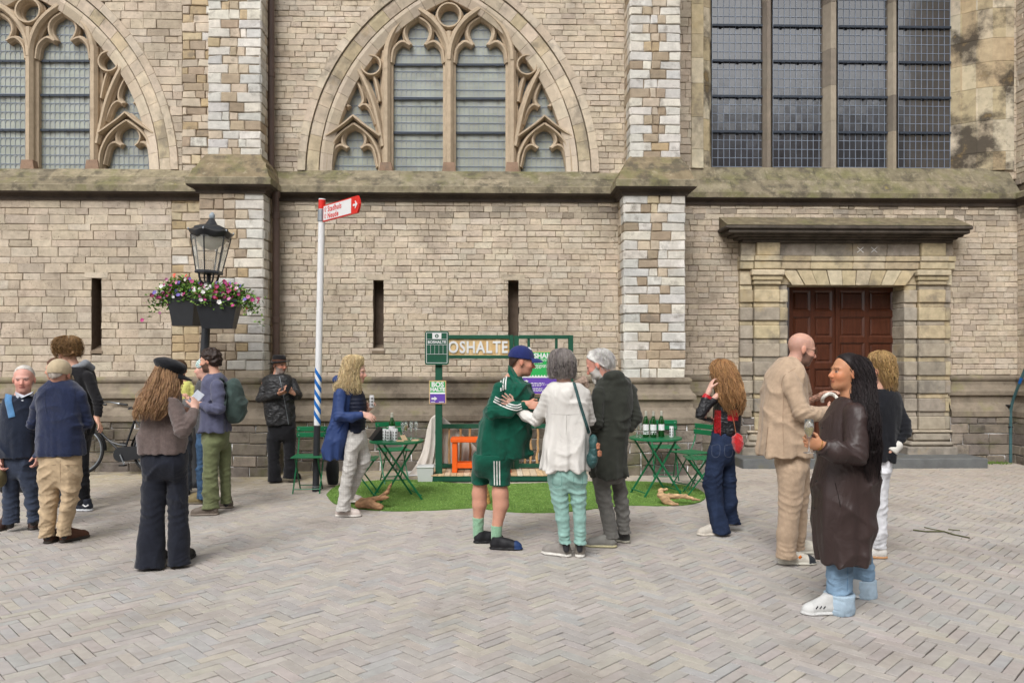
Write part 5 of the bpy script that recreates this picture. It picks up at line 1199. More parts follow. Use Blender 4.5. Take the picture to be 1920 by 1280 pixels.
def stack(secs, rnd=.012, smooth=4, pw=2.0):
    """loft of elliptic sections (z, cx, cy, rx, ry)"""
    secs = sorted(smoothpath([tuple(map(float, s)) for s in sorted(secs)], smooth)); A = np.array(secs); zt, zb = A[-1, 0], A[0, 0]; mx = max(A[:, 3].max(), A[:, 4].max())
    lo = V3((A[:, 1]-A[:, 3]).min(), (A[:, 2]-A[:, 4]).min(), zb); hi = V3((A[:, 1]+A[:, 3]).max(), (A[:, 2]+A[:, 4]).max(), zt)
    def d(X, Y, Z):
        z = Z.ravel(); it = lambda k: np.interp(z, A[:, 0], A[:, k]).astype(f32).reshape(Z.shape)
        cx, cy, rx, ry = it(1), it(2), it(3), it(4); q = np.sqrt(((X-cx)/rx)**2+((Y-cy)/ry)**2) if pw == 2 else (np.abs((X-cx)/rx)**pw+np.abs((Y-cy)/ry)**pw)**(1/pw); s = (q-1)*np.minimum(rx, ry)
        w_ = np.maximum(Z-zt, zb-Z)+0*s
        return np.where((s > -rnd) & (w_ > -rnd), np.sqrt(np.maximum(s+rnd, 0)**2+np.maximum(w_+rnd, 0)**2)-rnd, np.maximum(s, w_))
    return lo, hi, d
def rbox(c, half, Rm=None, r=.01):
    c = V3(*c); half = V3(*half); m = np.linalg.norm(half)+r
    def d(X, Y, Z):
        x, y, z = X-c[0], Y-c[1], Z-c[2]
        if Rm is not None: x, y, z = (x*Rm[0][0]+y*Rm[0][1]+z*Rm[0][2]), (x*Rm[1][0]+y*Rm[1][1]+z*Rm[1][2]), (x*Rm[2][0]+y*Rm[2][1]+z*Rm[2][2])
        qx, qy, qz = np.abs(x)-half[0]+r, np.abs(y)-half[1]+r, np.abs(z)-half[2]+r
        return np.sqrt(np.maximum(qx, 0)**2+np.maximum(qy, 0)**2+np.maximum(qz, 0)**2)+np.minimum(np.maximum(qx, np.maximum(qy, qz)), 0)-r
    return c-m, c+m, d
def smin(a, b, k): h = (.5+.5*(a-b)/k).clip(0, 1); return a*(1-h)+b*h-k*h*(1-h)
def comb(prims, cut=None):
    """several prims [(prim, k)] as one, optionally cut off beyond a plane (point, normal)"""
    lo, hi = bounds(prims)
    def d(X, Y, Z):
        f = prims[0][0][2](X, Y, Z)
        for q, k in prims[1:]: f = smin(f, q[2](X, Y, Z), k)
        if cut is not None:
            p, n = V3(*cut[0]), V3(*cut[1]); n = n/np.linalg.norm(n); f = np.maximum(f, (X-p[0])*n[0]+(Y-p[1])*n[1]+(Z-p[2])*n[2])
        return f
    return lo, hi, d
class Sdf:
    def __init__(s, lo, hi, h, zfine=None):
        lo = V3(*lo)-2.5*h; hi = V3(*hi)+2.5*h
        s.x = np.arange(lo[0], hi[0]+h, h, dtype=f32); s.y = np.arange(lo[1], hi[1]+h, h, dtype=f32)
        if zfine is None: s.z = np.arange(lo[2], hi[2]+h, h, dtype=f32)
        else:
            z = [lo[2]]; 
            while z[-1] < hi[2]: z.append(z[-1]+(h if any(a <= z[-1] <= b for a, b in zfine) else h*3.2))
            s.z = np.array(z, f32)
        s.f = np.full((len(s.x), len(s.y), len(s.z)), .3, f32); s.h = h
    def sub(s, lo, hi):
        sl = []
        for ax, a, b in zip((s.x, s.y, s.z), lo, hi):
            i, j = max(0, np.searchsorted(ax, a)-1), min(len(ax), np.searchsorted(ax, b)+1); sl.append(slice(i, max(i+1, j)))
        return tuple(sl), s.x[sl[0]][:, None, None], s.y[sl[1]][None, :, None], s.z[sl[2]][None, None, :]
    def add(s, prim, k=.015, mode='u'):
        lo, hi, d = prim; m = k+3*s.h; sl, X, Y, Z = s.sub(lo-m, hi+m)
        b = d(X, Y, Z).astype(f32); a = s.f[sl]
        if b.shape != a.shape: b = np.broadcast_to(b, a.shape)
        if mode == 'u': h = (.5+.5*(a-b)/k).clip(0, 1); s.f[sl] = a*(1-h)+b*h-k*h*(1-h)
        elif mode == 's': h = (.5-.5*(a+b)/k).clip(0, 1); s.f[sl] = a*(1-h)-b*h+k*h*(1-h)
        elif mode == 'i': s.f[sl] = np.maximum(a, b)
        return s
    def plane(s, p, n, lo=None, hi=None, r=0):
        """keep the side opposite to n; lo/hi limit the cut to a box"""
        p = V3(*p); n = V3(*n); n = n/np.linalg.norm(n)
        sl, X, Y, Z = s.sub(lo, hi) if lo is not None else s.sub((-9, -9, -9), (9, 9, 9))
        s.f[sl] = np.maximum(s.f[sl], ((X-p[0])*n[0]+(Y-p[1])*n[1]+(Z-p[2])*n[2]).astype(f32))
    def disp(s, fn):
        s.f += fn(s.x[:, None, None], s.y[None, :, None], s.z[None, None, :]).astype(f32)
    def net(s):
        f = s.f; f[0], f[-1] = .1, .1; f[:, 0], f[:, -1] = .1, .1; f[:, :, 0], f[:, :, -1] = .1, .1
        S = f < 0; c = np.zeros(tuple(n-1 for n in f.shape), np.int8); O = [(a, b, g) for a in (0, 1) for b in (0, 1) for g in (0, 1)]
        for a, b, g in O: c += S[a:a+c.shape[0], b:b+c.shape[1], g:g+c.shape[2]]
        act = (c > 0) & (c < 8); i, j, k = np.nonzero(act); n = len(i); idx = np.full(c.shape, -1, np.int32); idx[i, j, k] = np.arange(n)
        Vv = [f[i+a, j+b, k+g] for a, b, g in O]; acc = np.zeros((n, 3)); cnt = np.zeros(n)
        for p in range(8):
            for q in range(p+1, 8):
                if sum(abs(u-v) for u, v in zip(O[p], O[q])) != 1: continue
                cr = (Vv[p] < 0) != (Vv[q] < 0); t = np.where(cr, Vv[p]/np.where(cr, Vv[p]-Vv[q], 1), 0)
                for ax in range(3): acc[:, ax] += cr*(O[p][ax]+t*(O[q][ax]-O[p][ax]))
                cnt += cr
        acc /= cnt[:, None]
        P = np.stack([A[ii]+acc[:, ax]*(A[ii+1]-A[ii]) for ax, (A, ii) in enumerate(((s.x, i), (s.y, j), (s.z, k)))], 1)
        Q = []
        for ax in range(3):
            o1, o2 = [(1, 2), (2, 0), (0, 1)][ax]; sa = [slice(1, -1)]*3; sb = list(sa); sa[ax] = slice(0, -1); sb[ax] = slice(1, None)
            A, B = S[tuple(sa)], S[tuple(sb)]; e = np.argwhere(A != B)
            if not len(e): continue
            sgn = A[tuple(e.T)]; base_ = e.copy(); base_[:, o1] += 1; base_[:, o2] += 1
            def cell(d1, d2): q = base_.copy(); q[:, o1] -= d1; q[:, o2] -= d2; return idx[q[:, 0], q[:, 1], q[:, 2]]
            quad = np.stack([cell(1, 1), cell(0, 1), cell(0, 0), cell(1, 0)], 1); quad[~sgn] = quad[~sgn][:, ::-1]; Q.append(quad)
        return P, np.concatenate(Q)
def mesh_np(name, P, Q, mat, parent=None, col=None, smooth=True):
    me = bpy.data.meshes.new(name); n, m = len(P), len(Q); me.vertices.add(n); me.vertices.foreach_set('co', np.ascontiguousarray(P, f32).ravel())
    w_ = Q.shape[1]; me.loops.add(w_*m); me.loops.foreach_set('vertex_index', np.ascontiguousarray(Q, np.int32).ravel()); me.polygons.add(m); me.polygons.foreach_set('loop_start', np.arange(0, w_*m, w_, dtype=np.int32))
    me.update(calc_edges=True); me.validate()
    me.polygons.foreach_set('use_smooth', np.full(len(me.polygons), smooth)); me.materials.append(mat)
    at = me.color_attributes.new('Col', 'FLOAT_COLOR', 'POINT'); a = np.ones((n, 4), f32); a[:, :3] = col if col is not None else 1; at.data.foreach_set('color', a.ravel())
    o = bpy.data.objects.new(name, me); COL.objects.link(o)
    if parent: o.parent = parent
    return o
def bounds(prims): return np.min([p[0][0] for p in prims], 0), np.max([p[0][1] for p in prims], 0)
def sculpt(name, prims, mat, parent=None, h=.01, col=(1, 1, 1), fold=None, subs=(), cuts=(), zfine=None, keep=None):
    """prims = [(prim, k)]; subs = smooth subtractions; cuts = (point, normal[, lo, hi])"""
    lo, hi = bounds(prims); g = Sdf(lo-.01, hi+.01, h, zfine)
    for p, k in prims: g.add(p, k)
    if fold is not None: g.disp(fold)
    for p, k in subs: g.add(p, k, 's')
    for c in cuts: g.plane(*c)
    P, Q = g.net(); cc = col(P) if callable(col) else np.array(col)
    o = mesh_np(name, P, Q, mat, parent, cc)
    o.data.set_sharp_from_angle(angle=radians(58))
    if keep is not None: keep.append(g)
    return o
def folds(seed, amp=.005, fz=26, fx=14, diag=.6):
    """cloth folds: narrow ridges on slack cloth, mostly across the limb (fz) with some along it (fx)"""
    r = random.Random(seed); p = [r.uniform(0, 6.28) for _ in range(10)]; dg = r.choice((-1, 1))*diag
    def fn(X, Y, Z):
        w1 = np.sin(9*X+5*Z+p[0])+.7*np.sin(13*Y-7*Z+p[1]); w2 = np.sin(7*Z+11*Y+p[2])+.6*np.sin(17*X-4*Z+p[3])
        v = lambda t: (1-np.abs(np.sin(t*.5)))**1.7
        a = v(fz*1.15*(Z+dg*X+.4*dg*Y)+1.8*w1+p[4]); b = v(fx*1.5*(X+.7*Y+.18*Z)+1.5*w2+p[5]); c = v(fz*1.8*(Z-dg*X*.8)+2.2*w2+p[6])
        m = .5+.5*np.sin(6*Z+2*w1+p[7]); m2 = .5+.5*np.sin(8*X+3*Z+1.5*w2+p[8])
        return 1.3*amp*(2.05-2.6*a*m*m2-2.0*b*(1-.6*m)*(.4+.6*m2)-1.9*c*(1-m)*m2+.5*np.sin(fx*.9*(X-Y)+w1))
    return fn

# ---------------------------------------------------------------- people
m_skin = M('skin', rough=.5, var=.06, scale=25, attr=True, spec=.35)
_p = m_skin.node_tree.nodes['Principled BSDF']; _p.inputs['Subsurface Weight'].default_value = .08; _p.inputs['Subsurface Radius'].default_value = (.01, .004, .002)
m_cl = M('woven_cloth', rough=.9, var=.12, scale=22, bump=.25, bscale=220, attr=True, spec=.2, sheen=.15)
m_knit = M('knitted_wool', rough=.95, var=.16, scale=60, bump=.5, bscale=160, attr=True, spec=.15, sheen=.3)
m_shell = M('shell_fabric', rough=.62, var=.05, scale=9, bump=.12, bscale=120, attr=True, spec=.3)
m_wax = M('waxed_coat', rough=.46, var=.08, scale=10, bump=.12, bscale=120, attr=True, spec=.45)
m_leath = M('soft_leather', rough=.42, var=.15, scale=14, bump=.35, bscale=50, attr=True, spec=.45)
m_denim = M('denim', rough=.88, var=.22, scale=9, bump=.3, bscale=180, attr=True, spec=.2, var2=.1)
m_hair = M('hair', rough=.5, var=.22, scale=30, attr=True, spec=.35, stretch=(3, 3, .5), bump=.35, bscale=60)
m_shoe = M('shoe', rough=.6, var=.1, scale=20, attr=True, spec=.35)
SKIN = C(222, 172, 148); SKINP = C(226, 180, 162); SKINT = C(206, 150, 116)
def wrinkle(m, sc, st, dist=.02, stretch=(1, 1, 1)):
    t = m.node_tree; N = t.nodes; L = t.links; p = N['Principled BSDF']; g = N.new('ShaderNodeNewGeometry'); mp = N.new('ShaderNodeMapping'); mp.inputs['Scale'].default_value = stretch; L.new(g.outputs['Position'], mp.inputs[0])
    n = N.new('ShaderNodeTexNoise'); n.inputs['Scale'].default_value = sc; n.inputs['Detail'].default_value = 3; n.inputs['Distortion'].default_value = .9; L.new(mp.outputs[0], n.inputs['Vector'])
    a = N.new('ShaderNodeMath'); a.operation = 'SUBTRACT'; L.new(n.outputs['Fac'], a.inputs[0]); a.inputs[1].default_value = .5
    b = N.new('ShaderNodeMath'); b.operation = 'ABSOLUTE'; L.new(a.outputs[0], b.inputs[0])
    c = N.new('ShaderNodeMapRange'); c.inputs['From Max'].default_value = .12; L.new(b.outputs[0], c.inputs[0])
    bp = N.new('ShaderNodeBump'); bp.inputs['Strength'].default_value = st; bp.inputs['Distance'].default_value = dist; L.new(c.outputs[0], bp.inputs['Height'])
    if p.inputs['Normal'].links: L.new(p.inputs['Normal'].links[0].from_socket, bp.inputs['Normal'])
    L.new(bp.outputs[0], p.inputs['Normal'])
wrinkle(m_cl, 5, .17, .02, (1.2, 1.2, .8)); wrinkle(m_knit, 4, .12, .02, (1.2, 1.2, .9)); wrinkle(m_shell, 5, .17, .016, (1.3, 1.3, .7)); wrinkle(m_wax, 5, .2, .016, (1.3, 1.3, .7)); wrinkle(m_leath, 10, .45, .014, (1, 1, 1.3)); wrinkle(m_denim, 7, .24, .016, (1, 1, 1.2))
def face_dir(a): a = radians(a); return V3(sin(a), -cos(a), 0)
class Person:
    def __init__(s, label, base, skin=SKIN, group=None):
        s.px, s.py = base; s.D = gdepth(base[1]); s.s = F/s.D; s.u0 = (base[0]-CX)/s.s; s.loc = gnd(*base); s.label = label; s.skin = skin; s.body = []; s.subs = []; s.zf = []; s.kids = []; s.colfn = []; s.grids = {}; s.group = group
        s.root = bpy.data.objects.new('person', bpy.data.meshes.new('person')); COL.objects.link(s.root); s.root.location = s.loc; s.root.rotation_euler = (0, 0, -YAW); tag(s.root, label, 'person', group)
    def J(s, x, y, d=0): D = s.D+d; return V3((x-CX)/F*D-s.u0, d, CH-(y-HOR)/F*D)
    def m(s, px): return px/s.s
    def limb(s, pts, k=.03):
        """chain of (x, y, d, radius px) -> prims"""
        q = [(s.J(p[0], p[1], p[2]), s.m(p[3])) for p in pts]; return [(cone(a[0], b[0], a[1], b[1]), k) for a, b in zip(q, q[1:])]
    def loft(s, rows, k=.03, rnd=.006, pw=2.0):
        """rows of (y, left x, right x, half depth[, d])"""
        secs = []
        for r in rows:
            d = r[4] if len(r) > 4 else 0; a, b = s.J(r[1], r[0], d), s.J(r[2], r[0], d); secs.append((a[2], (a[0]+b[0])/2, d, (b[0]-a[0])/2, r[3]))
        return [(stack(secs, rnd, 4, pw), k)]
    def wear(s, name, prims, mat, col, h=.0105, fold=None, cuts=(), subs=(), parent=None):
        kp = []; o = sculpt(name, prims, mat, parent or s.root, h, col, fold, subs, cuts, keep=kp); s.grids[name] = kp[0]; s.grids.setdefault('all', []).append(kp[0]); return o
    def cuff(s, w0, w1, r=.09):
        """cut for a sleeve that runs from w0 to w1 (px points)"""
        a, b = s.J(*w0), s.J(*w1); return (b, b-a, b-r, b+r)
    def hit(s, x, y, grids, lift=.004, lim=(-.6, .6)):
        """first surface met by the line of sight through a picture point"""
        best = None
        for g in grids:
            d = np.arange(lim[0], lim[1], .002); D = s.D+d; u = (x-CX)/F*D-s.u0; z = CH-(y-HOR)/F*D
            i = np.clip(np.searchsorted(g.x, u), 1, len(g.x)-1); j = np.clip(np.searchsorted(g.y, d), 1, len(g.y)-1); k = np.clip(np.searchsorted(g.z, z), 1, len(g.z)-1)
            ok = (u > g.x[0]) & (u < g.x[-1]) & (d > g.y[0]) & (d < g.y[-1]) & (z > g.z[0]) & (z < g.z[-1])
            tx = (u-g.x[i-1])/(g.x[i]-g.x[i-1]); ty = (d-g.y[j-1])/(g.y[j]-g.y[j-1]); tz = (z-g.z[k-1])/(g.z[k]-g.z[k-1]); v = 0
            for a in (0, 1):
                for b in (0, 1):
                    for c in (0, 1): v = v+g.f[i-1+a, j-1+b, k-1+c]*(tx if a else 1-tx)*(ty if b else 1-ty)*(tz if c else 1-tz)
            w_ = np.nonzero(ok & (v < 0))[0]
            if len(w_) and (best is None or d[w_[0]] < best): best = d[w_[0]]
        return best
    def ribbon(s, name, pts, wpx, col, grids=None, mat=None, parent=None, lift=.004, n=5, thick=.003):
        """strip of cloth lying on the clothes along picture points"""
        gr = grids or s.grids['all']; P = smoothpath([tuple(map(float, p)) for p in pts], n); rows = []; last = None
        for i, p in enumerate(P):
            a, b = P[max(i-1, 0)], P[min(i+1, len(P)-1)]; dx, dy = b[0]-a[0], b[1]-a[1]; l = math.hypot(dx, dy) or 1; nx, ny = -dy/l, dx/l; row = []
            for t in (-1, 0, 1):
                x, y = p[0]+nx*wpx/2*t, p[1]+ny*wpx/2*t; d = s.hit(x, y, gr)
                if d is None: d = last
                row.append((x, y, d))
            if all(r[2] is None for r in row): continue
            m = min(r[2] for r in row if r[2] is not None); m = m if last is None else max(min(m, last+.03), last-.05); last = m
            rows.append([s.J(x, y, (d if d is not None and abs(d-m) < .03 else m)-lift) for x, y, d in row])
        if len(rows) < 2: return None
        vs = [v for r in rows for v in r]+[v+V3(0, thick, 0) for r in rows for v in r]; n_ = len(rows)*3; fs = []
        for i in range(len(rows)-1):
            for j in (0, 1): q = i*3+j; fs += [(q, q+1, q+4, q+3)]
            fs += [(i*3, i*3+3, n_+i*3+3, n_+i*3), (i*3+2, n_+i*3+2, n_+i*3+5, i*3+5)]
        q = MB(); q.add(vs, fs, col); return q.build(name, mat or m_cl, parent or s.root, smooth='all')
    # ---- the body itself
    def head(s, x, y, a, pitch=0, roll=0, H=.225, d=0, hairc=(.1, .06, .04), beard=0, wide=1, brow=1):
        """x, y = picture point of the head's centre at eye level; a = way it faces; pitch > 0 looks down"""
        c = s.J(x, y, d); S = H/.225; f = face_dir(a); u = V3(0, 0, 1); p = radians(pitch); l = np.cross(u, f)
        f, u = f*cos(p)-u*sin(p), u*cos(p)+f*sin(p); r_ = radians(roll); l, u = l*cos(r_)+u*sin(r_), u*cos(r_)-l*sin(r_)
        Rm = np.array([f, l, u]); s.hc, s.hf, s.hl, s.hu, s.hS, s.hR = c, f, l, u, S, Rm
        T = lambda q: c+(f*q[0]+l*q[1]+u*q[2])*S
        E = lambda q, r: ell(T(q), V3(*r)*S, Rm)
        B = s.body
        B += [(E((-.012, 0, .035), (.098, .077*wide, .088)), .01), (E((.03, 0, -.03), (.064, .060*wide, .085)), .03), (E((.036, 0, -.078), (.050, .048*wide, .036)), .025), (cone(T((.066, -.006, -.098)), T((.066, .006, -.098)), .017*S, .017*S), .02),
              (E((.062, .035, -.028), (.028, .026, .03)), .02), (E((.062, -.035, -.028), (.028, .026, .03)), .02), (E((.076, 0, .022), (.02, .052, .012)), .015)]
        s.subs += [(ell(T((.103, sg*.033, .002)), V3(.018, .02, .012)*S, Rm), .012) for sg in (-1, 1)]
        s.late = [(cone(T((.088, 0, .008)), T((.109, 0, -.030)), .0075*S, .0125*S), .010), (E((.098, .009, -.036), (.012, .009, .008)), .006), (E((.098, -.009, -.036), (.012, .009, .008)), .006), (E((.086, 0, -.058), (.011, .023, .006)), .006), (E((.085, 0, -.067), (.011, .019, .006)), .006)]
        s.late += [(E((.0785, sg*.032, .001), (.0125, .0135, .011)), .003) for sg in (-1, 1)]
        for sg in (-1, 1): s.late += [(E((-.008, sg*.079*wide, -.008), (.019, .009, .031)), .008)]
        hc_ = np.array(hairc)
        def colf(P, Cc):
            q = (P-c)@Rm.T/S; fx, lx, ux = q[:, 0], q[:, 1], q[:, 2]; al = np.abs(lx)
            near = (np.abs(fx) < .13) & (al < .11) & (np.abs(ux) < .14)
            ck = np.exp(-((fx-.075)**2+(al-.04)**2+(ux+.03)**2)/.0012)*near; Cc += ck[:, None]*np.array([.06, -.03, -.03])
            no = np.exp(-((fx-.105)**2+al**2+(ux+.03)**2)/.0006)*near; Cc += no[:, None]*np.array([.05, -.03, -.03])
            er = near & (al > .078*wide) & (ux > -.045) & (ux < .03); Cc[er] *= np.array([1.02, .86, .82])
            lp = near & (np.abs(ux+.062) < .0095) & (al < .024) & (fx > .07); Cc[lp] = np.array(s.skin)*np.array([.82, .55, .55])
            mo = near & (np.abs(ux+.0625) < .0028) & (al < .022) & (fx > .07); Cc[mo] = np.array(s.skin)*.3
            if brow: br = near & (np.abs(ux-.021) < .0055) & (al > .012) & (al < .05) & (fx > .05); Cc[br] = Cc[br]*.5+hc_*.5
            ey = near & (np.abs(ux-.001) < .0055) & (np.abs(al-.032) < .012) & (fx > .066); Cc[ey] = np.array(s.skin)*.4+.16
            ir = near & (np.abs(ux-.001) < .0058) & (np.abs(al-.032) < .006) & (fx > .066); Cc[ir] = (.04, .03, .025)
            ld = near & (ux > .005) & (ux < .011) & (np.abs(al-.032) < .016) & (fx > .066); Cc[ld] = np.array(s.skin)*.35
            if beard: bd = near & (fx > -.0) & (ux < -.035+.5*np.clip(.05-fx, 0, .05)) & ~lp & ~mo & (ux > -.13) & ((ux < -.045) | (al > .03)); Cc[bd] = Cc[bd]*(1-beard)+hc_*beard
        s.colfn.append(colf); s.zf.append((c[2]-.15, c[2]+.15)); s.T = T; s.E = E
    def neck(s, x, y, d=0, r=.055): s.body += [(cone(s.hc+(-s.hf*.018-s.hu*.05)*s.hS, s.J(x, y, d), r*.95, r*1.12), .03)]; s.nk = s.J(x, y, d)
    def arm(s, sh, el, wr, r=(.029, .029, .026)):
        a, b, c = s.J(*sh), s.J(*el), s.J(*wr); s.body += [(cone(s.nk, a, .04, .02), .02), (cone(a, b, r[0]*.9, r[1]*.9), .02), (cone(b, c, r[1]*.9, r[2]), .02)]
    def hand(s, wr, tip, palm, thumb, curl=.5, size=1, spread=.1, point=0):
        """wr, tip px points (x, y, d); palm = direction the palm faces, thumb = side of the thumb, both (u, d, z)"""
        w_, t_ = s.J(*wr), s.J(*tip); d = t_-w_; d /= np.linalg.norm(d); n = V3(*palm); n -= d*(n@d); n /= np.linalg.norm(n); t = np.cross(n, d); t = t if t@V3(*thumb) > 0 else -t; Z = size
        B = s.body; c = w_+d*.046*Z; Rm = np.array([d, t, n]); B.append((ell(c, V3(.056, .041, .016)*Z, Rm), .012)); B.append((cone(w_-d*.03, w_+d*.02, .026*Z, .025*Z, (n, .75)), .015))
        for i, (o, L_) in enumerate(((.030, .070), (.010, .079), (-.011, .073), (-.030, .058))):
            p = w_+d*(.083-abs(i-1)*.004)*Z+t*o*Z; an = curl*(.55+.1*i)*(0 if (point and i == 0) else 1); fan = t*(1.5-i)*spread*.5; r_ = .0092*Z
            for sg in range(3):
                dd = d*cos(an)+n*sin(an)+fan*cos(an); dd /= np.linalg.norm(dd); q = p+dd*L_*Z*(.45, .32, .25)[sg]; B.append((cone(p, q, r_, r_*.9), .004)); p = q; r_ *= .92; an += curl*1.05*(0 if (point and i == 0) else 1)
        p = w_+d*.022*Z+t*.026*Z+n*.006; dd = d*.62+t*.70+n*(.15+.35*curl); dd /= np.linalg.norm(dd); q = p+dd*.042*Z; B.append((cone(p, q, .0125*Z, .0105*Z), .008)); dd = d*.85+t*.2+n*(.2+.6*curl); dd /= np.linalg.norm(dd); B.append((cone(q, q+dd*.034*Z, .0102*Z, .008*Z), .005))
        s.zf.append((min(w_[2], t_[2])-.1, max(w_[2], t_[2])+.1)); return w_+d*.08*Z+n*.02
    def torso(s, top, hip, r=.07):
        a, b = s.J(*top), s.J(*hip)+V3(0, 0, .09); s.body += [(cone(s.nk, a, .06, r), .03), (cone(a, b, r, r), .03)]; s.hip = b
    def leg(s, pts):
        q = [s.J(*p[:3]) for p in pts]; rr = [s.m(p[3])*getattr(s, 'lk', .72) for p in pts]; s.body += [(cone(s.hip, q[0], .055, rr[0]*.85), .03)]+[(cone(a, b, x, y), .02) for a, b, x, y in zip(q, q[1:], rr, rr[1:])]
    def finish(s, extra=(), bare=False):
        prims = s.body; lo, hi = bounds(prims); h = .0062*max(1, s.D/8.2); g = Sdf(lo-.01, hi+.01, h, s.zf)
        for p, k in prims: g.add(p, k)
        for p, k in s.subs: g.add(p, k, 's')
        for p, k in s.late: g.add(p, k)
        P, Q = g.net(); Cc = np.tile(np.array(s.skin, float), (len(P), 1))
        for fn in list(s.colfn)+list(extra): fn(P, Cc)
        if not bare: Cc[P[:, 2] < .24] = (.035, .035, .04)
        o = mesh_np('tmp', P, Q, m_skin, None, np.clip(Cc, 0, 1)); me = o.data; old = s.root.data; bpy.data.objects.remove(o); s.root.data = me; bpy.data.meshes.remove(old); me.name = 'person'; s.grids['body'] = g; return s.root
    # ---- hair, hats, shoes
    def cap_hair(s, col, grow=.012, front=.045, low=-.06, bump=0, fq=70, nape=-.085, name='hair', var=.25, extra=(), seed=3, side=.0):
        """close hair over the skull; front = how far forward it starts at the forehead, low/nape = lower edge at ear and back"""
        T, E, Rm, S = s.T, s.E, s.hR, s.hS; prims = [(E((-.014, 0, .035), (.098+grow, .077+grow, .089+grow)), .01), (E((-.045, 0, -.02), (.062+grow, .066+grow*.8, .07)), .02)]+list(extra)
        cuts = [(T((front, 0, .05)), s.hf*.80-s.hu*.60), (T((-.03, 0, nape)), -s.hu)]
        def cutside(g): pass
        def fl(X, Y, Z):
            r = bump*(np.sin(fq*X+2*np.sin(.6*fq*Y+seed))+np.sin(fq*1.1*Y+2*np.sin(.7*fq*Z))+np.sin(fq*.95*Z+2*np.sin(.5*fq*X)))/1.6
            x, y, z = X-s.hc[0], Y-s.hc[1], Z-s.hc[2]; fx = (x*Rm[0][0]+y*Rm[0][1]+z*Rm[0][2])/S; ux = (x*Rm[2][0]+y*Rm[2][1]+z*Rm[2][2])/S
            return r+.5*np.clip((fx+.035)*1.2-(ux-low)*1.0, 0, .2)*(fx > -.06)
        c = np.array(col); rg = np.random.RandomState(seed)
        colf = lambda P: c*(1+var*np.sin(P[:, :1]*150+4*np.sin(P[:, 1:2]*90)+3*np.sin(P[:, 2:3]*60)))
        return s.wear(name, prims, m_hair, colf, .007, fl if True else None, cuts)
    def strands(s, rows, col, n=260, wave=.01, freq=40, r=.0045, seed=1, name='hair_locks', phis=(0, 360), tip=(.55, 1), start=(0, .25), lift=1.0, var=.28, parent=None):
        """locks following a loft: rows of (y, left x, right x, half depth, d); phi 0 = right, 270 = towards the camera"""
        secs = []
        for q in rows: a, b = s.J(q[1], q[0], q[4]), s.J(q[2], q[0], q[4]); secs.append(((a[2]), (a[0]+b[0])/2, q[4], (b[0]-a[0])/2, q[3]))
        n = int(n*1.8); r = r*.48; A = np.array(smoothpath(secs, 5)); rd = random.Random(seed); mb = MB(); c = np.array(col)
        for _ in range(n):
            ph = radians(rd.uniform(*phis)); t0 = rd.uniform(*start); t1 = rd.uniform(*tip); m = 11; pts = []; rh = (rd.uniform(.88, 1.05) if rd.random() < .93 else rd.uniform(1.02, 1.18))*lift; p1, p2 = rd.uniform(0, 6.3), rd.uniform(0, 6.3); fw = freq*rd.uniform(.8, 1.2); wv = wave*rd.uniform(.5, 1.3); dr = rd.gauss(0, .18)
            for i in range(m):
                t = (t0+(t1-t0)*i/(m-1))*(len(A)-1); k = min(int(t), len(A)-2); q = A[k]+(A[k+1]-A[k])*(t-k); w2 = wv*min(1, i/4); pa = ph+dr*i/m
                pts.append((q[1]+q[3]*rh*cos(pa)+w2*sin(fw*q[0]+p1), q[2]+q[4]*rh*sin(pa)+w2*cos(fw*q[0]+p2), q[0]))
            rs = [r*(.55+.45*min(1, i/2))*(1-max(0, (i-m*.6)/(m*.4))*.8) for i in range(m)]; k_ = (1+rd.uniform(-var, var))
            mb.tube(pts, rs, 3, tuple(c*k_*np.array([1, 1+rd.uniform(-.05, .05), 1+rd.uniform(-.08, .08)])), cap=False)
        o = mb.build(name, m_hair, parent or s.root, smooth='all'); return stuff(o)
    def shoe(s, heel, a, L_=.28, col=(.05, .05, .05), sole=(.5, .5, .5), high=.115, sole_h=.028, w_=.049, toe=None, tip=0, parent=None, ank=None):
        """heel = px point on the ground (x, y); a = way the toe points; tip lifts the heel (degrees)"""
        g = s.J(heel[0], heel[1], gdepth(heel[1])-s.D); g[2] = heel[2] if len(heel) > 2 else 0; f = face_dir(a); l = np.cross(V3(0, 0, 1), f); u = V3(0, 0, 1); k = L_/.28
        A = lambda x, y, z: g+f*x*k+l*y+u*z
        pr = [(cone(A(.04, 0, .045), A(.13, 0, .048), .040, .041), .02), (cone(A(.13, 0, .047), A(.222, .006, .037), .041, w_*.84), .02), (cone(A(.222, .006, .037), A(.246, .003, .032), w_*.84, .032), .02), (cone(A(.048, 0, .06), A(.056, 0, high+.015), .040, .039), .03), (cone(A(.065, 0, high*.92), A(.17, .002, .066), .036, .030), .025),
              (cone(A(.035, 0, .014), A(.22, .005, .014), .045, w_, (u, .34)), .006), (cone(A(.22, .005, .014), A(.247, .003, .016), w_, .040, (u, .36)), .006)]
        lo, hi = bounds(pr); sc_, cc_ = np.array(sole), np.array(col)
        def colf(P):
            z = P[:, 2]-g[2]; q = np.tile(cc_, (len(P), 1)); q[z < sole_h] = sc_
            if toe is not None: x = (P-g)@f/k; q[(x > .215) & (z >= sole_h*.6)] = toe
            return q
        return s.wear('shoe', pr, m_shoe, colf, .0062, None, [(g+V3(0, 0, .001), (0, 0, -1)), (A(.05, 0, high+.02), u)], parent=parent)
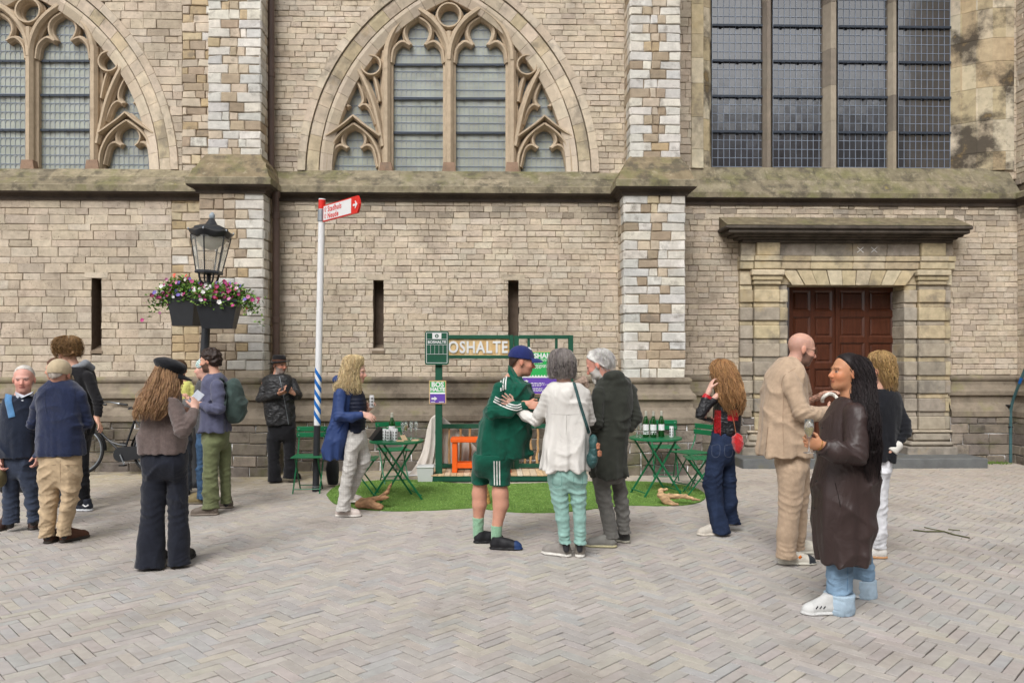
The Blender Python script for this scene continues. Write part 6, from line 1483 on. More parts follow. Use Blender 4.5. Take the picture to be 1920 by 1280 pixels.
# ================================================================ the people, one after another
def prop(p, name, label, cat, prims, mat, col, h=.006, fold=None, cuts=(), subs=(), group=None):
    """a thing carried by a person: sculpted in that person's frame, then given its own origin"""
    kp = []; o = sculpt(name, prims, mat, None, h, col, fold, subs, cuts, keep=kp); return own(p, o, label, cat, group), kp[0]
def own(p, o, label, cat, group=None):
    me = o.data; n = len(me.vertices); a = np.empty(n*3, f32); me.vertices.foreach_get('co', a); a = a.reshape(-1, 3); c = a.mean(0); c[2] = a[:, 2].min(); me.vertices.foreach_set('co', (a-c).ravel()); me.update()
    R_ = Matrix.Rotation(-YAW, 4, 'Z'); o.location = Vector(p.loc)+R_ @ Vector(map(float, c)); o.rotation_euler = (0, 0, -YAW); tag(o, label, cat, group); return o
def skinny_arms(p, *arms):
    for a in arms: p.arm(*[q[:3] for q in a])
def creases(joints, seed=1):
    """bunched cloth round elbows, knees and ankles: joints = [(point, axis, reach, amplitude, pitch)]"""
    r = random.Random(seed); js = []
    for c, ax, reach, amp, pitch in joints:
        ax = ax/np.linalg.norm(ax); o = np.cross(ax, V3(.3, .8, .5)); o /= np.linalg.norm(o); js.append((c, ax, np.cross(ax, o), o, reach, amp, 2*pi/pitch, r.uniform(0, 6)))
    def fn(X, Y, Z):
        t = 0
        for c, ax, u, o, reach, amp, k, ph in js:
            x, y, z = X-c[0], Y-c[1], Z-c[2]; g = np.exp(-(x*x+y*y+z*z)/(reach*reach)); s = x*ax[0]+y*ax[1]+z*ax[2]; v = x*u[0]+y*u[1]+z*u[2]; w_ = x*o[0]+y*o[1]+z*o[2]
            t = t-amp*g*((1-np.abs(np.sin(.5*(k*s+k*.45*np.abs(v)+1.4*np.sin(24*w_+ph)+ph))))**1.5-.62)
        return t
    return fn
def flutes(cx, cy, z0, z1, amp, n, ph):
    """cloth hanging in upright folds that grow towards the hem"""
    def fn(X, Y, Z):
        a = np.arctan2(Y-cy, X-cx); t = np.clip((z1-Z)/(z1-z0), 0, 1)**1.4
        return amp*t*(1.2+np.sin(n*a+ph+1.5*np.sin(5*Z+ph))+.6*np.sin(round(n*1.7)*a+2*ph))
    return fn
def plus(*fs): return lambda X, Y, Z: sum(f(X, Y, Z) for f in fs if f is not None)
def top(p, name, rows, arms, mat, col, fold, extra=(), cuts=(), h=.0088, kb=.014, cuffs=True, subs=(), hem=True, rs=.93, flute=.008):
    """jacket or shirt: loft for the trunk and a chain of (x, y, d, r) for each sleeve"""
    pr = p.loft(rows, .02, .004, 2.6)+list(extra); js = []
    for a in arms:
        a = [(x, y, d, r*rs) for x, y, d, r in a]; u, v = p.J(*a[-2][:3]), p.J(*a[-1][:3])
        pr.append((comb(p.limb(a, .02), (v, v-u)), kb)); A, B = p.J(*a[0][:3]), p.J(*a[1][:3])
        js.append((B+(v-A)*.06, (B-A)+(v-B)*.35, .10, .013, .042)); js.append((A*.75+B*.25, B-A, .08, .006, .05))
    y, xl, xr, ry = rows[-1][:4]; c = (p.J(xl, y)+p.J(xr, y))/2; z1 = p.J(0, rows[len(rows)//2-1][0])[2]; d = rows[-1][4] if len(rows[-1]) > 4 else 0
    return p.wear(name, pr, mat, col, h*max(1, p.D/7.6), plus(fold, creases(js, len(name)) if js else None, flutes(c[0], d, c[2], z1, flute, 6+len(arms), p.px) if flute else None), list(cuts), subs)
def legs(p, name, rows, chains, mat, col, fold, h=.0088, k=.02, cuts=(), drop=.012, bunch=.010):
    """trousers: each leg melts into the seat, but not into the other leg"""
    y, xl, xr, ry = rows[-1][:4]; w_ = (xr-xl)*.07; rows = list(rows[:-1])+[(y, xl+w_*.5, xr-w_*.5, ry*.85)+tuple(rows[-1][4:]), (y+14, xl+w_*2.2, xr-w_*2.2, ry*.5)+tuple(rows[-1][4:])]
    seat = p.loft(rows, .02, .012, 2.4); chains = [[(x, y, d, r*.97) for x, y, d, r in c] for c in chains]; pr = []; js = []
    for c in chains:
        b = p.J(*c[-1][:3]); z = max(.012, b[2]-drop) if drop else b[2]; c = list(c); l = p.limb(c, k); e = b.copy(); e[2] = z-.02; r = p.m(c[-1][3]); l.append((cone(b, e, r, r*1.02), k))
        pr.append((comb(seat+[(comb(l), .05)], (V3(0, 0, z), (0, 0, -1))), .004)); up = V3(0, 0, 1)
        kn = p.J(*c[1][:3]); js += [(kn, up, .13, bunch, .06), (b+up*.05, up, .10, bunch*1.1, .038), (p.J(*c[0][:3]), up+V3(.5, 0, 0), .10, bunch*.7, .05)]
    return p.wear(name, pr, mat, col, h*max(1, p.D/7.6), plus(fold, creases(js, len(name)+3)), cuts)
rr3 = lambda c, v, f: (lambda P: np.array(c)*(1+v*np.sin(f*P[:, :1]+np.sin(.7*f*P[:, 2:3])*2)*np.sin(f*.8*P[:, 2:3]+P[:, 1:2]*f)))

# ---- man in the green tracksuit
p = Person('man in green tracksuit with white stripes and navy cap, gripping the white-coated woman\'s arm', (930, 1024), C(214, 158, 134)); p.lk = 1
GRN = C(14, 84, 66)
p.head(979, 678, 92, 8, H=.238, hairc=C(70, 48, 36), beard=.18); p.neck(957, 716, 0, .06); p.torso((948, 750, 0), (925, 850, 0))
skinny_arms(p, ((934, 728, -.15), (922, 772, -.25), (990, 757, -.22)), ((975, 730, .17), (1003, 765, .25), (1028, 748, .12)))
p.hand((988, 757, -.22), (1018, 762, -.24), (0, 1, -.35), (0, 0, 1), .42); p.hand((1026, 748, .12), (1045, 745, .1), (0, -1, 0), (0, 0, 1), .5)
p.leg([(936, 870, -.05, 11), (937, 900, -.05, 13), (938, 925, -.05, 15), (939, 945, -.05, 14.5), (932, 985, -.06, 9), (931, 1018, -.06, 8)]); p.leg([(903, 870, .1, 11), (901, 900, .11, 13), (899, 925, .12, 14), (899, 945, .12, 13.5), (897, 975, .13, 9), (896, 1008, .14, 8)]); p.finish(bare=True)
p.cap_hair(C(60, 42, 32), .004, -.01, -.055, nape=-.10)
top(p, 'jacket', [(702, 946, 976, .10), (712, 936, 984, .15), (722, 926, 996, .20), (748, 911, 1003, .22), (785, 900, 1001, .22), (825, 889, 998, .215), (862, 886, 994, .21)], [[(936, 727, -.16, 18), (921, 775, -.25, 17.5), (955, 768, -.26, 15.5), (990, 757, -.22, 11.5)], [(975, 729, .17, 17), (1003, 762, .25, 16), (1028, 748, .12, 12)]],
    m_cl, rr3(GRN, .10, 55), folds(3, .010, 24, 15), [(stack([(p.J(0, 714)[2], p.J(960, 714)[0], 0, .075, .085), (p.J(0, 700)[2], p.J(962, 700)[0], 0, .062, .07), (p.J(0, 690)[2], p.J(962, 690)[0], 0, .058, .066)]), .02)])
q = MB(); 
def flap(p, name, pts, col, mat, lift=.012):
    """small flat panel lying on the clothes, outline in picture points"""
    c = (sum(a[0] for a in pts)/len(pts), sum(a[1] for a in pts)/len(pts)); n = len(pts); ds = [p.hit(x, y, p.grids['all']) for x, y in pts+[c]]; ok = [d for d in ds if d is not None]
    if not ok: return None
    mid = sorted(ok)[len(ok)//2]; ds = [min(max(d if d is not None else mid, mid-.06), mid+.06) for d in ds]
    vs = [p.J(x, y, d-lift) for (x, y), d in zip(pts+[c], ds)]; vs += [v+V3(0, .008, 0) for v in vs]; q = MB()
    q.add(vs, [(i, (i+1) % n, n) for i in range(n)]+[(i, n+1+i, n+1+(i+1) % n, (i+1) % n) for i in range(n)], col); return q.build(name, mat, p.root)
flap(p, 'collar', [(953, 684), (962, 690), (975, 712), (979, 722), (972, 728), (962, 715), (952, 698)], C(18, 98, 78), m_cl)
for o in (0, 4.6, 9.2):
    p.ribbon('sleeve_stripe', [(950+o*.62, 690+o*.55), (943+o*.8, 702+o*.25), (939+o, 716), (939.5+o*.9, 733-o*.3)], 2.4, C(236, 236, 232), lift=.006)
    p.ribbon('forearm_stripe', [(925+o*.35, 752-o*.9), (938+o*.2, 759-o), (952, 765-o), (968, 769-o), (979-o*.2, 766-o)], 2.3, C(236, 236, 232), lift=.006)
legs(p, 'shorts', [(848, 886, 980, .19), (862, 884, 966, .19), (880, 884, 957, .17)], [[(936, 865, -.05, 22), (937, 890, -.05, 21.5), (937, 911, -.05, 21)], [(905, 862, .1, 22), (904, 888, .12, 22), (903, 907, .12, 21)]], m_cl, rr3(GRN, .08, 50), folds(8, .003, 20, 18), drop=0, bunch=.001)
for x in (926.5, 931.5, 936.5): p.ribbon('shorts_stripe', [(x, 864), (x+.3, 885), (x+.6, 909)], 2.2, C(236, 236, 232), [p.grids['shorts']], lift=.006)
p.wear('sock', p.limb([(931, 983, -.06, 11.8), (930.5, 1018, -.06, 10)]), m_knit, C(150, 192, 160), .007, folds(2, .002, 90, 10), [(p.J(931, 984, -.06), (0, 0, 1))])
p.wear('sock', p.limb([(897, 968, .13, 12), (896.5, 1006, .14, 10)]), m_knit, C(150, 192, 160), .007, folds(5, .002, 90, 10), [(p.J(897, 969, .13), (0, 0, 1))])
p.shoe((919, 1029), 82, .29, C(32, 32, 36), C(26, 26, 28), .09, toe=C(36, 62, 110)); p.shoe((889, 1018), 100, .28, C(32, 32, 36), C(26, 26, 28), .09)
def cap(p, col, grow=.016, cutu=.028, brim=.085, mat=m_cl, bc=None, soft=0, tilt=.0, name='cap', w=.068):
    T, E = p.T, p.E; pr = [(E((-.014, 0, .036), (.098+grow, .077+grow, .088+grow)), .01)]
    o = p.wear(name, pr, mat, col, .0065, None, [(T((0, 0, cutu-.006)), -p.hu+p.hf*tilt)])
    q = MB(); n = 14; vs = []
    for i in range(n+1):
        a = radians(-78+156*i/n)
        for r_, dz in ((.0, 0), (.5, .010), (1, -.004)): vs.append(T((.055+(.052+brim*r_)*cos(a)*1.0, (w+.012*r_)*sin(a)*(1.05-.12*r_), cutu+.012+dz-.018*r_*(abs(sin(a))**2)*1.2-.012*r_)))
    m = len(vs); vs += [v-p.hu*.004 for v in vs]; fs = [(i*3+j, i*3+3+j, i*3+4+j, i*3+1+j) for i in range(n) for j in range(2)]; fs += [tuple(m+k for k in f[::-1]) for f in fs]+[(i*3+2, i*3+5, m+i*3+5, m+i*3+2) for i in range(n)]
    q.add(vs, fs, bc or col); q.build('peak', mat, o, smooth='all'); return o
cp = cap(p, C(38, 48, 104), bc=C(52, 62, 122), cutu=.03, brim=.075)
p.ribbon('cap_emblem', [(991, 651), (996, 655)], 2.2, (.8, .8, .8), [p.grids['cap']], parent=cp)

# ---- woman in the white coat
p = Person('grey-haired woman in white coat and mint trousers, seen from behind', (1062, 1046), SKINP)
WHC = C(226, 222, 216); TEAL = C(150, 188, 179)
p.head(1054, 686, 188, 5, H=.226, hairc=C(120, 112, 110)); p.neck(1058, 722); p.torso((1062, 745, 0), (1062, 880, 0))
skinny_arms(p, ((1030, 740, 0), (1005, 789, .12), (966, 764, .22)), ((1096, 740, 0), (1106, 790, .08), (1088, 780, .28)))
p.hand((964, 760, .20), (932, 738, .05), (-.1, 1, -.2), (.2, 0, 1), .12, 1, .28); p.hand((1088, 778, .28), (1070, 765, .36), (0, 1, 0), (0, 0, 1), .4)
p.leg([(1045, 900, 0, 15), (1052, 960, 0, 12), (1062, 1030, 0, 8)]); p.leg([(1082, 900, 0, 15), (1086, 960, 0, 12), (1087, 1030, 0, 8)]); p.finish()
HR = [(652, 1050, 1058, .03, 0.0), (658, 1036, 1070, .085, -.005), (672, 1030, 1077, .11, -.01), (688, 1029, 1079, .11, -.015), (702, 1028, 1079, .10, -.015), (711, 1033, 1077, .085, -.015)]
p.wear('hair', p.loft(HR), m_hair, rr3(C(146, 138, 134), .25, 120), .008, folds(4, .004, 8, 70)); p.strands(HR, C(150, 142, 138), 420, .004, 60, .0035, 3, tip=(.8, 1.02))
top(p, 'coat', [(714, 1037, 1084, .07), (722, 1024, 1098, .11), (740, 1018, 1107, .135), (785, 1021, 1108, .14), (835, 1013, 1109, .15), (884, 1006, 1110, .16)], [[(1032, 738, 0, 17), (1005, 789, .12, 16.5), (985, 779, .18, 14), (963, 762, .21, 10)], [(1096, 738, 0, 16), (1107, 788, .08, 15.5), (1088, 780, .26, 11)]], m_shell, WHC, folds(12, .0055, 15, 16),
    [(ell(p.J(1068, 726, -.08), (.085, .045, .055)), .03), (ell(p.J(1066, 738, -.125), (.05, .025, .05)), .03)])
p.ribbon('yoke_seam', [(1034, 776), (1062, 777), (1098, 776)], 1.0, C(200, 196, 190), lift=.002)
legs(p, 'trousers', [(872, 1024, 1104, .12), (895, 1026, 1102, .12), (910, 1030, 1100, .11)], [[(1046, 900, 0, 21), (1050, 935, 0, 19.5), (1055, 970, 0, 16.5), (1060, 1020, 0, 14)], [(1082, 900, 0, 20.5), (1085, 935, 0, 18.5), (1087, 970, 0, 16), (1087, 1020, 0, 14)]], m_cl, rr3(TEAL, .05, 40), folds(21, .0055, 34, 12, .4))
p.shoe((1070, 1044), -118, .27, C(148, 142, 136), C(226, 222, 214), .115, .03); p.shoe((1087, 1046), 172, .26, C(138, 130, 122), C(226, 222, 214), .115, .03)
p.ribbon('bag_strap', [(1073, 707), (1080, 730), (1090, 765), (1105, 812)], 5.5, C(58, 92, 92), [p.grids['coat']], m_leath, lift=.011, n=8)
bag, bg_ = prop(p, 'shoulder_bag', 'teal leather shoulder bag at the white-coated woman\'s hip', 'bag', [(ell(p.J(1113, 843, -.10), (.05, .075, .14)), .02), (ell(p.J(1110, 862, -.10), (.055, .07, .08)), .04)], m_leath, C(52, 88, 88), .008, folds(5, .005, 20, 30))
for (x, y) in ((1121, 836), (1124, 850)): q = MB(); q.lathe([(0, -.03), (.018, -.02), (.02, .02), (0, .03)], 8); o = q.build('scarf_knot', M('printed_scarf', C(178, 120, 92), rough=.8, var=.5, scale=60), bag, smooth=True); o.location = Matrix.Rotation(-YAW, 4, 'Z').inverted() @ (Vector(p.loc)+Matrix.Rotation(-YAW, 4, 'Z') @ Vector(p.J(x, y, -.15))-bag.location)
q = p.wear('scarf', p.limb([(1082, 716, -.03, 7), (1094, 712, .02, 7.5), (1101, 722, .03, 6)]), m_cl, rr3(C(176, 152, 136), .35, 160), .008, folds(6, .004, 60, 60))

p.ribbon('back_pleat', [(1062, 778), (1062, 800), (1061, 815)], 1.2, C(196, 192, 186), [p.grids['coat']], lift=.002); p.ribbon('hem', [(1008, 880), (1035, 881), (1062, 881), (1090, 881), (1107, 880)], .9, C(204, 200, 194), [p.grids['coat']], lift=.002)
for x in (1045, 1084): p.ribbon('back_pocket', [(x-8, 893), (x-8, 908), (x, 913), (x+8, 908), (x+8, 893)], .9, C(100, 150, 140), [p.grids['trousers']], lift=.002)

# ---- old man in the dark parka
p = Person('bent old man with white hair and beard in long dark parka and grey trousers', (1140, 1025), C(222, 160, 142))
p.head(1121, 684, -108, 26, H=.235, hairc=C(226, 222, 216), beard=.95); p.neck(1139, 712, 0, .06); p.torso((1146, 745, 0), (1142, 880, 0))
skinny_arms(p, ((1178, 730, .02), (1192, 783, -.04), (1178, 806, -.05)), ((1122, 735, -.12), (1120, 790, -.17), (1104, 806, -.02))); p.leg([(1124, 890, 0, 15), (1132, 940, 0, 12), (1147, 1010, 0, 8)]); p.leg([(1158, 890, .1, 15), (1165, 940, .1, 12), (1171, 1000, .1, 8)]); p.finish()
p.cap_hair(C(226, 223, 218), .010, .02, -.05, .003, 90, var=.06)
WH = [(652, 1122, 1132, .03, 0), (658, 1110, 1143, .08, 0), (670, 1108, 1150, .10, -.0), (684, 1118, 1152, .10, -.0), (698, 1126, 1151, .085, -.0)]
p.strands(WH, C(232, 229, 224), 200, .010, 50, .003, 7, tip=(.6, 1.05), var=.08, lift=1.02)
p.wear('beard', [(cone(p.T((.075, 0, -.075)), p.T((.085, 0, -.135)), .036, .018), .02), (cone(p.T((.05, .03, -.06)), p.T((.08, 0, -.11)), .022, .02), .02), (cone(p.T((.05, -.03, -.06)), p.T((.08, 0, -.11)), .022, .02), .02)], m_hair, C(224, 218, 210), .006, folds(5, .004, 30, 90))
PK = C(54, 56, 50)
top(p, 'parka', [(700, 1128, 1166, .10), (712, 1117, 1182, .15), (740, 1110, 1189, .19), (785, 1107, 1186, .20), (840, 1104, 1180, .20), (876, 1103, 1179, .20), (898, 1106, 1178, .195)], [[(1179, 730, .02, 17), (1193, 783, -.04, 16.5), (1176, 812, -.06, 13)], [(1123, 735, -.13, 16), (1121, 792, -.18, 15.5), (1104, 812, -.02, 13)]], m_cl, rr3(PK, .12, 45), folds(31, .007, 22, 14),
    [(ell(p.J(1150, 705, -.10), (.115, .085, .07)), .03), (ell(p.J(1160, 716, -.12), (.09, .06, .05)), .03), (cone(p.J(1170, 880, -.1), p.J(1178, 893, -.12), .05, .035), .03)])
legs(p, 'trousers', [(868, 1108, 1176, .14), (895, 1108, 1174, .14)], [[(1126, 890, 0, 20), (1133, 935, 0, 18), (1141, 970, 0, 16.5), (1147, 1008, 0, 17)], [(1157, 890, .1, 19), (1165, 940, .1, 16), (1171, 1000, .1, 15)]], m_cl, rr3(C(112, 110, 106), .08, 50), folds(33, .006, 34, 12))
p.shoe((1156, 1026), -98, .29, C(140, 138, 132), C(196, 188, 150), .10, .028); p.shoe((1180, 1018), -125, .28, C(90, 90, 90), C(190, 186, 170), .10, .028)

# ---- bald man in the beige suit
p = Person('bald bearded man with glasses in beige suit, facing the woman in brown coat', (1490, 1056), C(216, 168, 146))
BG = C(192, 167, 142)
p.head(1503, 655, 88, 14, H=.245, hairc=C(60, 46, 40), beard=.7); p.neck(1482, 690, 0, .062); p.torso((1476, 730, 0), (1482, 850, 0))
skinny_arms(p, ((1480, 715, -.17), (1502, 773, -.25), (1550, 772, -.18)), ((1500, 712, .18), (1514, 752, .24), (1548, 738, .12)))
p.hand((1548, 738, .12), (1573, 733, .02), (0, -.3, -1), (0, -1, 0), .35); p.hand((1550, 772, -.18), (1578, 765, -.1), (0, 1, .2), (0, 0, 1), .5)
p.leg([(1484, 880, -.08, 18), (1480, 950, -.08, 14), (1476, 1040, -.08, 8)]); p.leg([(1500, 880, .1, 18), (1498, 950, .1, 14), (1496, 1020, .1, 8)])
def tattoo(P, Cc):
    a, b = p.J(1516, 750, .23), p.J(1546, 739, .13); t = ((P-a)@(b-a))/((b-a)@(b-a)); q = a+t[:, None].clip(0, 1)*(b-a); near = (np.linalg.norm(P-q, axis=1) < .06) & (t > .1) & (t < 1); pat = np.sin(P[:, 0]*190+2*np.sin(P[:, 2]*150))*np.sin(P[:, 2]*170) > .1; Cc[near & pat] *= .45
def shaved(P, Cc):
    q = (P-p.hc)@p.hR.T/p.hS; m = (np.linalg.norm(q, axis=1) < .16) & (q[:, 0] < .035) & (q[:, 2] > -.07) & (q[:, 2] < .075) & (np.abs(q[:, 1]) < .0765); Cc[m] *= np.array([.86, .86, .9])
p.finish([tattoo, shaved])
top(p, 'jacket', [(668, 1464, 1490, .10), (680, 1452, 1500, .16), (702, 1438, 1508, .22), (755, 1426, 1516, .22), (805, 1421, 1520, .225), (850, 1417, 1523, .23), (858, 1420, 1522, .228)], [[(1480, 714, -.17, 22), (1502, 772, -.25, 20), (1530, 776, -.23, 18), (1556, 772, -.17, 15)], [(1500, 710, .18, 20), (1512, 745, .24, 18), (1522, 748, .21, 15)]], m_cl, BG, folds(41, .0055, 17, 13),
    [(stack([(p.J(0, 688)[2], p.J(1482, 688)[0], 0, .075, .08), (p.J(0, 668)[2], p.J(1483, 668)[0], 0, .062, .07)]), .02)])
p.ribbon('back_vent', [(1440, 800), (1437, 830), (1435, 855)], 1.1, C(150, 124, 100), [p.grids['jacket']], lift=.002); p.ribbon('armhole_seam', [(1492, 690), (1470, 705), (1466, 728), (1476, 748)], .9, C(160, 132, 108), [p.grids['jacket']], lift=.002); p.ribbon('side_seam', [(1470, 735), (1468, 790), (1470, 854)], .9, C(168, 140, 116), lift=.002)
legs(p, 'trousers', [(845, 1450, 1521, .17), (875, 1452, 1520, .17)], [[(1484, 880, -.08, 28), (1481, 940, -.08, 24), (1476, 1000, -.08, 21.5), (1474, 1045, -.08, 21)], [(1500, 880, .1, 23), (1500, 940, .1, 19), (1499, 1000, .1, 16), (1498, 1030, .1, 15)]], m_cl, BG, folds(43, .0055, 12, 16))
for (hl, a, L_) in (((1459, 1057), 86, .31), ((1491, 1037), 90, .29)): p.shoe(hl, a, L_, C(226, 220, 206), C(232, 228, 214), .095, .03, toe=C(54, 58, 64))
p.ribbon('shoe_flash', [(1498, 1046), (1503, 1042)], 5, C(236, 130, 50), [g for g in p.grids['all'][-2:]], lift=.004)
q = MB()
for sg in (-1, 1): q.tube([p.T((.098, sg*.033+.022*cos(t), .002+.019*sin(t))) for t in [2*pi*i/14 for i in range(14)]], .0018, 4, closed=True); q.tube([p.T((.094, sg*.056, .006)), p.T((.05, sg*.074, .010)), p.T((-.005, sg*.082, .008))], .0018, 4)
q.tube([p.T((.104, -.011, .006)), p.T((.104, .011, .006))], .0018, 4); q.build('glasses', M('spectacle_frame', C(96, 78, 60), rough=.3, metal=.3), p.root)
q = MB(); cx_ = p.J(1556, 748, -.02); q.tube([cx_+V3(.062*cos(t), .02*sin(t*2), .045*sin(t)) for t in [pi*1.25*i/14-.3 for i in range(15)]], .015, 8); o = q.build('white_strap', M('white_padded_strap', C(236, 232, 222), rough=.8, var=.05), None, smooth=True); own(p, o, 'looped white padded strap in the bald man\'s hands', 'strap')

# ---- woman in the long brown coat
p = Person('smiling dark-haired woman in long brown coat and turned-up jeans, holding a flute', (1572, 1148), C(206, 148, 112))
BR = C(62, 48, 46)
p.head(1587, 699, -84, -6, H=.232, hairc=C(30, 22, 22)); p.neck(1596, 742); p.torso((1594, 780, 0), (1590, 960, 0))
skinny_arms(p, ((1606, 775, -.15), (1602, 855, -.23), (1540, 834, -.24)), ((1590, 775, .17), (1575, 850, .25), (1545, 830, .1)))
p.hand((1541, 835, -.24), (1511, 828, -.25), (-.2, .9, .3), (-.2, 0, 1), .95); p.leg([(1578, 1000, 0, 20), (1575, 1070, 0, 15), (1575, 1135, 0, 10)]); p.leg([(1612, 1000, .3, 18), (1616, 1060, .33, 14), (1618, 1105, .35, 10)]); p.finish()
p.cap_hair(C(34, 26, 26), .010, .035, -.012, .001, 60, var=.15)
HL = [(664, 1590, 1606, .05, 0), (672, 1580, 1622, .09, -.0), (690, 1588, 1632, .11, -.02), (715, 1598, 1636, .11, -.05), (750, 1602, 1640, .10, -.12), (800, 1606, 1648, .08, -.19), (850, 1612, 1652, .055, -.21), (905, 1622, 1650, .03, -.19)]
p.wear('long_hair', p.loft(HL[2:-1]), m_hair, rr3(C(30, 23, 24), .3, 110), .009, folds(8, .007, 30, 60))
p.strands(HL, C(36, 27, 28), 520, .010, 45, .0048, 9, tip=(.6, 1.0), start=(0, .3), phis=(90, 360+60), var=.35)
top(p, 'coat', [(742, 1575, 1620, .10), (755, 1562, 1634, .16), (790, 1546, 1644, .2), (850, 1536, 1647, .21), (920, 1526, 1642, .215), (1000, 1524, 1636, .215), (1057, 1530, 1631, .215)], [[(1606, 776, -.16, 29), (1603, 850, -.24, 28), (1570, 848, -.25, 25), (1541, 836, -.24, 18.5)], [(1590, 776, .17, 26), (1575, 850, .24, 24), (1550, 832, .1, 18)]], m_wax, BR, folds(51, .007, 15, 12),
    [(stack([(p.J(0, 764)[2], p.J(1590, 764)[0], 0, .10, .11), (p.J(0, 742)[2], p.J(1597, 742)[0], 0, .072, .085)]), .02)])
p.ribbon('cuff_strap', [(1546, 824), (1551, 838), (1548, 852)], 3, C(52, 40, 38), lift=.005)
legs(p, 'jeans', [(985, 1550, 1636, .15, .1), (1020, 1550, 1636, .15, .12)], [[(1578, 1020, 0, 29), (1575, 1075, 0, 29.5), (1574, 1114, 0, 29)], [(1613, 1015, .28, 26), (1617, 1060, .33, 26), (1619, 1088, .35, 26)]], m_denim, C(136, 164, 190), folds(53, .006, 20, 16), drop=0)
for ch in ([(1574, 1110, 0, 29.5), (1573, 1147, 0, 30)], [(1619, 1084, .35, 26.5), (1620, 1118, .35, 27)]): b = p.J(*ch[1][:3]); p.wear('jeans_cuff', p.limb(ch), m_denim, C(172, 192, 208), .0095, folds(7, .003, 40, 20), [(b, (0, 0, -1)), (p.J(*ch[0][:3]), (0, 0, 1))])
p.shoe((1568, 1150), -86, .235, C(206, 206, 204), C(220, 220, 218), .115, .03, toe=C(216, 216, 214)); p.shoe((1622, 1120), -95, .26, C(206, 206, 204), C(220, 220, 218), .115, .03)
for x in (1530, 1537, 1544): p.ribbon('shoe_stripe', [(x, 1141), (x+4, 1136)], 2, C(40, 42, 46), p.grids['all'][-2:], lift=.003)
q = MB(); c_ = p.J(1546, 838, -.25); a_ = p.J(1541, 835, -.24)-p.J(1560, 842, -.245); a_ /= np.linalg.norm(a_); e1 = np.cross(a_, V3(0, 0, 1)); e1 /= np.linalg.norm(e1); e2 = np.cross(a_, e1); q.tube([c_+(e1*cos(t)+e2*sin(t))*.033+a_*.03 for t in [2*pi*i/16 for i in range(16)]], .003, 5, closed=True); q.build('bangle', M('gold', C(214, 176, 96), rough=.25, metal=.9), p.root)
def world(p, v): return Vector(p.loc)+Matrix.Rotation(-YAW, 4, 'Z') @ Vector(map(float, v))
flute('champagne flute with a little wine in the brown-coated woman\'s hand', world(p, p.J(1517, 849, -.275)), 1, None, 1.25)

p.ribbon('pocket_welt', [(1566, 905), (1572, 930), (1576, 950)], 1.6, C(44, 34, 32), [p.grids['coat']], lift=.003); p.ribbon('armhole_seam', [(1628, 762), (1632, 785), (1630, 815)], .9, C(44, 34, 32), [p.grids['coat']], lift=.002)
for y in (800, 850, 900, 950): p.ribbon('button', [(1541-(y-800)*.1, y), (1541-(y-800)*.1, y+3)], 3, C(30, 24, 24), [p.grids['coat']], lift=.004)
p.ribbon('jeans_seam', [(1590, 1062), (1589, 1090), (1589, 1108)], 1, C(90, 128, 164), [p.grids['jeans']], lift=.002)

# ---- woman in the black blazer
p = Person('blonde woman in black blazer and white jeans, behind the woman in brown coat', (1648, 1046), SKIN)
p.head(1650, 694, -138, 8, H=.228, hairc=C(120, 88, 50)); p.neck(1652, 728); p.torso((1655, 755, 0), (1650, 880, 0)); skinny_arms(p, ((1682, 755, -.04), (1698, 812, -.07), (1672, 846, -.12)), ((1630, 755, .1), (1620, 810, .2), (1630, 830, .3)))
p.hand((1674, 844, -.12), (1654, 856, -.10), (0, 1, 0), (-1, 0, 1), .5); p.leg([(1650, 890, 0, 16), (1648, 960, 0, 13), (1648, 1035, 0, 8)]); p.leg([(1632, 890, .12, 16), (1632, 960, .12, 13), (1632, 1020, .12, 8)]); p.finish()
HB = [(656, 1648, 1656, .03, 0), (662, 1636, 1668, .085, 0), (676, 1632, 1676, .11, -.01), (695, 1640, 1678, .11, -.02), (715, 1648, 1680, .095, -.04), (736, 1658, 1680, .06, -.05)]
p.cap_hair(C(160, 126, 80), .010, .03, -.03, .002, 60); p.wear('long_hair', p.loft(HB[1:-1]), m_hair, rr3(C(168, 134, 86), .3, 100), .009, folds(9, .006, 20, 60)); p.strands(HB, C(184, 150, 100), 300, .009, 42, .0042, 13, tip=(.6, 1.02), var=.4)
top(p, 'blazer', [(726, 1634, 1668, .09), (740, 1621, 1688, .14), (775, 1622, 1690, .165), (825, 1626, 1682, .165), (867, 1622, 1680, .17)], [[(1681, 753, -.04, 15.5), (1697, 810, -.08, 15), (1676, 842, -.12, 11.5)], [(1630, 755, .1, 15), (1622, 812, .2, 14), (1635, 835, .28, 11)]], m_cl, C(30, 31, 36), folds(61, .006, 20, 14))
p.wear('shirt_cuff', p.limb([(1682, 835, -.112, 9.8), (1671, 847, -.12, 9.8)]), m_cl, C(226, 222, 214), .008, None, [p.cuff((1682, 835, -.112), (1671, 847, -.12), .06)])
legs(p, 'jeans', [(855, 1627, 1674, .13), (885, 1625, 1670, .13)], [[(1650, 890, 0, 21.5), (1648, 950, 0, 19), (1647, 1000, 0, 17.5), (1647, 1029, 0, 18)], [(1634, 890, .12, 19), (1632, 950, .12, 17), (1632, 1018, .12, 15)]], m_denim, C(226, 226, 230), folds(63, .006, 26, 14))
p.shoe((1662, 1047), -102, .26, C(226, 222, 216), C(196, 148, 104), .115, .026); p.shoe((1640, 1024), -110, .25, C(226, 222, 216), C(196, 148, 104), .115, .026)

